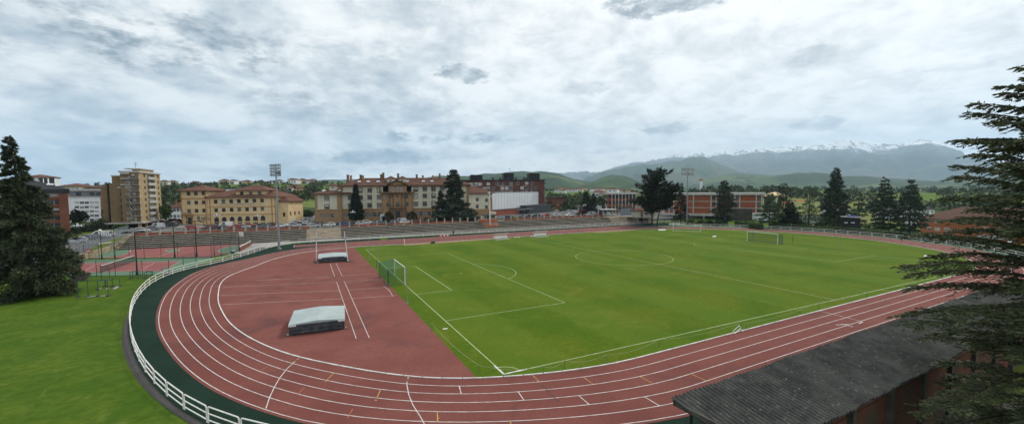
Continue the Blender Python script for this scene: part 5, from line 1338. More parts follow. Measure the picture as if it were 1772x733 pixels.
def conifer(name, label, P, H, Rad, seed, m, prof='cone', nbr=150, droop=.25, rise=.1, leaf=.5, per=34, aspect=.35, gap=0.0, cat='tree', group=None, base=.04, top_bare=0, lean=(0, 0), trunk_r=None, wob=.25, flat=.0, levels=None, limbs=True, jit=.55, sidefill=1.0):
    rg = np.random.default_rng(seed); t = thing(name, label, cat, P, 0, group)
    def tr_at(z): f = z/H; return np.array([lean[0]*f*f, lean[1]*f*f, z])
    tb = MB(); r0 = trunk_r or H*.017; K = 8
    for i in range(K):
        za, zb = H*i/K, H*(i+1)/K; tb.tube(tr_at(za), tr_at(zb), r0*(1-i/K)+.03, r0*(1-(i+1)/K)+.03, 7)
    parts = []; lb = MB()
    for i in range(nbr):
        f = (i+rg.uniform(-.4, .4))/nbr; f = min(max(f, 0), .995)
        f = base+(1-base)*f**.9
        if levels: f = (math.floor(f*levels)+rg.uniform(-.34, .34)+.5)/levels; f = min(max(f, base), .99)
        if prof == 'cone': pr = (1-f)**.85
        elif prof == 'column': pr = (min(1, (1-f)*2.6)**.7)*(.8+.2*min(1, f*6))
        elif prof == 'cedar': pr = (1-f)**.78*(.78+.22*math.sin(f*9+seed))
        elif prof == 'near': pr = float(np.interp(f, [0, .3, .5, .75, .88, 1], [.85, 1, .95, .80, .42, .05])); rise = .02+.42*f; droop = .30-.28*f
        elif prof == 'dome': pr = math.sqrt(max(0, 1-(max(0, f-.35)/.65)**2))*(.6+.4*min(1, f/.35))
        elif prof == 'spire': pr = float(np.interp(f, [0, .1, .25, .42, .6, .77, .9, 1], [.8, .95, 1, .80, .48, .26, .12, .02]))
        ln = Rad*pr*(1+wob*rg.normal())+.15; ln = max(ln, .12)
        if rg.random() < gap: ln *= .35
        az_ = rg.uniform(0, 2*math.pi) if not levels else i*2.399+rg.uniform(-.3, .3)
        o = tr_at(f*H); u = np.array([math.cos(az_), math.sin(az_), 0.0]); rs = rise*(1 if f < .75 else 1+2.5*(f-.75)/.25)
        def bp(s): return o+u*ln*s+np.array([0, 0, ln*(rs*s-droop*s*s)])
        if limbs and ln > Rad*.25:
            q = [bp(s) for s in (0, .4, .85)]; lb.path([tuple(v) for v in q], [r0*.22*(1-f*.6), r0*.15*(1-f*.6), .02], 4)
        n_ = max(6, int(per*ln/Rad))
        s = np.sqrt(rg.uniform(.03, 1, n_)); wd = ln*.30*sidefill*(1-s*.55)
        side = np.cross(u, [0, 0, 1.0]); off = rg.uniform(-1, 1, n_)*wd
        C = o+u*(ln*s)[:, None]+side*off[:, None]; C[:, 2] += ln*(rs*s-droop*s*s)-np.abs(off)*droop*.8+rg.normal(0, .05*ln if not flat else (.02+.03*(prof == 'near'))*ln, n_)
        D = u[None]*.8+side*np.sign(off)[:, None]*.7+np.array([0, 0, -droop*.9])
        parts.append(leaves(C, D, leaf, aspect, jit, rg, flat))
    quads_mesh('crown', np.concatenate(parts), m, t)
    tb.build('trunk', M['bark'], t)
    if lb.f: lb.build('limbs', M['bark'], t)
    return t
def broadleaf(name, label, P, H, Rad, seed, m, leaf=.45, nclump=40, per=70, trunk_h=.25, cat='tree', group=None, squash=1.0, crown0=.25, bare=False, clr=.28):
    rg = np.random.default_rng(seed); t = thing(name, label, cat, P, 0, group)
    hz0 = H*crown0; cz = (H+hz0)/2; rz_ = (H-hz0)/2
    v = rg.normal(0, 1, (nclump, 3)); v /= np.linalg.norm(v, axis=1)[:, None]; v *= rg.uniform(.35, .9, (nclump, 1))
    CC = v*np.array([Rad, Rad, rz_])+np.array([0, 0, cz]); out = []
    for c in CC:
        cr = Rad*clr*rg.uniform(.7, 1.4); w = rg.normal(0, 1, (per, 3)); w /= np.linalg.norm(w, axis=1)[:, None]
        out.append(leaves(c+w*cr*rg.uniform(.5, 1.05, (per, 1)), w, leaf, .7, .8, rg))
    quads_mesh('crown', np.concatenate(out), m, t)
    tb = MB(); r0 = H*.022; tb.tube((0, 0, 0), (0, 0, cz*.9), r0, r0*.5, 7)
    for c in CC[:14]: tb.tube((0, 0, hz0*.8+rg.uniform(0, .3)*cz), tuple(c), r0*.35, .02, 4)
    tb.build('trunk', M['bark'], t); return t
def bush(label, P, rx, h, seed, m, leaf=.22, n_=900, cat='bush', group=None, name='bush', smoothb=False):
    rg = np.random.default_rng(seed); t = thing(name, label, cat, P, 0, group)
    w = rg.normal(0, 1, (n_, 3)); w /= np.linalg.norm(w, axis=1)[:, None]; w[:, 2] = np.abs(w[:, 2])
    rr_ = rg.uniform(.86, 1.03, (n_, 1)) if smoothb else rg.uniform(.6, 1.12, (n_, 1))
    C = w*np.array([rx, rx, h])*rr_; quads_mesh('foliage', leaves(C, w, leaf, .8, .9, rg), m, t)
    mb = MB(); mb.tube((0, 0, 0), (0, 0, h*.7), .08, .05, 6); mb.build('stem', M['bark'], t); return t
def bare_tree(name, label, P, H, Rad, seed, m, n_=700, group=None):
    rg = np.random.default_rng(seed); t = thing(name, label, 'tree', P, 0, group); tb = MB(); r0 = H*.02
    tips = []
    def grow(p, d, L, r, k):
        q = p+d*L; tb.tube(tuple(p), tuple(q), r, r*.65, 5, caps=False)
        if k == 0: tips.append((q, d)); return
        for _ in range(3):
            dd = d+rg.normal(0, .42, 3)+np.array([0, 0, .12]); dd /= np.linalg.norm(dd); grow(q, dd, L*rg.uniform(.62, .85), r*.6, k-1)
    grow(np.zeros(3), np.array([0, 0, 1.0]), H*.28, r0, 4)
    tb.build('trunk', M['bark'], t)
    T = np.array([a for a, b in tips]); i = rg.integers(0, len(T), n_); C = T[i]+rg.normal(0, H*.035, (n_, 3))
    quads_mesh('twigs', leaves(C, rg.normal(0, 1, (n_, 3)), .35, .18, .3, rg), m, t); return t
def hgt(P, px_, py_): return zat(P, px_, py_)-P.z
def wdt(P, dpx): 
    dep_ = (P-EYE).dot(Vector((math.cos(CAM['yaw']), math.sin(CAM['yaw']), 0))); return dpx*dep_/CAM['f']

P = G(58, 512); conifer('spruce', 'huge dark green spruce with a thin ragged top at the left edge of the lawn', P, hgt(P, 36, 238), wdt(P, 55), 11, M['lf_spruce'], 'spire', 330, .34, .12, .36, 330, .34, base=.015, lean=(-.9, -.6), wob=.17)
# the near conifer overhanging the stand at lower right
Pn = EYE+FW*17.5+RT*22.5; Pn.z = 0
def bough_tree(name, label, P, H, R, seed, m, nb=90, nt=46, nl=17):
    rg = np.random.default_rng(seed); t = thing(name, label, 'tree', P); tb = MB(); lb = MB(); out = []
    for i in range(9): tb.tube((0, 0, H*i/9), (0, 0, H*(i+1)/9), .27*(1-i/9)+.02, .27*(1-(i+1)/9)+.02, 9)
    for i in range(nb):
        f = .10+.89*((i+rg.uniform(-.3, .3))/nb); f = min(max(f, .08), .99)
        L = R*float(np.interp(f, [0, .3, .5, .75, .88, 1], [.85, 1, .96, .76, .46, .06]))*rg.uniform(.72, 1.08)
        a = i*2.39996+rg.uniform(-.4, .4); u = np.array([math.cos(a), math.sin(a), 0.]); side = np.array([-u[1], u[0], 0.]); rise = .04+.5*f+rg.uniform(-.16, .16); dr = .42-.30*f; sw = rg.uniform(-.18, .18)
        def bp(s): return np.array([0, 0, f*H])+u*L*s+side*sw*L*s*s+np.array([0, 0, L*(rise*s-dr*s*s)])
        lb.path([tuple(bp(s)) for s in (0, .25, .5, .75, 1)], [.055, .042, .03, .018, .006], 5)
        n_ = max(8, int(nt*L/R))
        for k in range(n_):
            s = .12+.88*(k+rg.uniform(0, 1))/n_; sg = 1 if k % 2 else -1; o = bp(s); tl = (L*.30*(1-.62*s)+.14)*rg.uniform(.5, 1.2)
            d = side*sg*rg.uniform(.5, .95)+u*rg.uniform(.45, .9)+np.array([0, 0, rg.uniform(-.25, .18)]); d /= np.linalg.norm(d)
            q = np.linspace(.08, 1, nl)[:, None]*tl; C = o+d*q-np.array([0, 0, 1.])*(q**2)*.22/max(tl, .2); sd2 = np.cross(d, [0, 0, 1.]); alt = np.where(np.arange(nl) % 2, 1, -1)[:, None]
            out.append(leaves(C, d*.75+sd2*alt*.75-np.array([0, 0, .12]), .20, .30, .22, rg, .45))
            if k % 3 == 0: lb.tube(tuple(o), tuple(o+d*tl*.8), .01, .004, 3, caps=False)
    quads_mesh('crown', np.concatenate(out), m, t); tb.build('trunk', M['bark'], t); lb.build('limbs', M['bark'], t); return t
bough_tree('yew_like_conifer', 'close dark green conifer with long drooping boughs overhanging the right edge above the stand roof', Pn, 18.6, 4.3, 23, M['lf_near'], 124, 64, 20)
T_ = [
 # px_base, z, depth-by-py, top(px,py), half width px, profile, material, label, extra
 ('cypress', 'dense dark green cone shaped cypress standing before the left half of the college', gz(617, 385.5), (615, 319), 12.5, 'cone', 'lf_dark', dict(nbr=260, droop=.05, rise=.5, leaf=.55, per=60, aspect=.5, wob=.08, limbs=False)),
 ('cedar', 'broad layered dark cedar hiding the right end of the college', gz(786, 384.5), (779, 293), 40, 'cedar', 'lf_cedar', dict(nbr=230, droop=.16, rise=.14, leaf=.8, per=240, levels=11, flat=.2, base=.04, wob=.3)),
 ('conifer', 'narrow dark conifer tucked against the left side of the cedar', gz(763, 383.5), (763, 330), 9, 'cone', 'lf_dark', dict(nbr=120, per=50, leaf=.6, aspect=.5, droop=.1, rise=.3)),
 ('monterey_cypress', 'massive dark flat-topped pine right of centre behind the far bend', G(1128, 390), (1118, 302), 24, 'dome', 'lf_dark', dict(nbr=190, droop=-.05, rise=.35, leaf=.75, per=110, aspect=.5, base=.24, wob=.34, gap=.25, lean=(1.5, -1))),
 ('leaning_pine', 'crooked dark pine leaning right beside the massive flat-topped pine', G(1137, 391), (1150, 322), 14, 'dome', 'lf_dark', dict(nbr=110, droop=-.02, rise=.3, leaf=.8, per=70, aspect=.5, base=.42, wob=.3, gap=.2, lean=(4.5, -3.5))),
 ('conifer', 'slender pointed conifer immediately left of the right floodlight mast', G(1178, 386), (1178, 316), 13, 'cone', 'lf_dark', dict(nbr=110, per=60, leaf=.6, droop=.2, rise=.1, wob=.25)),
 ('conifer', 'spire shaped conifer in front of the red brick school', G(1252, 389), (1253, 312), 13.5, 'column', 'lf_cedar', dict(nbr=150, per=60, leaf=.6, droop=.25, rise=.1, wob=.25)),
 ('young_cedar', 'broad light green cedar at the right end of the school', G(1331, 394), (1330, 334), 27, 'cedar', 'lf_green2', dict(nbr=90, per=80, leaf=.7, levels=9, droop=.2, rise=.12, flat=.4, base=.14)),
 ('pine', 'thin topped dark conifer behind the light green cedar', G(1354, 393), (1353, 317), 16, 'column', 'lf_cedar', dict(nbr=100, per=45, leaf=.65, droop=.15, rise=.15, wob=.35, gap=.25)),
 ('conifer', 'low dense dark conifer between the light green cedar and the bare-topped one', G(1367, 394), (1369, 350), 18, 'cone', 'lf_dark', dict(nbr=110, per=60, leaf=.65, droop=.1, rise=.25)),
 ('cedar', 'pale ragged cedar with an almost bare top behind the right goal', G(1399, 395), (1403, 322), 21, 'cone', 'lf_green2', dict(nbr=90, per=50, leaf=.6, droop=.2, rise=.2, wob=.35, gap=.3, base=.1)),
 ('conifer', 'tallest dark fir behind the right goal', G(1443, 394), (1444, 290), 28, 'cone', 'lf_cedar', dict(nbr=220, per=90, leaf=.75, droop=.18, rise=.05, wob=.16, base=.06)),
 ('young_cedar', 'small light green cedar just right of the tallest fir', G(1485, 395), (1487, 331), 20, 'cedar', 'lf_green2', dict(nbr=70, per=60, leaf=.65, levels=9, droop=.25, rise=.12, flat=.3, base=.12)),
 ('cedar', 'dark cedar with a sharp tip, left one of the right-hand pair', G(1528, 399), (1536, 307), 31, 'cedar', 'lf_cedar', dict(nbr=130, per=100, leaf=.75, levels=14, droop=.3, rise=.15, flat=.3, base=.06)),
 ('cedar', 'dark cedar with tiered drooping boughs, right one of the right-hand pair', G(1573, 403), (1566, 310), 33, 'cedar', 'lf_cedar', dict(nbr=120, per=95, leaf=.75, levels=11, droop=.34, rise=.2, flat=.4, base=.05)),
 ('conifer', 'left one of two dark conifers beyond the car park right of the white hall', gz(1014, 372), (1014, 331), 12, 'cone', 'lf_dark', dict(nbr=110, per=45, leaf=.7, droop=.1, rise=.3, aspect=.5)),
 ('conifer', 'right, slimmer one of two dark conifers beyond the car park right of the white hall', gz(1027, 372), (1025.5, 335), 7.5, 'cone', 'lf_dark', dict(nbr=100, per=40, leaf=.6, droop=.1, rise=.4, aspect=.5)),
 ('conifer', 'tiny dark conifer beside the left block of the school', gz(1044, 368), (1045, 352), 3.5, 'cone', 'lf_dark', dict(nbr=60, per=25, leaf=.5, rise=.4, aspect=.5)),
]
M['lf_green2'] = leaf_mat('pale_cedar_needles', (.045, .072, .036), (.06, .092, .042), (.085, .12, .055))
for i, (nm, lb, P, tp, hw, prof, mt, kw) in enumerate(T_):
    kw = dict(kw)
    if P.x > 125 and P.z < .5: P = Vector((P.x, P.y, ground_z(P.x, P.y)))
    conifer(nm, lb, P, hgt(P, *tp), wdt(P, hw), 100+i*7, M[mt], prof, kw.pop('nbr'), **kw)
BT = [
 ('broadleaf_tree', 'dark round-headed tree between the brick block and the white apartment building', gz(136, 397), (134, 363), 13, 'lf_dark'),
 ('broadleaf_tree', 'tall dark tree behind the annex of the ochre building', gz(470, 374), (466, 314), 12, 'lf_olive_d'),
 ('broadleaf_tree', 'dark tree left of the ochre building beside the beige tower', gz(288, 388), (288, 353), 9, 'lf_green'),
 ('broadleaf_tree', 'bright green tree at the right side of the ochre building', gz(515, 379), (515, 362), 13, 'lf_green'),
 ('broadleaf_tree', 'dark green tree right behind the annex of the ochre building', gz(500, 379), (500, 352), 9, 'lf_dark'),
 ('broadleaf_tree', 'olive tree at the left corner of the college', gz(533, 378), (533, 364), 9, 'lf_olive'),
]
M['lf_olive_d'] = leaf_mat('dark_olive_leaves', (.04, .045, .022), (.055, .055, .028), (.07, .075, .035))
for i, (nm, lb, P, tp, hw, mt) in enumerate(BT): broadleaf(nm, lb, P, hgt(P, *tp), wdt(P, hw), 300+i, M[mt], nclump=34, per=60, leaf=.6)
bare_tree('bare_tree', 'leafless pale budding tree before the door of the ochre building', gz(353, 392), hgt(gz(353, 392), 350, 371), 3, 5, M['lf_bare'])
for x, y, tt, lb in ((1001, 374, 353, 'bare brownish tree at the right end of the dark entrance block'), (1068, 377, 349, 'left bare brown tree before the fins of the left school block'), (1080, 377, 347, 'middle bare brown tree before the fins of the left school block'), (1092, 377, 351, 'right bare brown tree before the fins of the left school block'), (958, 372, 356, 'small bare tree in front of the small brick block')):
    bare_tree('bare_tree', lb, gz(x, y), hgt(gz(x, y), x, tt), 3, x, M['lf_bare'], 400)
for x, y, w, h, m_, lb in ((672.5, 384, 9.5, 1, 'lf_dark', 'round clipped dark bush left of the college entrance'), (713.5, 383.5, 9.5, 1, 'lf_dark', 'round clipped dark bush right of the college entrance'), (738.5, 382.5, 5, .6, 'lf_hedge', 'low rounded green bush between clipped bush and cedar'), (816.5, 384, 8, .9, 'lf_green', 'rounded light green bush right of the cedar')):
    P = gz(x, y); r_ = wdt(P, w); bush(lb, P, r_, r_*1.85*h, int(x), M[m_], .3, 1500, smoothb=True)
for x, y, w, h, m_, lb in ((128, 405, 9, 1.1, 'lf_hedge', 'green bush right of the brick block, in front of the dark tree'), (152, 401, 7.5, 1.2, 'lf_hedge', 'rounded green bush below the white apartments'), (165, 398, 14, .9, 'lf_dark', 'dark wide shrub below the white apartments'), (176, 396, 11, 1.2, 'lf_olive', 'olive brown shrub at the left foot of the beige tower'), (205, 396, 7, .8, 'lf_green', 'left light green shrub at the foot of the beige tower'), (216, 396, 6, .8, 'lf_green', 'right light green shrub at the foot of the beige tower'),
                           (281, 389, 4.5, 1.3, 'lf_red', 'left reddish bush beyond the beige tower'), (303, 385, 4.0, 1.3, 'lf_red', 'right reddish bush before the white house'), (310, 385, 3.5, 1.3, 'lf_red', 'small reddish bush at the corner of the ochre building'), (296, 387, 5, 1.3, 'lf_olive', 'olive bush before the white house'), (555, 383, 8, .8, 'lf_olive', 'olive shrub at the foot of the left college wing'),
                           (1228, 389, 8, .7, 'lf_hedge', 'low green bush under the overhang of the school'), (1290, 391, 6, 1.0, 'lf_hedge', 'green bush before the stone wall of the school'), (1196, 388, 6, 1.1, 'lf_green', 'light green shrub at the foot of the right floodlight mast'), (1212, 388, 7, .8, 'lf_olive', 'olive shrub right of the floodlight mast'), (1242, 390, 6, .7, 'lf_dark', 'dark shrub right of the low green school bush'), (1463, 392, 8, 1, 'lf_green', 'green bush before the scoreboard, left side'), (1545, 395, 8, .8, 'lf_olive', 'olive shrub between the two right-hand cedars')):
    P = gz(x, y) if x < 1100 else G(x, y); P.z = P.z if x < 1100 else ground_z(P.x, P.y)+.03; r_ = wdt(P, w); bush(lb, P, r_, r_*1.2*h, int(x), M[m_], .4, 900)
# palm by the white apartments
P = gz(140, 400); t = thing('palm_tree', 'small palm with arching fronds in front of the dark tree by the white apartments', 'palm', P)
mb = MB(); mb.tube((0, 0, 0), (0, 0, 2.6), .25, .2, 8); mb.build('trunk', M['bark'], t); rg = np.random.default_rng(4); out = []
for i in range(26):
    a = i*2.399; ln = rg.uniform(2.2, 3.2); s = np.linspace(.1, 1, 22); u = np.array([math.cos(a), math.sin(a), 0]); C = u*(ln*s)[:, None]+np.array([0, 0, 2.6])+np.stack([0*s, 0*s, ln*(.55*s-.75*s*s)], 1)
    sd2 = np.cross(u, [0, 0, 1.]); 
    for sg in (-1, 1): out.append(leaves(C, np.tile(sd2*sg+u*.6-np.array([0, 0, .3]), (22, 1)), .6, .12, .1, rg))
quads_mesh('fronds', np.concatenate(out), M['lf_green'], t)
# clipped hedge behind the fence of the far right bend
def hedge(name, label, pts, w, h, m_, seed, dens=60, top=None):
    rg = np.random.default_rng(seed); t = thing(name, label, 'hedge', (pts[0][0], pts[0][1], 0)); o = np.array([pts[0][0], pts[0][1], 0]); out = []
    core = MB()
    for i in range(len(pts)-1):
        p, q = np.array([*pts[i][:2], 0.]), np.array([*pts[i+1][:2], 0.]); L = np.linalg.norm(q-p); d = (q-p)/L; nn = np.array([-d[1], d[0], 0]); k = int(L*dens)
        s = rg.uniform(0, 1, k)[:, None]; f = rg.random(k); y = np.where(f < .4, -w/2, np.where(f < .65, w/2, rg.uniform(-w/2, w/2, k))); z = np.where(f < .65, rg.uniform(0, h, k), h)+rg.normal(0, .05, k)
        nv = np.where((f < .4)[:, None], -nn, np.where((f < .65)[:, None], nn, np.array([0, 0, 1.])))
        out.append(leaves(p+(q-p)*s+nn*y[:, None]+np.array([0, 0, 1.])*z[:, None]-o, nv+0*s, .3, .8, .8, rg))
        a, b_ = p-o, q-o
        core.prism([tuple((a-nn*(w/2-.1))[:2]), tuple((b_-nn*(w/2-.1))[:2]), tuple((b_+nn*(w/2-.1))[:2]), tuple((a+nn*(w/2-.1))[:2])], 0, h-.08)
    quads_mesh('foliage', np.concatenate(out), m_, t); core.build('twiggy_core', M['lf_hedge'], t); return t
hp = [pol(CR, 49.3-(.4 if a < 0 else 0), a) for a in range(22, -62, -5)]
hedge('hedge', 'long clipped dark green hedge behind the white fence of the far right bend', hp, 1.6, 1.55, M['lf_hedge'], 2)
P0, P1 = G(1274, 391), G(1318, 397); hedge('hedge', 'short bright green hedge in front of the right end of the school', [P0, P1], 1.4, 1.7, M['lf_green'], 3)
# woods and single trees on the hills: uncountable far foliage
def wood(name, label, spec, seed, m_, hl=4.5):
    rg = np.random.default_rng(seed); out = []
    for (H_, x0, x1, t0, t1, n_, sz) in spec:
        for _ in range(n_):
            x = rg.uniform(x0, x1); tt = rg.uniform(t0, t1); X, Y, z = H_(x, tt); h = sz*rg.uniform(.6, 1.35)*(1-.5*tt); r = h*rg.uniform(.32, .5)
            k = 46; w = rg.normal(0, 1, (k, 3)); w /= np.linalg.norm(w, axis=1)[:, None]; w[:, 2] = np.abs(w[:, 2])
            C = np.array([X, Y, z+h*.12])+w*np.array([r, r, h*.8])*rg.uniform(.5, 1, (k, 1)); out.append(leaves(C, w, h*.34, .8, .8, rg))
    o = quads_mesh(name, np.concatenate(out), m_, None); tag(o, label, None, kind='stuff'); return o
wood('hillside_wood', 'mixed woodland and hedgerow trees covering the hillside behind the buildings',
     [(H1, 170, 480, .30, .62, 200, 7.5), (H1, 170, 480, .62, .97, 130, 6.5), (H1, 170, 700, .96, 1.0, 90, 5), (H1, 480, 560, .30, .55, 60, 7), (H1, 540, 620, .5, .9, 40, 6), (H1, 930, 1100, .18, .42, 120, 6), (H1, 930, 1130, .93, 1.0, 60, 5), (H1, -300, 170, .5, 1.0, 120, 7), (H1, 490, 560, .60, .86, 26, 6), (H1, 1000, 1060, .45, .55, 20, 6)], 1, M['wood_hill'])
M['wood_dark'] = leaf_mat('dark_hill_wood_leaves', (.035, .055, .026), (.055, .075, .03), (.09, .105, .045), .02)
wood('valley_wood', 'dark trees and copses in the valley between the stadium and the mountains',
     [(H1b, 1195, 1420, .6, 1.0, 190, 6.5), (H1b, 1330, 1800, .3, 1.0, 130, 7), (H1c, 1400, 1900, .02, .5, 240, 10), (H1c, 1400, 1900, .5, 1.0, 150, 14), (H1, 1080, 1330, .85, 1.0, 70, 5), (H1, 180, 300, .05, .3, 60, 7), (H1, 930, 1010, .0, .1, 16, 6)], 2, M['wood_dark'])
# ------------------------------------------------------------------ track-side rail fence, panel by panel
def barrier_mesh(L, h=.95):
    mb = MB(); r = .042; e = .11
    P_ = [(0, 0, 0), (0, 0, h-e), (e*.3, 0, h-e*.3), (e, 0, h), (L-e, 0, h), (L-e*.3, 0, h-e*.3), (L, 0, h-e), (L, 0, 0)]
    mb.path(P_, r, 6); fr = mb.mesh('frame', M['barrier'])
    m2 = MB(); m2.tube((r, 0, h*.58), (L-r, 0, h*.58), r*.9, n=6); m2.tube((r, 0, h*.18), (L-r, 0, h*.18), r*.9, n=6)
    return fr, m2.mesh('rail', M['barrier'])
def fence_run(pts, label, group, L=2.75, gap=.16, reverse=False):
    P_ = [Vector((p[0], p[1], 0)) for p in pts]; cum = [0]
    for i in range(len(P_)-1): cum.append(cum[-1]+(P_[i+1]-P_[i]).length)
    def at(s):
        s = min(max(s, 0), cum[-1]); i = max(k for k in range(len(cum)) if cum[k] <= s); i = min(i, len(P_)-2)
        return P_[i].lerp(P_[i+1], (s-cum[i])/(cum[i+1]-cum[i]))
    fr, ra = barrier_mesh(L); s = 0
    while s+L < cum[-1]:
        a, b = at(s), at(s+L); t = thing('rail_barrier', label, 'barrier', (a.x, a.y, 0), facing(a, b), group); link('frame', fr, t); link('rail', ra, t); s += L+gap
fp = [pol(C0, fenL(a), a) for a in [268-i*1.5 for i in range(105)]]
fp = [p for p in fp if p.x < -10.5]
fence_run(fp, 'white tubular rail barrier along the dark green verge of the left bend', 'white rail barriers round the left bend')
fence_run([(fp[-1].x+.2, fp[-1].y+.02), (8, 57.4), (60, 57.2), (112, 56.6)], 'weathered white rail barrier between the far straight and the terrace steps', 'rail barriers in front of the terrace')
fence_run([(112.3, 56.4)]+[tuple(pol(CR, 47.3, a))[:2] for a in range(46, 14, -3)], 'white rail barrier on the far bend between the terrace end and the hedge', 'rail barriers at the far corner')
fence_run([tuple(pol(CR, 47.2, a))[:2] for a in range(18, -60, -2)], 'white rail barrier below the dark hedge of the far right bend', 'rail barriers under the hedge')

# ------------------------------------------------------------------ landing mats
def landing_mat(label, F0, F1, depth, h, ridge, rzoff=0):
    rz = facing(F0, F1)+rzoff; L = (F1-F0).length; t = thing('landing_mat', label, 'landing mat', (F0.x, F0.y, 0), rz)
    mb = MB(); mb.b2(.0, .0, .12, L, depth, h); 
    for x in (.15, L/2, L-.15): mb.b2(x-.1, .02, 0, x+.1, depth-.02, .119)
    mb.build('foam_block', M['foam'], t)
    seam = MB(); seam.b2(-.01, -.02, h*.42, L+.01, -.001, h*.46); seam.build('seam', M['black'], t)
    cv = MB(); o = .07; z0, z1 = h+.003, h+ridge
    prof = [(-o, z0-.0), (-o, z0+.05), (L*.5, z1), (L+o, z0+.05), (L+o, z0)]
    n_ = len(prof); A = [cv.pt((p[0], -o, p[1])) for p in prof]; B = [cv.pt((p[0], depth+o, p[1])) for p in prof]
    for i in range(n_):
        j = (i+1) % n_; cv.f.append([A[i], A[j], B[j], B[i]]); cv.mi.append(0)
    cv.f.append(A[::-1]); cv.mi.append(0); cv.f.append(B); cv.mi.append(0)
    cv.build('cover', M['cover'], t)
    for xx in (-.14, L+.14): q = MB(); q.tube((xx-.08, .12, .10), (xx+.08, .12, .10), .10, n=10); q.build('wheel', M['grey'], t)
    for xx in (-.05, L-.55): q = MB(); q.b2(xx, -.085, z0-.12, xx+.6, -.0725, z0+.04); q.build('corner_flap', M['p_hall'], t)
    return t
F0, F1 = G(501, 581), G(594.5, 574.5)
landing_mat('large landing mat under a pale grey ridged cover, nearest the left bend lanes', F0, F1, 4.9, .95, .24, math.radians(11))
F0, F1 = G(551.5, 455), G(602, 452)
landing_mat('far landing mat under a grey cover, standing between two tall white uprights', F0, F1, 5.2, .9, .2, math.radians(5))
for (bx_, by_, tx_, ty_, lb) in ((547.5, 453.5, 549.5, 400.5, 'left white pole vault upright beside the far landing mat'), (602, 452.5, 597.5, 400, 'right white pole vault upright leaning slightly beside the far landing mat')):
    P = G(bx_, by_); top = hgt(P, tx_, ty_); t = thing('vault_upright', lb, 'upright', P, 0, 'vault uprights'); ln = wdt(P, (tx_-bx_))
    mb = MB(); mb.tube((0, 0, .1), (ln*RT.x, ln*RT.y, top), .075, .06, 8); mb.build('pole', M['white'], t)
    mb = MB(); mb.box((0, 0, .06), (.9, .45, .12)); mb.build('base', M['dark'], t)
    mb = MB(); mb.box((ln*.75*RT.x, ln*.75*RT.y, top*.75), (.16, .16, .35)); mb.build('bar_carrier', M['grey'], t)

# ------------------------------------------------------------------ goals
def goal(label, x, y, rz, w=7.32, h=2.44, dp=2.1, net=True, netm='net_green', back=True, r=.065, group=None, base=False):
    t = thing('football_goal', label, 'goal', (x, y, 0), rz, group)   # local x across, y behind
    for sx in (-1, 1): q = MB(); q.tube((sx*w/2, 0, 0), (sx*w/2, 0, h), r, n=8); q.build('post', M['white'], t)
    q = MB(); q.tube((-w/2-r, 0, h), (w/2+r, 0, h), r, n=8); q.build('crossbar', M['white'], t)
    if back:
        q = MB()
        for sx in (-1, 1): q.tube((sx*w/2, dp, 0), (sx*w/2, dp, h*.9), .035, n=6)
        q.tube((-w/2, dp, .03), (w/2, dp, .03), .03, n=6); q.build('rear_support', M['green_m'] if netm == 'net_green' else M['grey'], t)
    if base:
        q = MB()
        for sx in (-1, 1): q.tube((sx*w/2, .02, .05), (sx*w/2, dp, .05), .05, n=6)
        q.tube((-w/2, dp, .05), (w/2, dp, .05), .05, n=6); q.build('ground_frame', M['white'], t)
    if net:
        q = MB(); k = 8
        def sag(u): return .12*math.sin(math.pi*u)
        for i in range(k):
            a, b_ = i/k, (i+1)/k; xa, xb = -w/2+w*a, -w/2+w*b_
            q.face([(xa, .02, h-.02-sag(a)), (xb, .02, h-.02-sag(b_)), (xb, dp, h*.9-sag(b_)), (xa, dp, h*.9-sag(a))])
            q.face([(xa, dp+.01, .02), (xb, dp+.01, .02), (xb, dp+.01, h*.9-sag(b_)), (xa, dp+.01, h*.9-sag(a))])
        for sx in (-1, 1): q.face([(sx*w/2, .02, 0), (sx*w/2, dp, 0), (sx*w/2, dp, h*.9), (sx*w/2, .02, h-.02)])
        q.build('net', M[netm], t, fix=False)
    return t
goal('white-posted goal with deep green net at the left end of the pitch', 0, 0, math.pi/2, dp=2.3)
goal('white-framed goal with thin dark net at the right end of the pitch', 83.8, 0, -math.pi/2, netm='net_dark', dp=2.0)
a, b_ = G(1164.7, 400.3), G(1212.2, 401.6); mdl = (a+b_)/2
goal('spare training goal standing off the pitch in the far corner, net missing', mdl.x, mdl.y, facing(a, b_), w=(b_-a).length, h=2.1, dp=1.6, net=False, back=False, base=True)

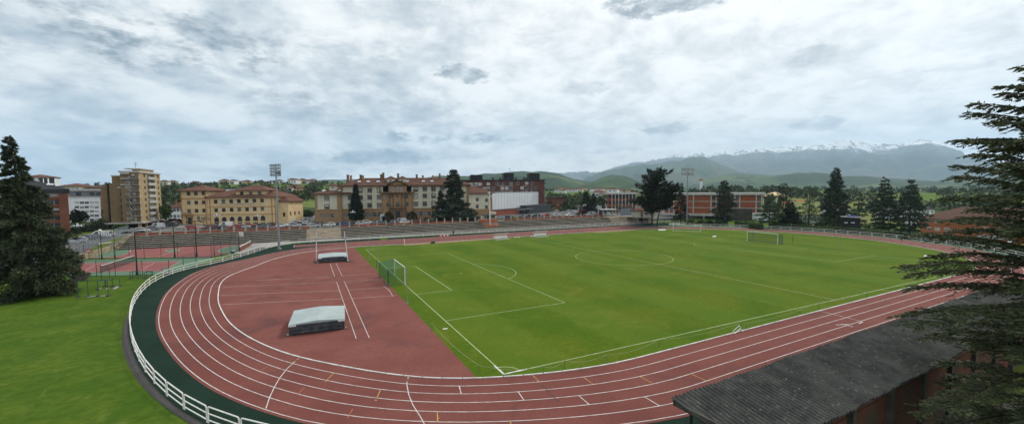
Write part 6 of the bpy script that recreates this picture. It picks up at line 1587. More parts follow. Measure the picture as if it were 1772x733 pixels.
# ------------------------------------------------------------------ ball-stop poles and rope barrier
def pole(name, label, P, h, r=.05, m_='grey', cat='pole', group=None, foot=.0):
    t = thing(name, label, cat, P, 0, group); mb = MB(); mb.tube((0, 0, 0), (0, 0, h), r, r*.8, 6); mb.build('shaft', M[m_], t)
    mb = MB(); mb.tube((0, 0, 0), (0, 0, .15), r*3, r*2.4, 8); mb.build('footing', M['concrete'], t); return t
for (x, y, ty, mm, lb) in ((639, 449, 414.5, 'grey', 'thin grey ball-stop pole nearest the far left corner of the pitch'), (654, 461, 421.5, 'grey', 'thin grey ball-stop pole behind the left goal, second towards it'), (673.5, 470, 433.5, 'grey', 'thin grey ball-stop pole at the far post of the left goal'), (705, 525, 461.5, 'grey', 'tall thin grey ball-stop pole at the near post of the left goal'),
                        (652, 466, 448, 'green_m', 'short dark green net pole on the red apron edge'), (672.5, 492, 465, 'green_m', 'short dark green net pole at the corner of the left goal net'),
                        (1115, 432, 398, 'grey', 'thin grey pole standing on the far half of the pitch'), (1239.5, 409, 395, 'grey', 'thin grey pole left of the far goal'), (1303.5, 411.5, 402, 'dark', 'short dark net pole behind the far goal, left'), (1371.5, 421.5, 406.5, 'dark', 'short dark net pole right of the far goal'), (1453.5, 431, 395.5, 'grey', 'tall thin grey pole behind the right goal line'), (1369, 405, 386, 'grey', 'thin grey pole before the fence of the far bend')):
    P = G(x, y); pole('net_pole', lb, P, hgt(P, x, ty), .045, mm, group='ball-stop poles round the pitch')
rp = thing('rope_barrier', 'low pale rope on thin stakes round the near left corner and near touchline', 'rope', G(829, 652))
O = G(829, 652); RPx = [(746.6, 574), (829, 652), (940, 648), (977, 637), (1050, 627), (1140, 600), (1282, 573.5), (1291, 570.5), (1417, 536), (1500, 513), (1600, 484)]
prev = None
for i, (x, y) in enumerate(RPx):
    P = G(x, y)-O; h = .85 if i in (0, 1, 6, 8) else .6
    q = MB(); q.tube((P.x, P.y, 0), (P.x, P.y, h), .02, n=5); q.build('stake', M['stake'] if 'stake' in M else M['concrete'], rp)
    if prev is not None:
        q = MB(); A_, B_ = Vector((prev[0].x, prev[0].y, prev[1])), Vector((P.x, P.y, h)); pts = [A_.lerp(B_, k/8)-Vector((0, 0, .28*math.sin(math.pi*k/8))) for k in range(9)]; q.path(pts, .012, 4); q.build('rope', M['rope'], rp)
    prev = (P, h)
# flat boards lying about
def slab(name, label, pts, h, m_, cat='board'):
    o = Vector(pts[0]); t = thing(name, label, cat, (o.x, o.y, 0)); mb = MB(); mb.prism([(p[0]-o.x, p[1]-o.y) for p in pts], .012, h); mb.build('board', M[m_], t); return t
slab('shot_board', 'white stop board lying at the far edge of the pitch left of the training goal', gpts([(1139, 398.6), (1152, 398.6), (1151.5, 397), (1140, 397)]), .12, 'white')
slab('shot_board', 'white stop board lying on the grass near the right-hand tree', gpts([(1598, 444), (1617, 446), (1615, 443.2), (1600, 442)]), .12, 'white')
slab('white_plate', 'small white plate lying beside the goal line near the rope', gpts([(766, 569.5), (774, 569), (775, 567.5), (767, 568)]), .03, 'white')
t = thing('fallen_hurdle', 'bundle of white bars lying by the near touchline', 'hurdle', G(1278, 574)); q = MB(); q.tube((-.8, -.2, .06), (.7, .3, .12), .04); q.tube((-.5, .2, .06), (.4, .2, .5), .03); q.tube((.3, -.2, .05), (.4, .25, .5), .03); q.build('bars', M['white'], t)
slab('spare_hurdle', 'pale hurdle lying flat on the grass left of the far goal', gpts([(1233, 410.5), (1239.5, 409.8), (1239, 408.8), (1233.5, 409)]), .2, 'white')
slab('starting_blocks', 'small dark metal frame on the sandy strip of the far straight', gpts([(746, 421.5), (753, 420.5), (752, 418.8), (748, 419)]), .45, 'dark')

# ------------------------------------------------------------------ dugouts and benches on the far touchline
def dugout(label, x0, x1, y0, y1, ytop):
    A, B = G(x0, y0), G(x1, y1); rz = facing(A, B); w = (B-A).length; h = hgt(A, x0, ytop); t = thing('dugout', label, 'dugout', A, rz)
    n_ = 6; arc = [(0.0, 1.3, .1), (0, 1.35, h*.55), (0, 1.1, h*.85), (0, .6, h), (0, .05, h*.97)]
    for i in range(n_):
        x = w*i/(n_-1); q = MB(); q.path([(x, a[1], a[2]) for a in arc], .03, 5); q.build('hoop', M['white'], t)
    q = MB()
    for j in range(len(arc)-1): q.face([(0.03, arc[j][1]+.01, arc[j][2]), (w-.03, arc[j][1]+.01, arc[j][2]), (w-.03, arc[j+1][1]+.01, arc[j+1][2]), (.03, arc[j+1][1]+.01, arc[j+1][2])])
    q.build('canopy_panel', M['dug'], t, fix=False)
    q = MB(); q.b2(.08, .55, .42, w-.08, 1.05, .52); q.b2(.08, 1.0, .53, w-.08, 1.06, .95); q.build('bench_seat', M['white'], t)
    q = MB(); q.b2(0, .1, 0, w, .2, .18); q.b2(0, 1.2, 0, w, 1.3, .18); q.build('base_beam', M['white'], t)
M['dug'] = mat('scratched_acrylic', (.62, .62, .60), (.5, .5, .48), rough=.2, alpha=.28)
dugout('left dugout bench with curved white hoops and clear canopy on the far touchline', 858, 881.5, 415.5, 413.6, 405)
dugout('right dugout bench with curved white hoops and clear canopy on the far touchline', 927, 949, 410.8, 409.2, 400.5)
def bench(label, x0, x1, y, h=.4):
    A, B = G(x0, y), G(x1, y-.4); t = thing('bench', label, 'bench', A, facing(A, B)); w = (B-A).length
    q = MB(); q.b2(0, 0, h-.08, w, .4, h); q.build('seat', M['barrier'], t)
    for x in (.3, w-.3): q = MB(); q.b2(x-.06, .04, 0, x+.06, .36, h-.081); q.build('leg', M['barrier'], t)
bench('low white bench between the two dugouts', 890, 900.5, 412.3); bench('low white bench just left of the right dugout', 918.5, 926.5, 410.9)
t = thing('hurdle_stack', 'row of low red and white hurdle boards lying by the far fence', 'hurdles', G(758.5, 409)); B = G(776, 408.3)-G(758.5, 409)
q = MB()
for i in range(6): q.cur = i % 2; a_ = B*(i/6); b2_ = B*((i+.96)/6); c_2 = (a_+b2_)/2; q.box((c_2.x, c_2.y, .22), ((b2_-a_).length, .3, .4), facing((0, 0), B))
q.build('boards', [mat('red_plastic', (.55, .08, .05), (.4, .06, .04)), M['white']], t)

# ------------------------------------------------------------------ floodlight masts
def mast(label, P, htop, hw, hh, rows, cols, rz, box=None):
    t = thing('floodlight_mast', label, 'floodlight', P, rz)
    q = MB(); q.tube((0, 0, 0), (0, 0, htop-hh*.4), .27, .14, 12); q.build('mast', M['grey'], t)
    q = MB(); q.tube((0, 0, 0), (0, 0, .25), .5, .45, 10); q.build('foot', M['concrete'], t)
    q = MB()
    for i in range(rows):
        z = htop-hh+hh*(i+.5)/rows; q.b2(-hw/2, -.05, z-.33, hw/2, .02, z-.27)
    for x in (-hw/2, 0, hw/2): q.b2(x-.05, -.04, htop-hh, x+.05, .06, htop)
    q.build('lamp_frame', M['grey'], t)
    for i in range(rows):
        for j in range(cols):
            z = htop-hh+hh*(i+.5)/rows; x = -hw/2+hw*(j+.5)/cols; w = hw/cols*.80; h = hh/rows*.66
            l = MB(); l.cur = 0; l.b2(x-w/2, -.42, z-h/2+.02, x+w/2, -.08, z+h/2); l.cur = 1; l.b2(x-w/2+.03, -.45, z-h/2+.05, x+w/2-.03, -.421, z+h/2-.03); l.build('lamp', [M['grey'], M['lampglass']], t)
    if box: q = MB(); q.b2(*box); q.build('control_box', M['dark'], t)
    q = MB()
    for i in range(14): q.b2(-.5, .28, htop-hh-.25, .5, .9, htop-hh-.2) if i == 0 else q.tube((.27, .05, 1+i*(htop-4)/14), (.42, .05, 1+i*(htop-4)/14), .015, n=4)
    q.build('service_platform', M['grey'], t)
M['lampglass'] = mat('lamp_glass', (.40, .42, .43), (.25, .27, .28), scale=4, rough=.2, spec=.6)
P = G(483, 431); H_ = hgt(P, 482, 283.5); mast('tall grey floodlight mast on the green verge at the left bend, lamps seen side-on', P, H_, 3.6, hgt(P, 482, 283.5)-hgt(P, 482, 305), 4, 4, math.radians(-57), (-.9, .3, H_-2.6, -.1, 1.2, H_-1.5))
P = G(1188.6, 387.5); H_ = hgt(P, 1189.7, 289.5); mast('tall grey floodlight mast right of the massive dark pine, lamps facing the pitch', P, H_, wdt(P, 21), H_-hgt(P, 1189.7, 304.5), 2, 4, math.radians(-24)); 

# ------------------------------------------------------------------ left courts
def psheet(name, L, z, m_): return struct(sheet(name, [G(*p) for p in L], z, M[m_]))
psheet('tennis_surround', [(60, 480), (293, 474), (372, 447.5), (366, 445.2), (100, 450.5), (40, 452)], .006, 'greenhard')
TC = [G(129, 455.2), G(313, 451.4), G(281, 468.8), G(100, 471.5)]
struct(sheet('tennis_court', TC, .012, M['court']))
mb = MB()
def tl(a, b_, w=.07): strip(mb, [a, b_], w, .018)
L4 = lambda u, v: TC[3].lerp(TC[2], u).lerp(TC[0].lerp(TC[1], u), v)
for a, b_ in (((0, 0), (1, 0)), ((1, 0), (1, 1)), ((0, 1), (1, 1)), ((0, .14), (1, .14)), ((0, .86), (1, .86)), ((.77, .14), (.77, .86)), ((.23, .14), (.23, .86)), ((.23, .5), (.77, .5)), ((0, 0), (0, 1))): tl(L4(*a), L4(*b_))
struct(mb.build('court_lines', M['line']))
psheet('ball_court', [(141, 446.5), (364, 444.5), (414, 434), (434, 422), (207, 426.5)], .006, 'court')
mb = MB()
def gell(cx, cy, rx, ry, a0=0, a1=360, n_=36): return [G(cx+rx*math.cos(math.radians(a0+(a1-a0)*i/n_)), cy+ry*math.sin(math.radians(a0+(a1-a0)*i/n_))) for i in range(n_+1)]
D1 = [G(159, 444), G(170, 437), G(184, 431.5), G(205, 430), G(219, 430.2), G(226.5, 432), G(224, 436), G(213, 440.5), G(195, 443.8), G(176, 445.5)]
D2 = [G(377, 435), G(382, 430.5), G(393, 427), G(405, 425.2), G(424, 424.5), G(418, 431), G(411, 435.5), G(396, 437.3), G(384, 437.3)]
C2 = gell(298.5, 433.3, 12, 2.4)
for D in (D1, D2, C2[:-1]): mb.face([(p.x, p.y, .012) for p in D])
struct(mb.build('court_zones', M['greenhard'])); mb = MB()
for D in (D1, D2, C2[:-1]): strip(mb, D+[D[0]], .08, .018)
strip(mb, [G(318, 427), G(275, 444)], .08, .0185); strip(mb, gell(240, 431.5, 7, 2.2), .06, .0187); strip(mb, [G(209, 427.5), G(430, 423.5), G(411, 435), G(363, 444), G(150, 445.7), G(209, 427.5)], .08, .0189)
struct(mb.build('court_lines', M['line']))
t = thing('tennis_net', 'dark tennis net with white band strung between green posts', 'net', G(174.8, 472)); A, B = Vector((0, 0, 0)), G(232.4, 452.5)-G(174.8, 472)
q = MB(); q.face([(0, 0, .05), (B.x, B.y, .05), (B.x, B.y, 1.15), (0, 0, 1.15)]); q.build('net', M['net_black'], t, fix=False); q = MB(); q.tube((0, 0, 1.17), (B.x, B.y, 1.17), .05); q.build('band', M['white'], t)
for p in (A, B): q = MB(); q.tube((p.x, p.y, 0), (p.x, p.y, 1.25), .06); q.build('post', M['green_m'], t)
# wire fences
def wire_fence(name, label, pts, h, step, pm='dark', mm='mesh_dark', r=.04, base=None, mesh_h=None):
    P_ = [Vector((p[0], p[1], p[2] if len(p) > 2 else 0)) for p in pts]; o = P_[0].copy(); t = thing(name, label, 'fence', o)
    q = MB(); rl = MB()
    for i in range(len(P_)-1):
        a, b_ = P_[i]-o, P_[i+1]-o; q.face([(a.x, a.y, a.z+.05), (b_.x, b_.y, b_.z+.05), (b_.x, b_.y, b_.z+h), (a.x, a.y, a.z+h)]); rl.tube((a.x, a.y, a.z+h), (b_.x, b_.y, b_.z+h), .025, n=4); rl.tube((a.x, a.y, a.z+.08), (b_.x, b_.y, b_.z+.08), .035, n=4)
        k = max(1, int(round((b_-a).length/step)))
        for j in range(k+(i == len(P_)-2)):
            c = a.lerp(b_, j/k); z = MB(); z.tube((c.x, c.y, c.z), (c.x, c.y, c.z+h+.06), r, n=5); z.build('post', M[pm], t)
    q.build('wire_mesh', M[mm], t, fix=False); rl.build('rail', M[pm], t); return t

M['mesh_faint'] = mat('wire_mesh_faint', (.06, .07, .07), (.08, .085, .085), alpha=.13)
wire_fence('court_fence', 'black wire fence along the lawn side of the tennis court', [G(70, 479), G(200, 477.5), G(293, 475.2), G(340, 460)], 2.4, 3.2, mm='mesh_faint')
wire_fence('court_fence', 'black wire fence between the tennis court and the ball court', [G(120, 449.5), G(250, 448), G(366, 445.8)], 3.0, 3.2, mm='mesh_faint')
wire_fence('court_fence', 'dark wire fence at the right end of the ball court beside the running track', [G(366, 445.5), G(414, 435)], 3.4, 2.4)
wire_fence('street_fence', 'tall blue-grey fence on top of the wall left of the ball court', [gz(75, 452), gz(133, 437.5), gz(190, 416), gz(222, 405.5)], 2.6, 2.1, 'bluegrey', 'mesh_light', .07)
t = thing('court_wall', 'low lichened stone wall left of the ball court below the street fence', 'wall', (-51.5, 30, 0)); q = MB(); q.b2(-.12, 0, -.2, .25, 42.6, 1.15); q.build('wall', M['stone'], t)
t = thing('ramp_wall', 'low brown brick wall beside the path between ball court and terrace', 'wall', G(414.5, 434.5)); B = G(434, 423.5)-G(414.5, 434.5)
q = MB(); q.box((B.x/2, B.y/2, .45), (B.length, .3, .9), facing((0, 0), B)); q.build('brickwork', M['br_brown'], t); q = MB(); q.box((B.x/2, B.y/2, .96), (B.length, .4, .1), facing((0, 0), B)); q.build('coping', M['p_conc_w'], t)
# lamp posts and net poles of the courts
def lamp(label, x, yb_, yt, kind='plain', z=0, r=.085, group=None):
    P = G(x, yb_, z); h = hgt(P, x, yt); t = thing('lamp_post', label, 'lamp post', P, -CAM['yaw']*0+.1, group)
    q = MB(); q.tube((0, 0, 0), (0, 0, h), r, r*.6, 8); q.tube((0, 0, 0), (0, 0, .9), r*1.9, r*1.1, 8); q.build('post', M['dark'], t)
    if kind == 'cross':
        q = MB(); q.b2(-1.2, -.06, h-.1, 1.2, .06, h+.02); q.build('cross_arm', M['dark'], t)
        for sx in (-1, 1): q = MB(); q.b2(sx*1.1-.35, -.5, h-.22, sx*1.1+.35, .1, h-.101); q.build('lamp_head', M['black'], t)
    if kind == 'globe': q = MB(); q.sphere((0, 0, h+.2), .3, 10, 8); q.build('globe', M['white'], t)
    if kind == 'multi':
        q = MB(); q.tube((-.7, 0, h-.5), (.7, 0, h-.5), .04, n=5); q.tube((0, -.7, h-.5), (0, .7, h-.5), .04, n=5); q.build('arm', M['dark'], t)
        for dx, dy, dz in ((-.7, 0, -.2), (.7, 0, -.2), (0, -.7, -.2), (0, .7, -.2), (0, 0, .25)): g_ = MB(); g_.sphere((dx, dy, h+dz), .23, 8, 6); g_.build('globe', M['lampg'], t)
    return t
M['lampg'] = mat('milky_globe', (.66, .68, .70), (.6, .62, .64), rough=.2)
lamp('black lamp post with one white globe at the left end of the tennis court', 176.5, 448, 400.5, 'globe')
for (x, yb_, yt, k, lb) in ((199.5, 447, 385, 'plain', 'black post right of the white globe lamp'), (237.5, 475.5, 399.5, 'cross', 'thick black lamp post at the right end of the tennis court, nearest the lawn'), (302.5, 445.8, 384.5, 'cross', 'black lamp post between the courts under the left part of the ochre building'), (340.5, 444, 382, 'cross', 'black twin-headed lamp post between the courts before the ochre building door'),
                        (262.5, 426.5, 392, 'plain', 'thin black pole at the foot of the terrace, leftmost'), (371, 441.7, 406, 'plain', 'thin dark pole at the corner of the ball court'), (378, 421.5, 386, 'plain', 'black pole at the foot of the terrace under the ochre building'), (401, 421.5, 392, 'plain', 'thin pole at the foot of the terrace left of the ramp wall'), (414.5, 434.5, 403, 'plain', 'thin pole at the near end of the ramp wall'), (426, 428, 400, 'plain', 'thin pole half way up the ramp wall'), (435.5, 421.5, 391, 'plain', 'thin pole at the far end of the ramp wall')):
    lamp(lb, x, yb_, yt, k, r=.11 if k == 'cross' else .055)
for (x, yb_, yt, lb) in ((376, 393, 371.5, 'ornate street lamp with globe cluster left of the white van'), (446.5, 391, 372.5, 'ornate street lamp with globe cluster before the right arches of the ochre building'), (611, 388.5, 366, 'ornate street lamp before the dense cypress'), (762.5, 385.5, 363, 'ornate street lamp before the narrow conifer left of the cedar'), (897, 377.5, 357, 'ornate street lamp before the brick base of the white hall'), (1011.5, 373.5, 354.5, 'ornate street lamp beside the red van'), (1034.5, 373, 357, 'ornate street lamp left of the car port'), (135.5, 412, 389, 'old street lamp at the foot of the brick block')):
    lamp(lb, x, yb_, yt, 'multi', GZ, .06, 'ornate street lamps')
P = gz(848, 392); t = thing('siren_mast', 'tall white mast with small loudspeakers behind the commentary box', 'mast', P); h = hgt(P, 848, 331); q = MB(); q.tube((0, 0, 0), (0, 0, h), .2, .16, 10); q.build('mast', M['white'], t)
for dz, sx in ((.5, -1), (1.6, 1), (2.1, -1)): q = MB(); q.tube((sx*.2, -.1, h-dz), (sx*.65, -.35, h-dz), .08, .22, 8); q.build('loudspeaker', M['p_hall'], t)
# court odds and ends
P = G(160, 440); 
t = thing('handball_goal', 'white and black banded handball goal at the left end of the ball court', 'goal', G(171, 437.5), 1.1); q = MB()
for x in (0, 3.0):
    for i in range(8): q.cur = i % 2; q.tube((x, 0, .25*i), (x, 0, .25*(i+1)), .06, n=6)
q.cur = 0; q.tube((0, 0, 2.0), (3, 0, 2.0), .06, n=6); q.build('frame', [M['white'], M['dark']], t)
t = thing('basketball_hoop', 'basketball stand with white backboard at the right end of the ball court', 'basketball hoop', G(411, 430), 2.2); q = MB(); q.tube((0, 0, 0), (0, 0, 2.9), .08); q.tube((0, 0, 2.9), (0, -.9, 3.2), .06); q.build('stand', M['grey'], t); q = MB(); q.b2(-.9, -.95, 2.8, .9, -.9, 3.8); q.build('backboard', M['white'], t)
q = MB(); 
for i in range(12): a, b_ = i*math.pi/6, (i+1)*math.pi/6; q.tube((.23*math.cos(a), -1.2+.23*math.sin(a), 3.05), (.23*math.cos(b_), -1.2+.23*math.sin(b_), 3.05), .015, n=4)
q.build('ring', mat('orange_ring', (.6, .15, .05), (.5, .12, .05)), t)
t = thing('court_sign', 'small red and white sign at the left corner of the ball court', 'sign', G(154, 448.5), -.45); q = MB(); q.tube((0, 0, 0), (0, 0, 2.1), .03); q.build('post', M['dark'], t); q = MB(); q.b2(-.65, -.05, 1.35, .65, -.02, 2.05); q.build('board', mat('sign_red', (.62, .07, .03), (.5, .06, .03)), t); q = MB(); q.b2(-.48, -.07, 1.5, .48, -.052, 1.85); q.build('white_panel', M['white'], t)
t = thing('litter_bin', 'green litter bin standing at the fence by the right end of the ball court', 'bin', G(403.5, 441.5)); q = MB(); q.tube((0, 0, 0), (0, 0, .9), .32, .38, 12); q.build('body', M['green_m'], t); q = MB(); q.tube((0, 0, .9), (0, 0, 1.05), .4, .3, 12); q.build('lid', M['grey'], t)
t = thing('utility_box', 'pale concrete utility box at the right corner of the tennis court', 'box', G(287, 474.5)); q = MB(); q.b2(-.4, -.3, 0, .5, .3, 1.1); q.build('housing', M['concrete'], t); q = MB(); q.b2(-.3, -.32, .15, .4, -.301, .95); q.build('door', M['p_hall'], t)
# green exercise bars on the lawn
def bars(label, x0, y0, x1, y1, h, npost=2, pad=True):
    A, B = G(x0, y0), G(x1, y1); t = thing('exercise_bar', label, 'exercise bar', A, facing(A, B), 'green exercise bars on the lawn'); w = (B-A).length
    for i in range(npost): q = MB(); q.tube((w*i/(npost-1), 0, 0), (w*i/(npost-1), 0, h), .04, n=6); q.build('post', M['green_m'], t); q = MB(); q.b2(w*i/(npost-1)-.18, -.18, 0, w*i/(npost-1)+.18, .18, .1); q.build('foot', M['foam'], t)
    q = MB(); q.tube((0, 0, h), (w, 0, h), .035, n=6); q.build('bar', M['green_m'], t)
bars('tall green exercise frame with four posts, nearest on the lawn', 135.5, 513, 187.5, 511.5, 2.0, 4)
bars('tall narrow green exercise bar left of the tennis net', 176, 484.3, 190, 484, 2.0, 2)
bars('low green bar behind the tall four-post frame, left', 170, 500.5, 182, 494, .9); bars('low green bar behind the tall four-post frame, middle', 183, 494.5, 195, 495, .9); bars('green bar at the right of the exercise group', 195, 494.5, 207.5, 495, 1.1)
bars('pair of green parallel bars left of the thick lamp post', 225.5, 481.5, 239.5, 480.7, 1.0); bars('green parallel bar behind the thick lamp post', 230, 480, 243, 479.5, 1.0); bars('left green parallel bar right of the thick lamp post', 250, 481.3, 262, 481, 1.0); bars('right green parallel bar right of the thick lamp post', 254, 480, 264.5, 479.8, 1.0)
for L in ([(150, 514), (165, 512.5), (166, 511.5), (151, 512.5)], [(170, 512.5), (186, 511.5), (187, 510.3), (171, 511.3)], [(178, 485.5), (190, 485), (190, 484), (179, 484.2)], [(194, 499.5), (200, 500), (210, 494), (204, 493.5)], [(168, 500.5), (173, 501), (176, 498.5), (171, 498)], [(182, 500), (187, 500), (190, 498), (185, 498)], [(104, 507), (115, 506), (117, 503.5), (106, 504)]):
    struct(sheet('paving_slab', gpts(L), .012, M['concreteg']))
# concrete posts lying below the spruce
for i, (x, y) in enumerate(((122, 487), (129, 486.5), (137, 486), (144, 485.5))):
    t = thing('tilted_block', 'dark tilted concrete block beside the spruce, one of four in a row', 'block', G(x, y), .9, 'tilted concrete blocks by the spruce'); q = MB(); q.M = Matrix.Rotation(math.radians(38), 4, 'Y'); q.box((0, 0, .5), (.35, .5, 1.7)); q.build('block', M['riser'], t)

# ------------------------------------------------------------------ person by the far fence
def person(P, rz, label, shirt, trousers):
    t = thing('person', label, 'person', P, rz); me = bpy.data.meshes.new('body')
    V = [(0, 0, .95), (0, 0, 1.15), (0, 0, 1.40), (0, 0, 1.52), (0, -.01, 1.66), (0, -.01, 1.76), (.10, 0, .92), (.12, -.02, .5), (.12, .02, .08), (.12, -.12, .03), (-.10, 0, .92), (-.12, .03, .5), (-.12, .05, .08), (-.12, -.09, .03),
         (.19, 0, 1.42), (.27, .01, 1.15), (.28, -.06, .92), (.28, -.08, .83), (-.19, 0, 1.42), (-.27, .01, 1.15), (-.28, -.06, .92), (-.28, -.08, .83)]
    E_ = [(0, 1), (1, 2), (2, 3), (3, 4), (4, 5), (0, 6), (6, 7), (7, 8), (8, 9), (0, 10), (10, 11), (11, 12), (12, 13), (2, 14), (14, 15), (15, 16), (16, 17), (2, 18), (18, 19), (19, 20), (20, 21)]
    R_ = [.15, .14, .15, .06, .10, .07, .09, .065, .045, .04, .09, .065, .045, .04, .06, .045, .035, .035, .06, .045, .035, .035]
    me.from_pydata(V, E_, []); o = link('body', me, t); sk = o.modifiers.new('s', 'SKIN'); me.skin_vertices.new() if not me.skin_vertices else None
    for i, r_ in enumerate(R_): me.skin_vertices[0].data[i].radius = (r_, r_*.8)
    me.skin_vertices[0].data[0].use_root = True; o.modifiers.new('d', 'SUBSURF').levels = 1; o.modifiers['d'].render_levels = 2
    dg = bpy.context.evaluated_depsgraph_get(); dg.update(); m2 = bpy.data.meshes.new_from_object(o.evaluated_get(dg)); o.modifiers.clear(); o.data = m2
    m2.materials.clear(); [m2.materials.append(x) for x in (shirt, trousers, mat('skin', (.45, .27, .19), (.4, .24, .17)), M['black'])]
    for p in m2.polygons:
        c = p.center; p.material_index = 2 if c.z > 1.52 else (1 if c.z < .95 and abs(c.x) < .22 else (2 if c.z < .9 else 0))
        if c.z < .07: p.material_index = 3
        p.use_smooth = True
    q = MB(); q.sphere((0, .015, 1.72), .105, 10, 6, .9); q.build('hair', M['black'], t)
    q = MB(); q.sphere((0, -.10, 1.66), .018, 6, 4); q.build('nose', MATS['skin'], t)
person(G(784.5, 408.5), math.radians(200), 'person in dark blue clothing standing at the fence of the far straight', mat('navy_jacket', (.02, .03, .07), (.02, .025, .05)), mat('dark_trousers', (.02, .022, .03), (.03, .03, .035)))

# ------------------------------------------------------------------ scoreboard and far corner things
P0, P1 = G(1456, 400.5), G(1487, 403); b = Bld('scoreboard', 'black scoreboard with pale top edge and two small white number slots behind the hedge', 'scoreboard', P0, P1, .5); R = b.root; z0, z1 = b.uz(1470, 393.5)[1], b.uz(1470, 376)[1]
q = MB(); q.b2(0, 0, z0, b.w, .4, z1); q.build('board', M['black'], R)
for x in (1464, 1476): u, z = b.uz(x, 385); q = MB(); q.b2(u-.45, -.04, z-.14, u+.45, -.003, z+.14); q.build('number_slot', M['white'], R)
q = MB(); q.b2(-.2, -.3, z1+.003, b.w+.2, .7, z1+.3); q.build('top_board', M['p_conc_w'], R)
for x in (.4, b.w-.4): q = MB(); q.tube((x, .2, 0), (x, .2, z0), .09); q.build('leg', M['dark'], R)
for x in (1468.5, 1476.5): u, z = b.uz(x, 372); q = MB(); q.b2(u-.45, 0, z1+.302, u+.45, .4, z1+.62); q.build('blue_crate', mat('blue_plastic', (.03, .12, .5), (.03, .1, .4)), R)
t = thing('cable_box', 'white box on a short post at the right end of the hedge', 'box', G(1747, 437)); q = MB(); q.tube((0, 0, 0), (0, 0, 1.6), .08); q.build('post', M['grey'], t); q = MB(); q.box((0, 0, 1.85), (1.0, .6, .6)); q.build('housing', M['white'], t)
# kiosk with red-brown roof at the terrace end
b = Bld('changing_hut', 'small cream changing hut with a rusty red roof above the right end of the terrace', 'building', Vector((*G(1093, 376, 2.3)[:2], 2.3)), Vector((*G(1132, 377, 2.3)[:2], 2.3)), 5); R = b.root; zt = b.uz(1112, 364.5)[1]
q = MB(); dr = [(b.w*.42, .1, b.w*.5, zt-.5)]; ww_ = [(b.w*.58, zt*.4, b.w*.72, zt*.8), (b.w*.78, zt*.4, b.w*.9, zt*.8)]; facade(q, 'f', 0, 0, b.w, 0, zt, dr+ww_); facade(q, 'r', b.w, 0, 5, 0, zt, []); facade(q, 'l', 0, 0, 5, 0, zt, []); facade(q, 'b', 5, 0, b.w, 0, zt, []); q.build('wall', M['p_cream'], R, fix=False)
put_windows(R, 'f', 0, ww_, 'pair'); q = MB(); q.b2(dr[0][0], .1, .1, dr[0][2], .17, dr[0][3]); q.build('door', M['br_brown'], R)
q = MB(); hip(q, 0, 0, b.w, 5, zt+.12, 1.1, ov=.7); q.build('roof', M['t_red'], R)
t = thing('hut_terrace', 'yellow stone base with dark opening and steps beneath the cream changing hut', 'terrace', G(1100, 386.5), SRZ-.05); w = 8.5
q = MB(); q.b2(0, .8, 0, w, 7.5, 2.28); q.build('stone_base', M['stone'], t); q = MB(); q.b2(-1.5, -.2, 2.285, w*.75, 7.6, 2.55); q.build('deck', M['concrete'], t); q = MB(); q.b2(2.2, .72, .05, 3.9, .795, 1.9); q.build('opening', M['black'], t)
q = MB()
for i in range(6): q.b2(w*.62+i*.55, -.6, 0, w*.62+(i+1)*.55-.01, .79, 2.1-i*.35)
q.build('stair', M['stone'], t); q = MB(); q.tube((-1.4, -.15, 3.4), (w*.7, -.15, 3.4), .04); q.tube((-1.4, -.15, 3.0), (w*.7, -.15, 3.0), .03)
for i in range(6): q.tube((-1.4+i*1.45, -.15, 2.55), (-1.4+i*1.45, -.15, 3.4), .03)
q.build('railing', M['grey'], t)
b = Bld('grey_fence_screen', 'tall blue-grey sheet fence between the car port and the changing hut', 'fence', G(1074, 375.5, 2.0), G(1093, 373, 2.0), .15); q = MB(); zt = b.uz(1080, 361)[1]
q.b2(0, 0, 0, b.w, .1, zt); q.build('sheet', M['bluegrey'], b.root)
for i in range(7): z = MB(); z.b2(b.w*i/6-.06, -.08, 0, b.w*i/6+.06, -.003, zt+.1); z.build('post', M['grey'], b.root)
b = Bld('car_port', 'open concrete car port sheltering a white van at the right end of the street', 'car port', gz(1043, 374.5), gz(1068, 374), 5); R = b.root; zt = b.uz(1055, 362)[1]
q = MB(); q.b2(-.3, -.5, zt-.3, b.w+.3, 5, zt); q.build('roof', M['p_conc_w'], R); q = MB(); q.b2(0, 4.6, 0, b.w, 4.8, zt-.301); q.build('rear_wall', M['p_grey'], R)
for u in (.1, b.w/3, b.w*2/3, b.w-.1): q = MB(); q.b2(u-.12, -.1, 0, u+.12, .14, zt-.301); q.build('post', M['p_conc_w'], R)
b = Bld('white_shed', 'small white shed left of the car port', 'shed', gz(1035, 373), gz(1043, 373), 4); q = MB(); zt = b.uz(1039, 363)[1]; q.b2(0, 0, 0, b.w, 4, zt); q.build('wall', M['p_white'], b.root); q = MB(); q.b2(-.2, -.2, zt+.003, b.w+.2, 4.2, zt+.2); q.build('roof', M['p_conc_w'], b.root); q = MB(); q.b2(.4, -.06, .02, 1.3, -.003, 1.8); q.build('door', M['p_grey'], b.root)
# pergola-like low barrier, planters and cars stored behind the far corner
for i, (x, y, m_, lb) in enumerate(((1163, 390, 'white', 'pile of white plastic chairs left of the far mast'), (1176, 389.5, 'white', 'pile of white plastic bags beside the far mast'))):
    t = thing('white_heap', lb, 'heap', G(x, y)); q = MB(); rg_ = random.Random(i)
    for k in range(9): q.box((rg_.uniform(-1.6, 1.6), rg_.uniform(-.5, .5), rg_.uniform(.2, .6)), (.6, .5, .4), rg_.uniform(0, 3))
    q.build('pile', M['white'], t)
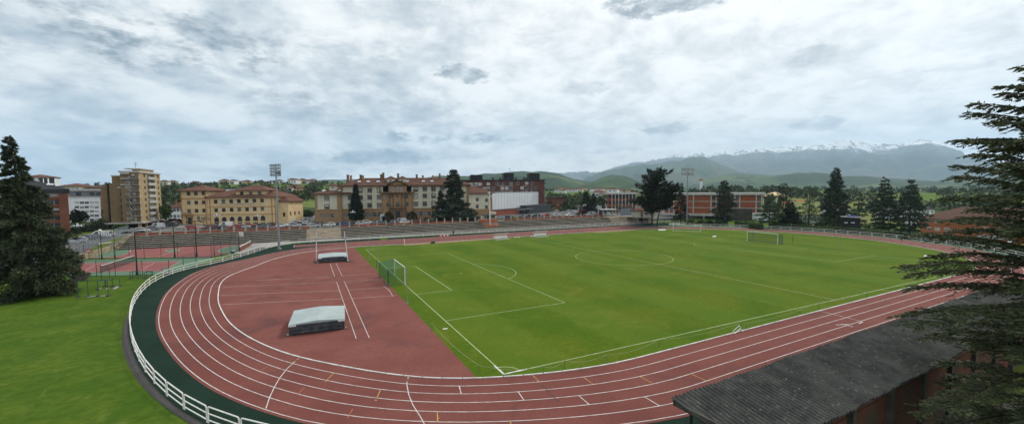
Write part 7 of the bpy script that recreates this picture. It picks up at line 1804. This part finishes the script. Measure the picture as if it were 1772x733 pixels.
# street kerbs and lawns behind the stand
struct(sheet('front_lawn', [gz(585, 388.2), gz(660, 386.2), gz(660, 383), gz(600, 384.5)], GZ+.006, M['lawn']))
struct(sheet('front_lawn', [gz(700, 385), gz(800, 382.5), gz(800, 379.5), gz(700, 382)], GZ+.006, M['lawn']))
struct(sheet('bank_lawn', [gz(855, 380), gz(910, 371.5), gz(925, 372), gz(900, 377)], GZ+.010, M['lawn']))
struct(sheet('verge_lawn', [gz(160, 426), gz(205, 410.5), gz(214, 411.5), gz(170, 433), gz(158, 433)], GZ+.006, M['rough']))
struct(sheet('entrance_paving', [gz(305, 393), gz(355, 392.5), gz(350, 388.6), gz(312, 389)], GZ+.006, M['concreteg']))
struct(sheet('garden_bed', [gz(118, 412), gz(205, 400), gz(205, 394.5), gz(118, 403)], GZ+.006, M['rough']))
mb = MB(); a_, b_ = gz(60, 424), gz(300, 396.8)
t_ = (b_-a_).normalized(); struct(sheet('pavement', [a_, b_, b_+Vector((0, 2.2, 0)), a_+Vector((0, 2.2, 0))], GZ+.008, M['concreteg']))

# ------------------------------------------------------------------ cars
def car_parts(kind):
    L, W_, Hh = dict(hatch=(4.0, 1.72, 1.45), saloon=(4.45, 1.76, 1.42), van=(4.7, 1.85, 1.95), estate=(4.5, 1.78, 1.5))[kind]
    hb = .78
    if kind == 'van': low = [(-L/2, .35), (-L/2, 1.0), (L*.28, 1.02), (L*.42, .92), (L/2, .78), (L/2, .35)]; cab = [(-L/2+.03, 1.0), (-L/2+.08, Hh-.06), (-L/2+.3, Hh), (L*.14, Hh), (L*.33, 1.0)]
    elif kind == 'saloon': low = [(-L/2, .35), (-L/2, .80), (-L*.3, .90), (L*.22, .90), (L*.42, .76), (L/2, .62), (L/2, .35)]; cab = [(-L*.34, .88), (-L*.2, Hh-.03), (L*.02, Hh), (L*.24, .89)]
    else: low = [(-L/2, .35), (-L/2, .85), (-L*.4, .92), (L*.24, .92), (L*.42, .78), (L/2, .62), (L/2, .35)]; cab = [(-L*.47, .9), (-L*.40, Hh-.08), (-L*.3, Hh), (L*.04, Hh), (L*.27, .9)]
    def shell(prof, w0, w1=None):   # prof in (x,z); taper width with height
        mb = MB(); z0, z1 = min(p[1] for p in prof), max(p[1] for p in prof); w1 = w1 or w0
        wd = lambda z: w0+(w1-w0)*(z-z0)/(z1-z0)
        A = [mb.pt((p[0], -wd(p[1])/2, p[1])) for p in prof]; B = [mb.pt((p[0], wd(p[1])/2, p[1])) for p in prof]; n_ = len(prof)
        for i in range(n_):
            j = (i+1) % n_; mb.f.append([A[i], A[j], B[j], B[i]]); mb.mi.append(0)
        mb.f.append(A[::-1]); mb.mi.append(0); mb.f.append(B); mb.mi.append(0); return mb
    body = shell(low, W_, W_-.06); roof = shell(cab, W_-.12, W_-.42)
    off = len(body.v); body.v += roof.v; body.f += [[i+off for i in f] for f in roof.f]; body.mi += roof.mi
    body = body.mesh('body', M['white'])
    body.materials.clear(); body.materials.append(None)
    # glass: slightly proud plates on sides, front and back of the cabin
    c = [Vector((p[0], 0, p[1])) for p in cab]; ctr = sum(c, Vector())/len(c); g = MB()
    zz0, zz1 = min(p[1] for p in cab), max(p[1] for p in cab); wc = lambda z: (W_-.12+((W_-.42)-(W_-.12))*(z-zz0)/(zz1-zz0))/2
    ins = [ctr+(p-ctr)*.82 for p in c]
    if kind == 'van': ins = [Vector((max(p.x, -.1), 0, p.z)) for p in ins]
    for sg in (-1, 1):
        pl = [(p.x, sg*(wc(p.z)+.012), p.z) for p in ins]; g.face(pl if sg < 0 else pl[::-1])
    (fx0, fz0), (fx1, fz1) = cab[-1], cab[-2]
    f0_, f1_ = Vector((fx0, 0, fz0)), Vector((fx1, 0, fz1)); 
    def plate(a, b_, dx):
        a2, b2_ = a.lerp(b_, .1), a.lerp(b_, .9); g.face([(a2.x+dx, -wc(a2.z)*.88, a2.z+.01), (a2.x+dx, wc(a2.z)*.88, a2.z+.01), (b2_.x+dx, wc(b2_.z)*.86, b2_.z+.01), (b2_.x+dx, -wc(b2_.z)*.86, b2_.z+.01)])
    plate(f0_, f1_, .015); plate(Vector((cab[0][0], 0, cab[0][1])), Vector((cab[1][0], 0, cab[1][1])), -.015)
    glass = g.mesh('windows', M['carglass'])
    w = MB(); w.tube((0, -.1, 0), (0, .1, 0), .31, n=14); w.cur = 1; w.tube((0, -.112, 0), (0, .112, 0), .19, n=10); wheel = w.mesh('wheel', [M['tyre'], M['grey']])
    hl = MB(); hl.box((0, 0, 0), (.06, .32, .14)); hlm = hl.mesh('headlight', M['lampglass']); tlm = hl.mesh('tail_light', mat('tail_lamp', (.35, .02, .02), (.3, .02, .02)))
    bp_ = MB(); bp_.box((L/2-.02, 0, .44), (.12, W_-.1, .2)); bp_.box((-L/2+.02, 0, .44), (.12, W_-.1, .2)); bpm = bp_.mesh('bumper', M['p_dgrey'])
    return dict(L=L, W=W_, body=body, glass=glass, wheel=wheel, hl=hlm, tl=tlm, bp=bpm)
CARS = {k: car_parts(k) for k in ('hatch', 'saloon', 'van', 'estate')}
PAINT = {k: mat('paint_'+k, v, tuple(x*.92 for x in v), rough=.25, spec=.6) for k, v in dict(white=(.70, .70, .68), silver=(.42, .44, .46), grey=(.14, .15, .16), black=(.02, .021, .024), blue=(.03, .07, .18), darkblue=(.025, .035, .07), red=(.42, .03, .025), darkred=(.16, .02, .02), green=(.03, .09, .06)).items()}
BODY = {}
def car(kind, color, P, rz, label, group):
    c = CARS[kind]; t = thing('parked_'+('van' if kind == 'van' else 'car'), label, 'van' if kind == 'van' else 'car', P, rz, group)
    k = (kind, color)
    if k not in BODY: b_ = c['body'].copy(); b_.materials.clear(); b_.materials.append(PAINT[color]); BODY[k] = b_
    link('body', BODY[k], t); link('windows', c['glass'], t); link('bumper', c['bp'], t)
    for sx in (-1, 1):
        for sy in (-1, 1): w = link('wheel', c['wheel'], t); w.location = (sx*c['L']*.31, sy*(c['W']/2-.1), .31)
    for sy in (-1, 1): h = link('headlight', c['hl'], t); h.location = (c['L']/2-.04, sy*c['W']*.36, .66); h = link('tail_light', c['tl'], t); h.location = (-c['L']/2+.02, sy*c['W']*.38, .74)
WHERE = lambda x: ('beyond the left end of the terrace' if x < 225 else 'right of the beige tower' if x < 312 else 'before the door of the ochre building' if x < 360 else 'before the arches of the ochre building' if x < 470 else 'in the gap between ochre building and college' if x < 545 else 'before the left part of the college' if x < 665 else 'before the right part of the college' if x < 745 else 'beside the cedar' if x < 830 else 'before the white sports hall' if x < 945 else 'in the car park right of the white hall')
#         px, py, kind, color, heading relative to the street
CL = [(148, 415, 'saloon', 'grey', 0), (162, 414.5, 'saloon', 'darkblue', .1), (172, 412, 'van', 'white', 0), (130, 420.5, 'estate', 'silver', .2), (184, 409, 'hatch', 'white', .2), (233, 403, 'saloon', 'silver', .35), (247, 401.5, 'hatch', 'white', .3), (262, 398.5, 'saloon', 'grey', .5), (270, 395.5, 'van', 'silver', .5), (280, 393.5, 'hatch', 'darkblue', .8), (287, 392, 'hatch', 'black', .9), (294, 391, 'saloon', 'grey', 1.0), (300, 389.5, 'hatch', 'white', 1.0),
      (333, 397, 'hatch', 'red', .0), (362, 397.2, 'hatch', 'darkred', .05), (375, 396.6, 'saloon', 'darkblue', .0), (388.5, 395.9, 'saloon', 'grey', 0), (390, 393.2, 'van', 'white', 0), (406, 395.5, 'hatch', 'red', 0), (421, 394.8, 'estate', 'silver', 0), (430.5, 393.5, 'hatch', 'red', .1), (448, 393.6, 'hatch', 'black', 0), (458, 394, 'hatch', 'grey', .1), (473, 391.4, 'hatch', 'darkred', 0), (489, 392.6, 'hatch', 'white', 0),
      (502, 390.9, 'hatch', 'white', .2), (511, 392.3, 'hatch', 'silver', 0), (513, 383.6, 'saloon', 'black', .4), (524, 385, 'hatch', 'white', .8), (531, 388.5, 'saloon', 'silver', 1.1), (530, 381.5, 'hatch', 'grey', 1.2), (543, 393, 'saloon', 'silver', 0), (552, 390.2, 'saloon', 'black', 0), (570, 391.6, 'hatch', 'white', 0), (590, 389.6, 'estate', 'darkblue', 0), (598, 390.6, 'saloon', 'blue', 0), (612, 389, 'saloon', 'black', 0), (625, 389.2, 'hatch', 'silver', 0), (637, 387.6, 'estate', 'white', 0), (652, 387.6, 'hatch', 'grey', 0),
      (656, 388.2, 'saloon', 'grey', 0), (685, 387.2, 'estate', 'grey', 0), (692, 386, 'van', 'silver', 0), (702, 386.8, 'saloon', 'white', 0), (718, 386.2, 'saloon', 'darkred', 0), (741, 385.4, 'saloon', 'grey', .05), (752, 385.2, 'hatch', 'silver', 0), (767.5, 383, 'saloon', 'white', 0), (800, 382, 'hatch', 'silver', 0), (743, 387, 'hatch', 'black', 0),
      (864, 378.6, 'saloon', 'silver', 0), (872, 378, 'hatch', 'grey', .1), (880, 377.9, 'saloon', 'darkblue', 0), (905, 376.6, 'saloon', 'grey', .1), (914, 376.2, 'saloon', 'black', 0), (926, 375.8, 'estate', 'black', 0), (944, 374.5, 'hatch', 'red', .1), (963, 374.2, 'hatch', 'white', 0), (986, 374, 'saloon', 'white', .1), (990, 371, 'van', 'silver', .3), (1001, 371.4, 'saloon', 'grey', .2), (1022, 373.2, 'van', 'silver', .1), (1055, 373.8, 'van', 'white', 0), (1033, 372.4, 'saloon', 'silver', .2)]
cnt = {}
NUM = ['leftmost', 'second', 'third', 'fourth', 'fifth', 'sixth', 'seventh', 'eighth']
CL.sort(key=lambda r: r[0])
tot = {}
for r in CL: k = (WHERE(r[0]), r[3], r[2]); tot[k] = tot.get(k, 0)+1
for (x, y, kind, col_, rr3) in CL:
    k = (WHERE(x), col_, kind); i = cnt.get(k, 0); cnt[k] = i+1
    pre = '' if tot[k] == 1 else (NUM[i]+(' from the left, ' if i else ', '))
    nm = dict(hatch='hatchback', saloon='saloon car', van='van', estate='estate car')[kind]; cn = dict(darkblue='dark blue', darkred='dark red').get(col_, col_)
    car(kind, col_, gz(x, y), SRZ+rr3+(math.pi if (x*3) % 2 < 1 else 0), f'{pre}{cn} {nm} parked {WHERE(x)}', 'cars parked along the street')
b = Bld('red_truck', 'red box truck parked in the car park right of the white hall', 'truck', gz(1004.5, 372.3), gz(1022, 372), 2.4); R = b.root; h = b.uz(1013, 364)[1]
q = MB(); q.b2(0, 0, .7, b.w*.72, 2.3, h); q.build('cargo_box', PAINT['red'], R); q = MB(); q.b2(b.w*.74, .1, .6, b.w, 2.2, h*.8); q.build('cab', PAINT['red'], R); q = MB(); q.b2(b.w*.8, .06, h*.5, b.w*.97, .097, h*.72); q.build('window', M['carglass'], R)
for u in (b.w*.15, b.w*.85):
    for y in (.15, 2.15): q = MB(); q.tube((u, y-.12, .42), (u, y+.12, .42), .42, n=12); q.build('wheel', M['tyre'], R)
t = thing('recycling_bin', 'blue and white recycling container right of the ochre building', 'container', gz(508.5, 388)); q = MB(); q.b2(-.8, -.6, 0, .8, .6, 1.3); q.build('body', PAINT['blue'], t); q = MB(); q.tube((0, -.6, 1.3), (0, .6, 1.3), .78, n=16); q.build('lid', PAINT['white'], t)
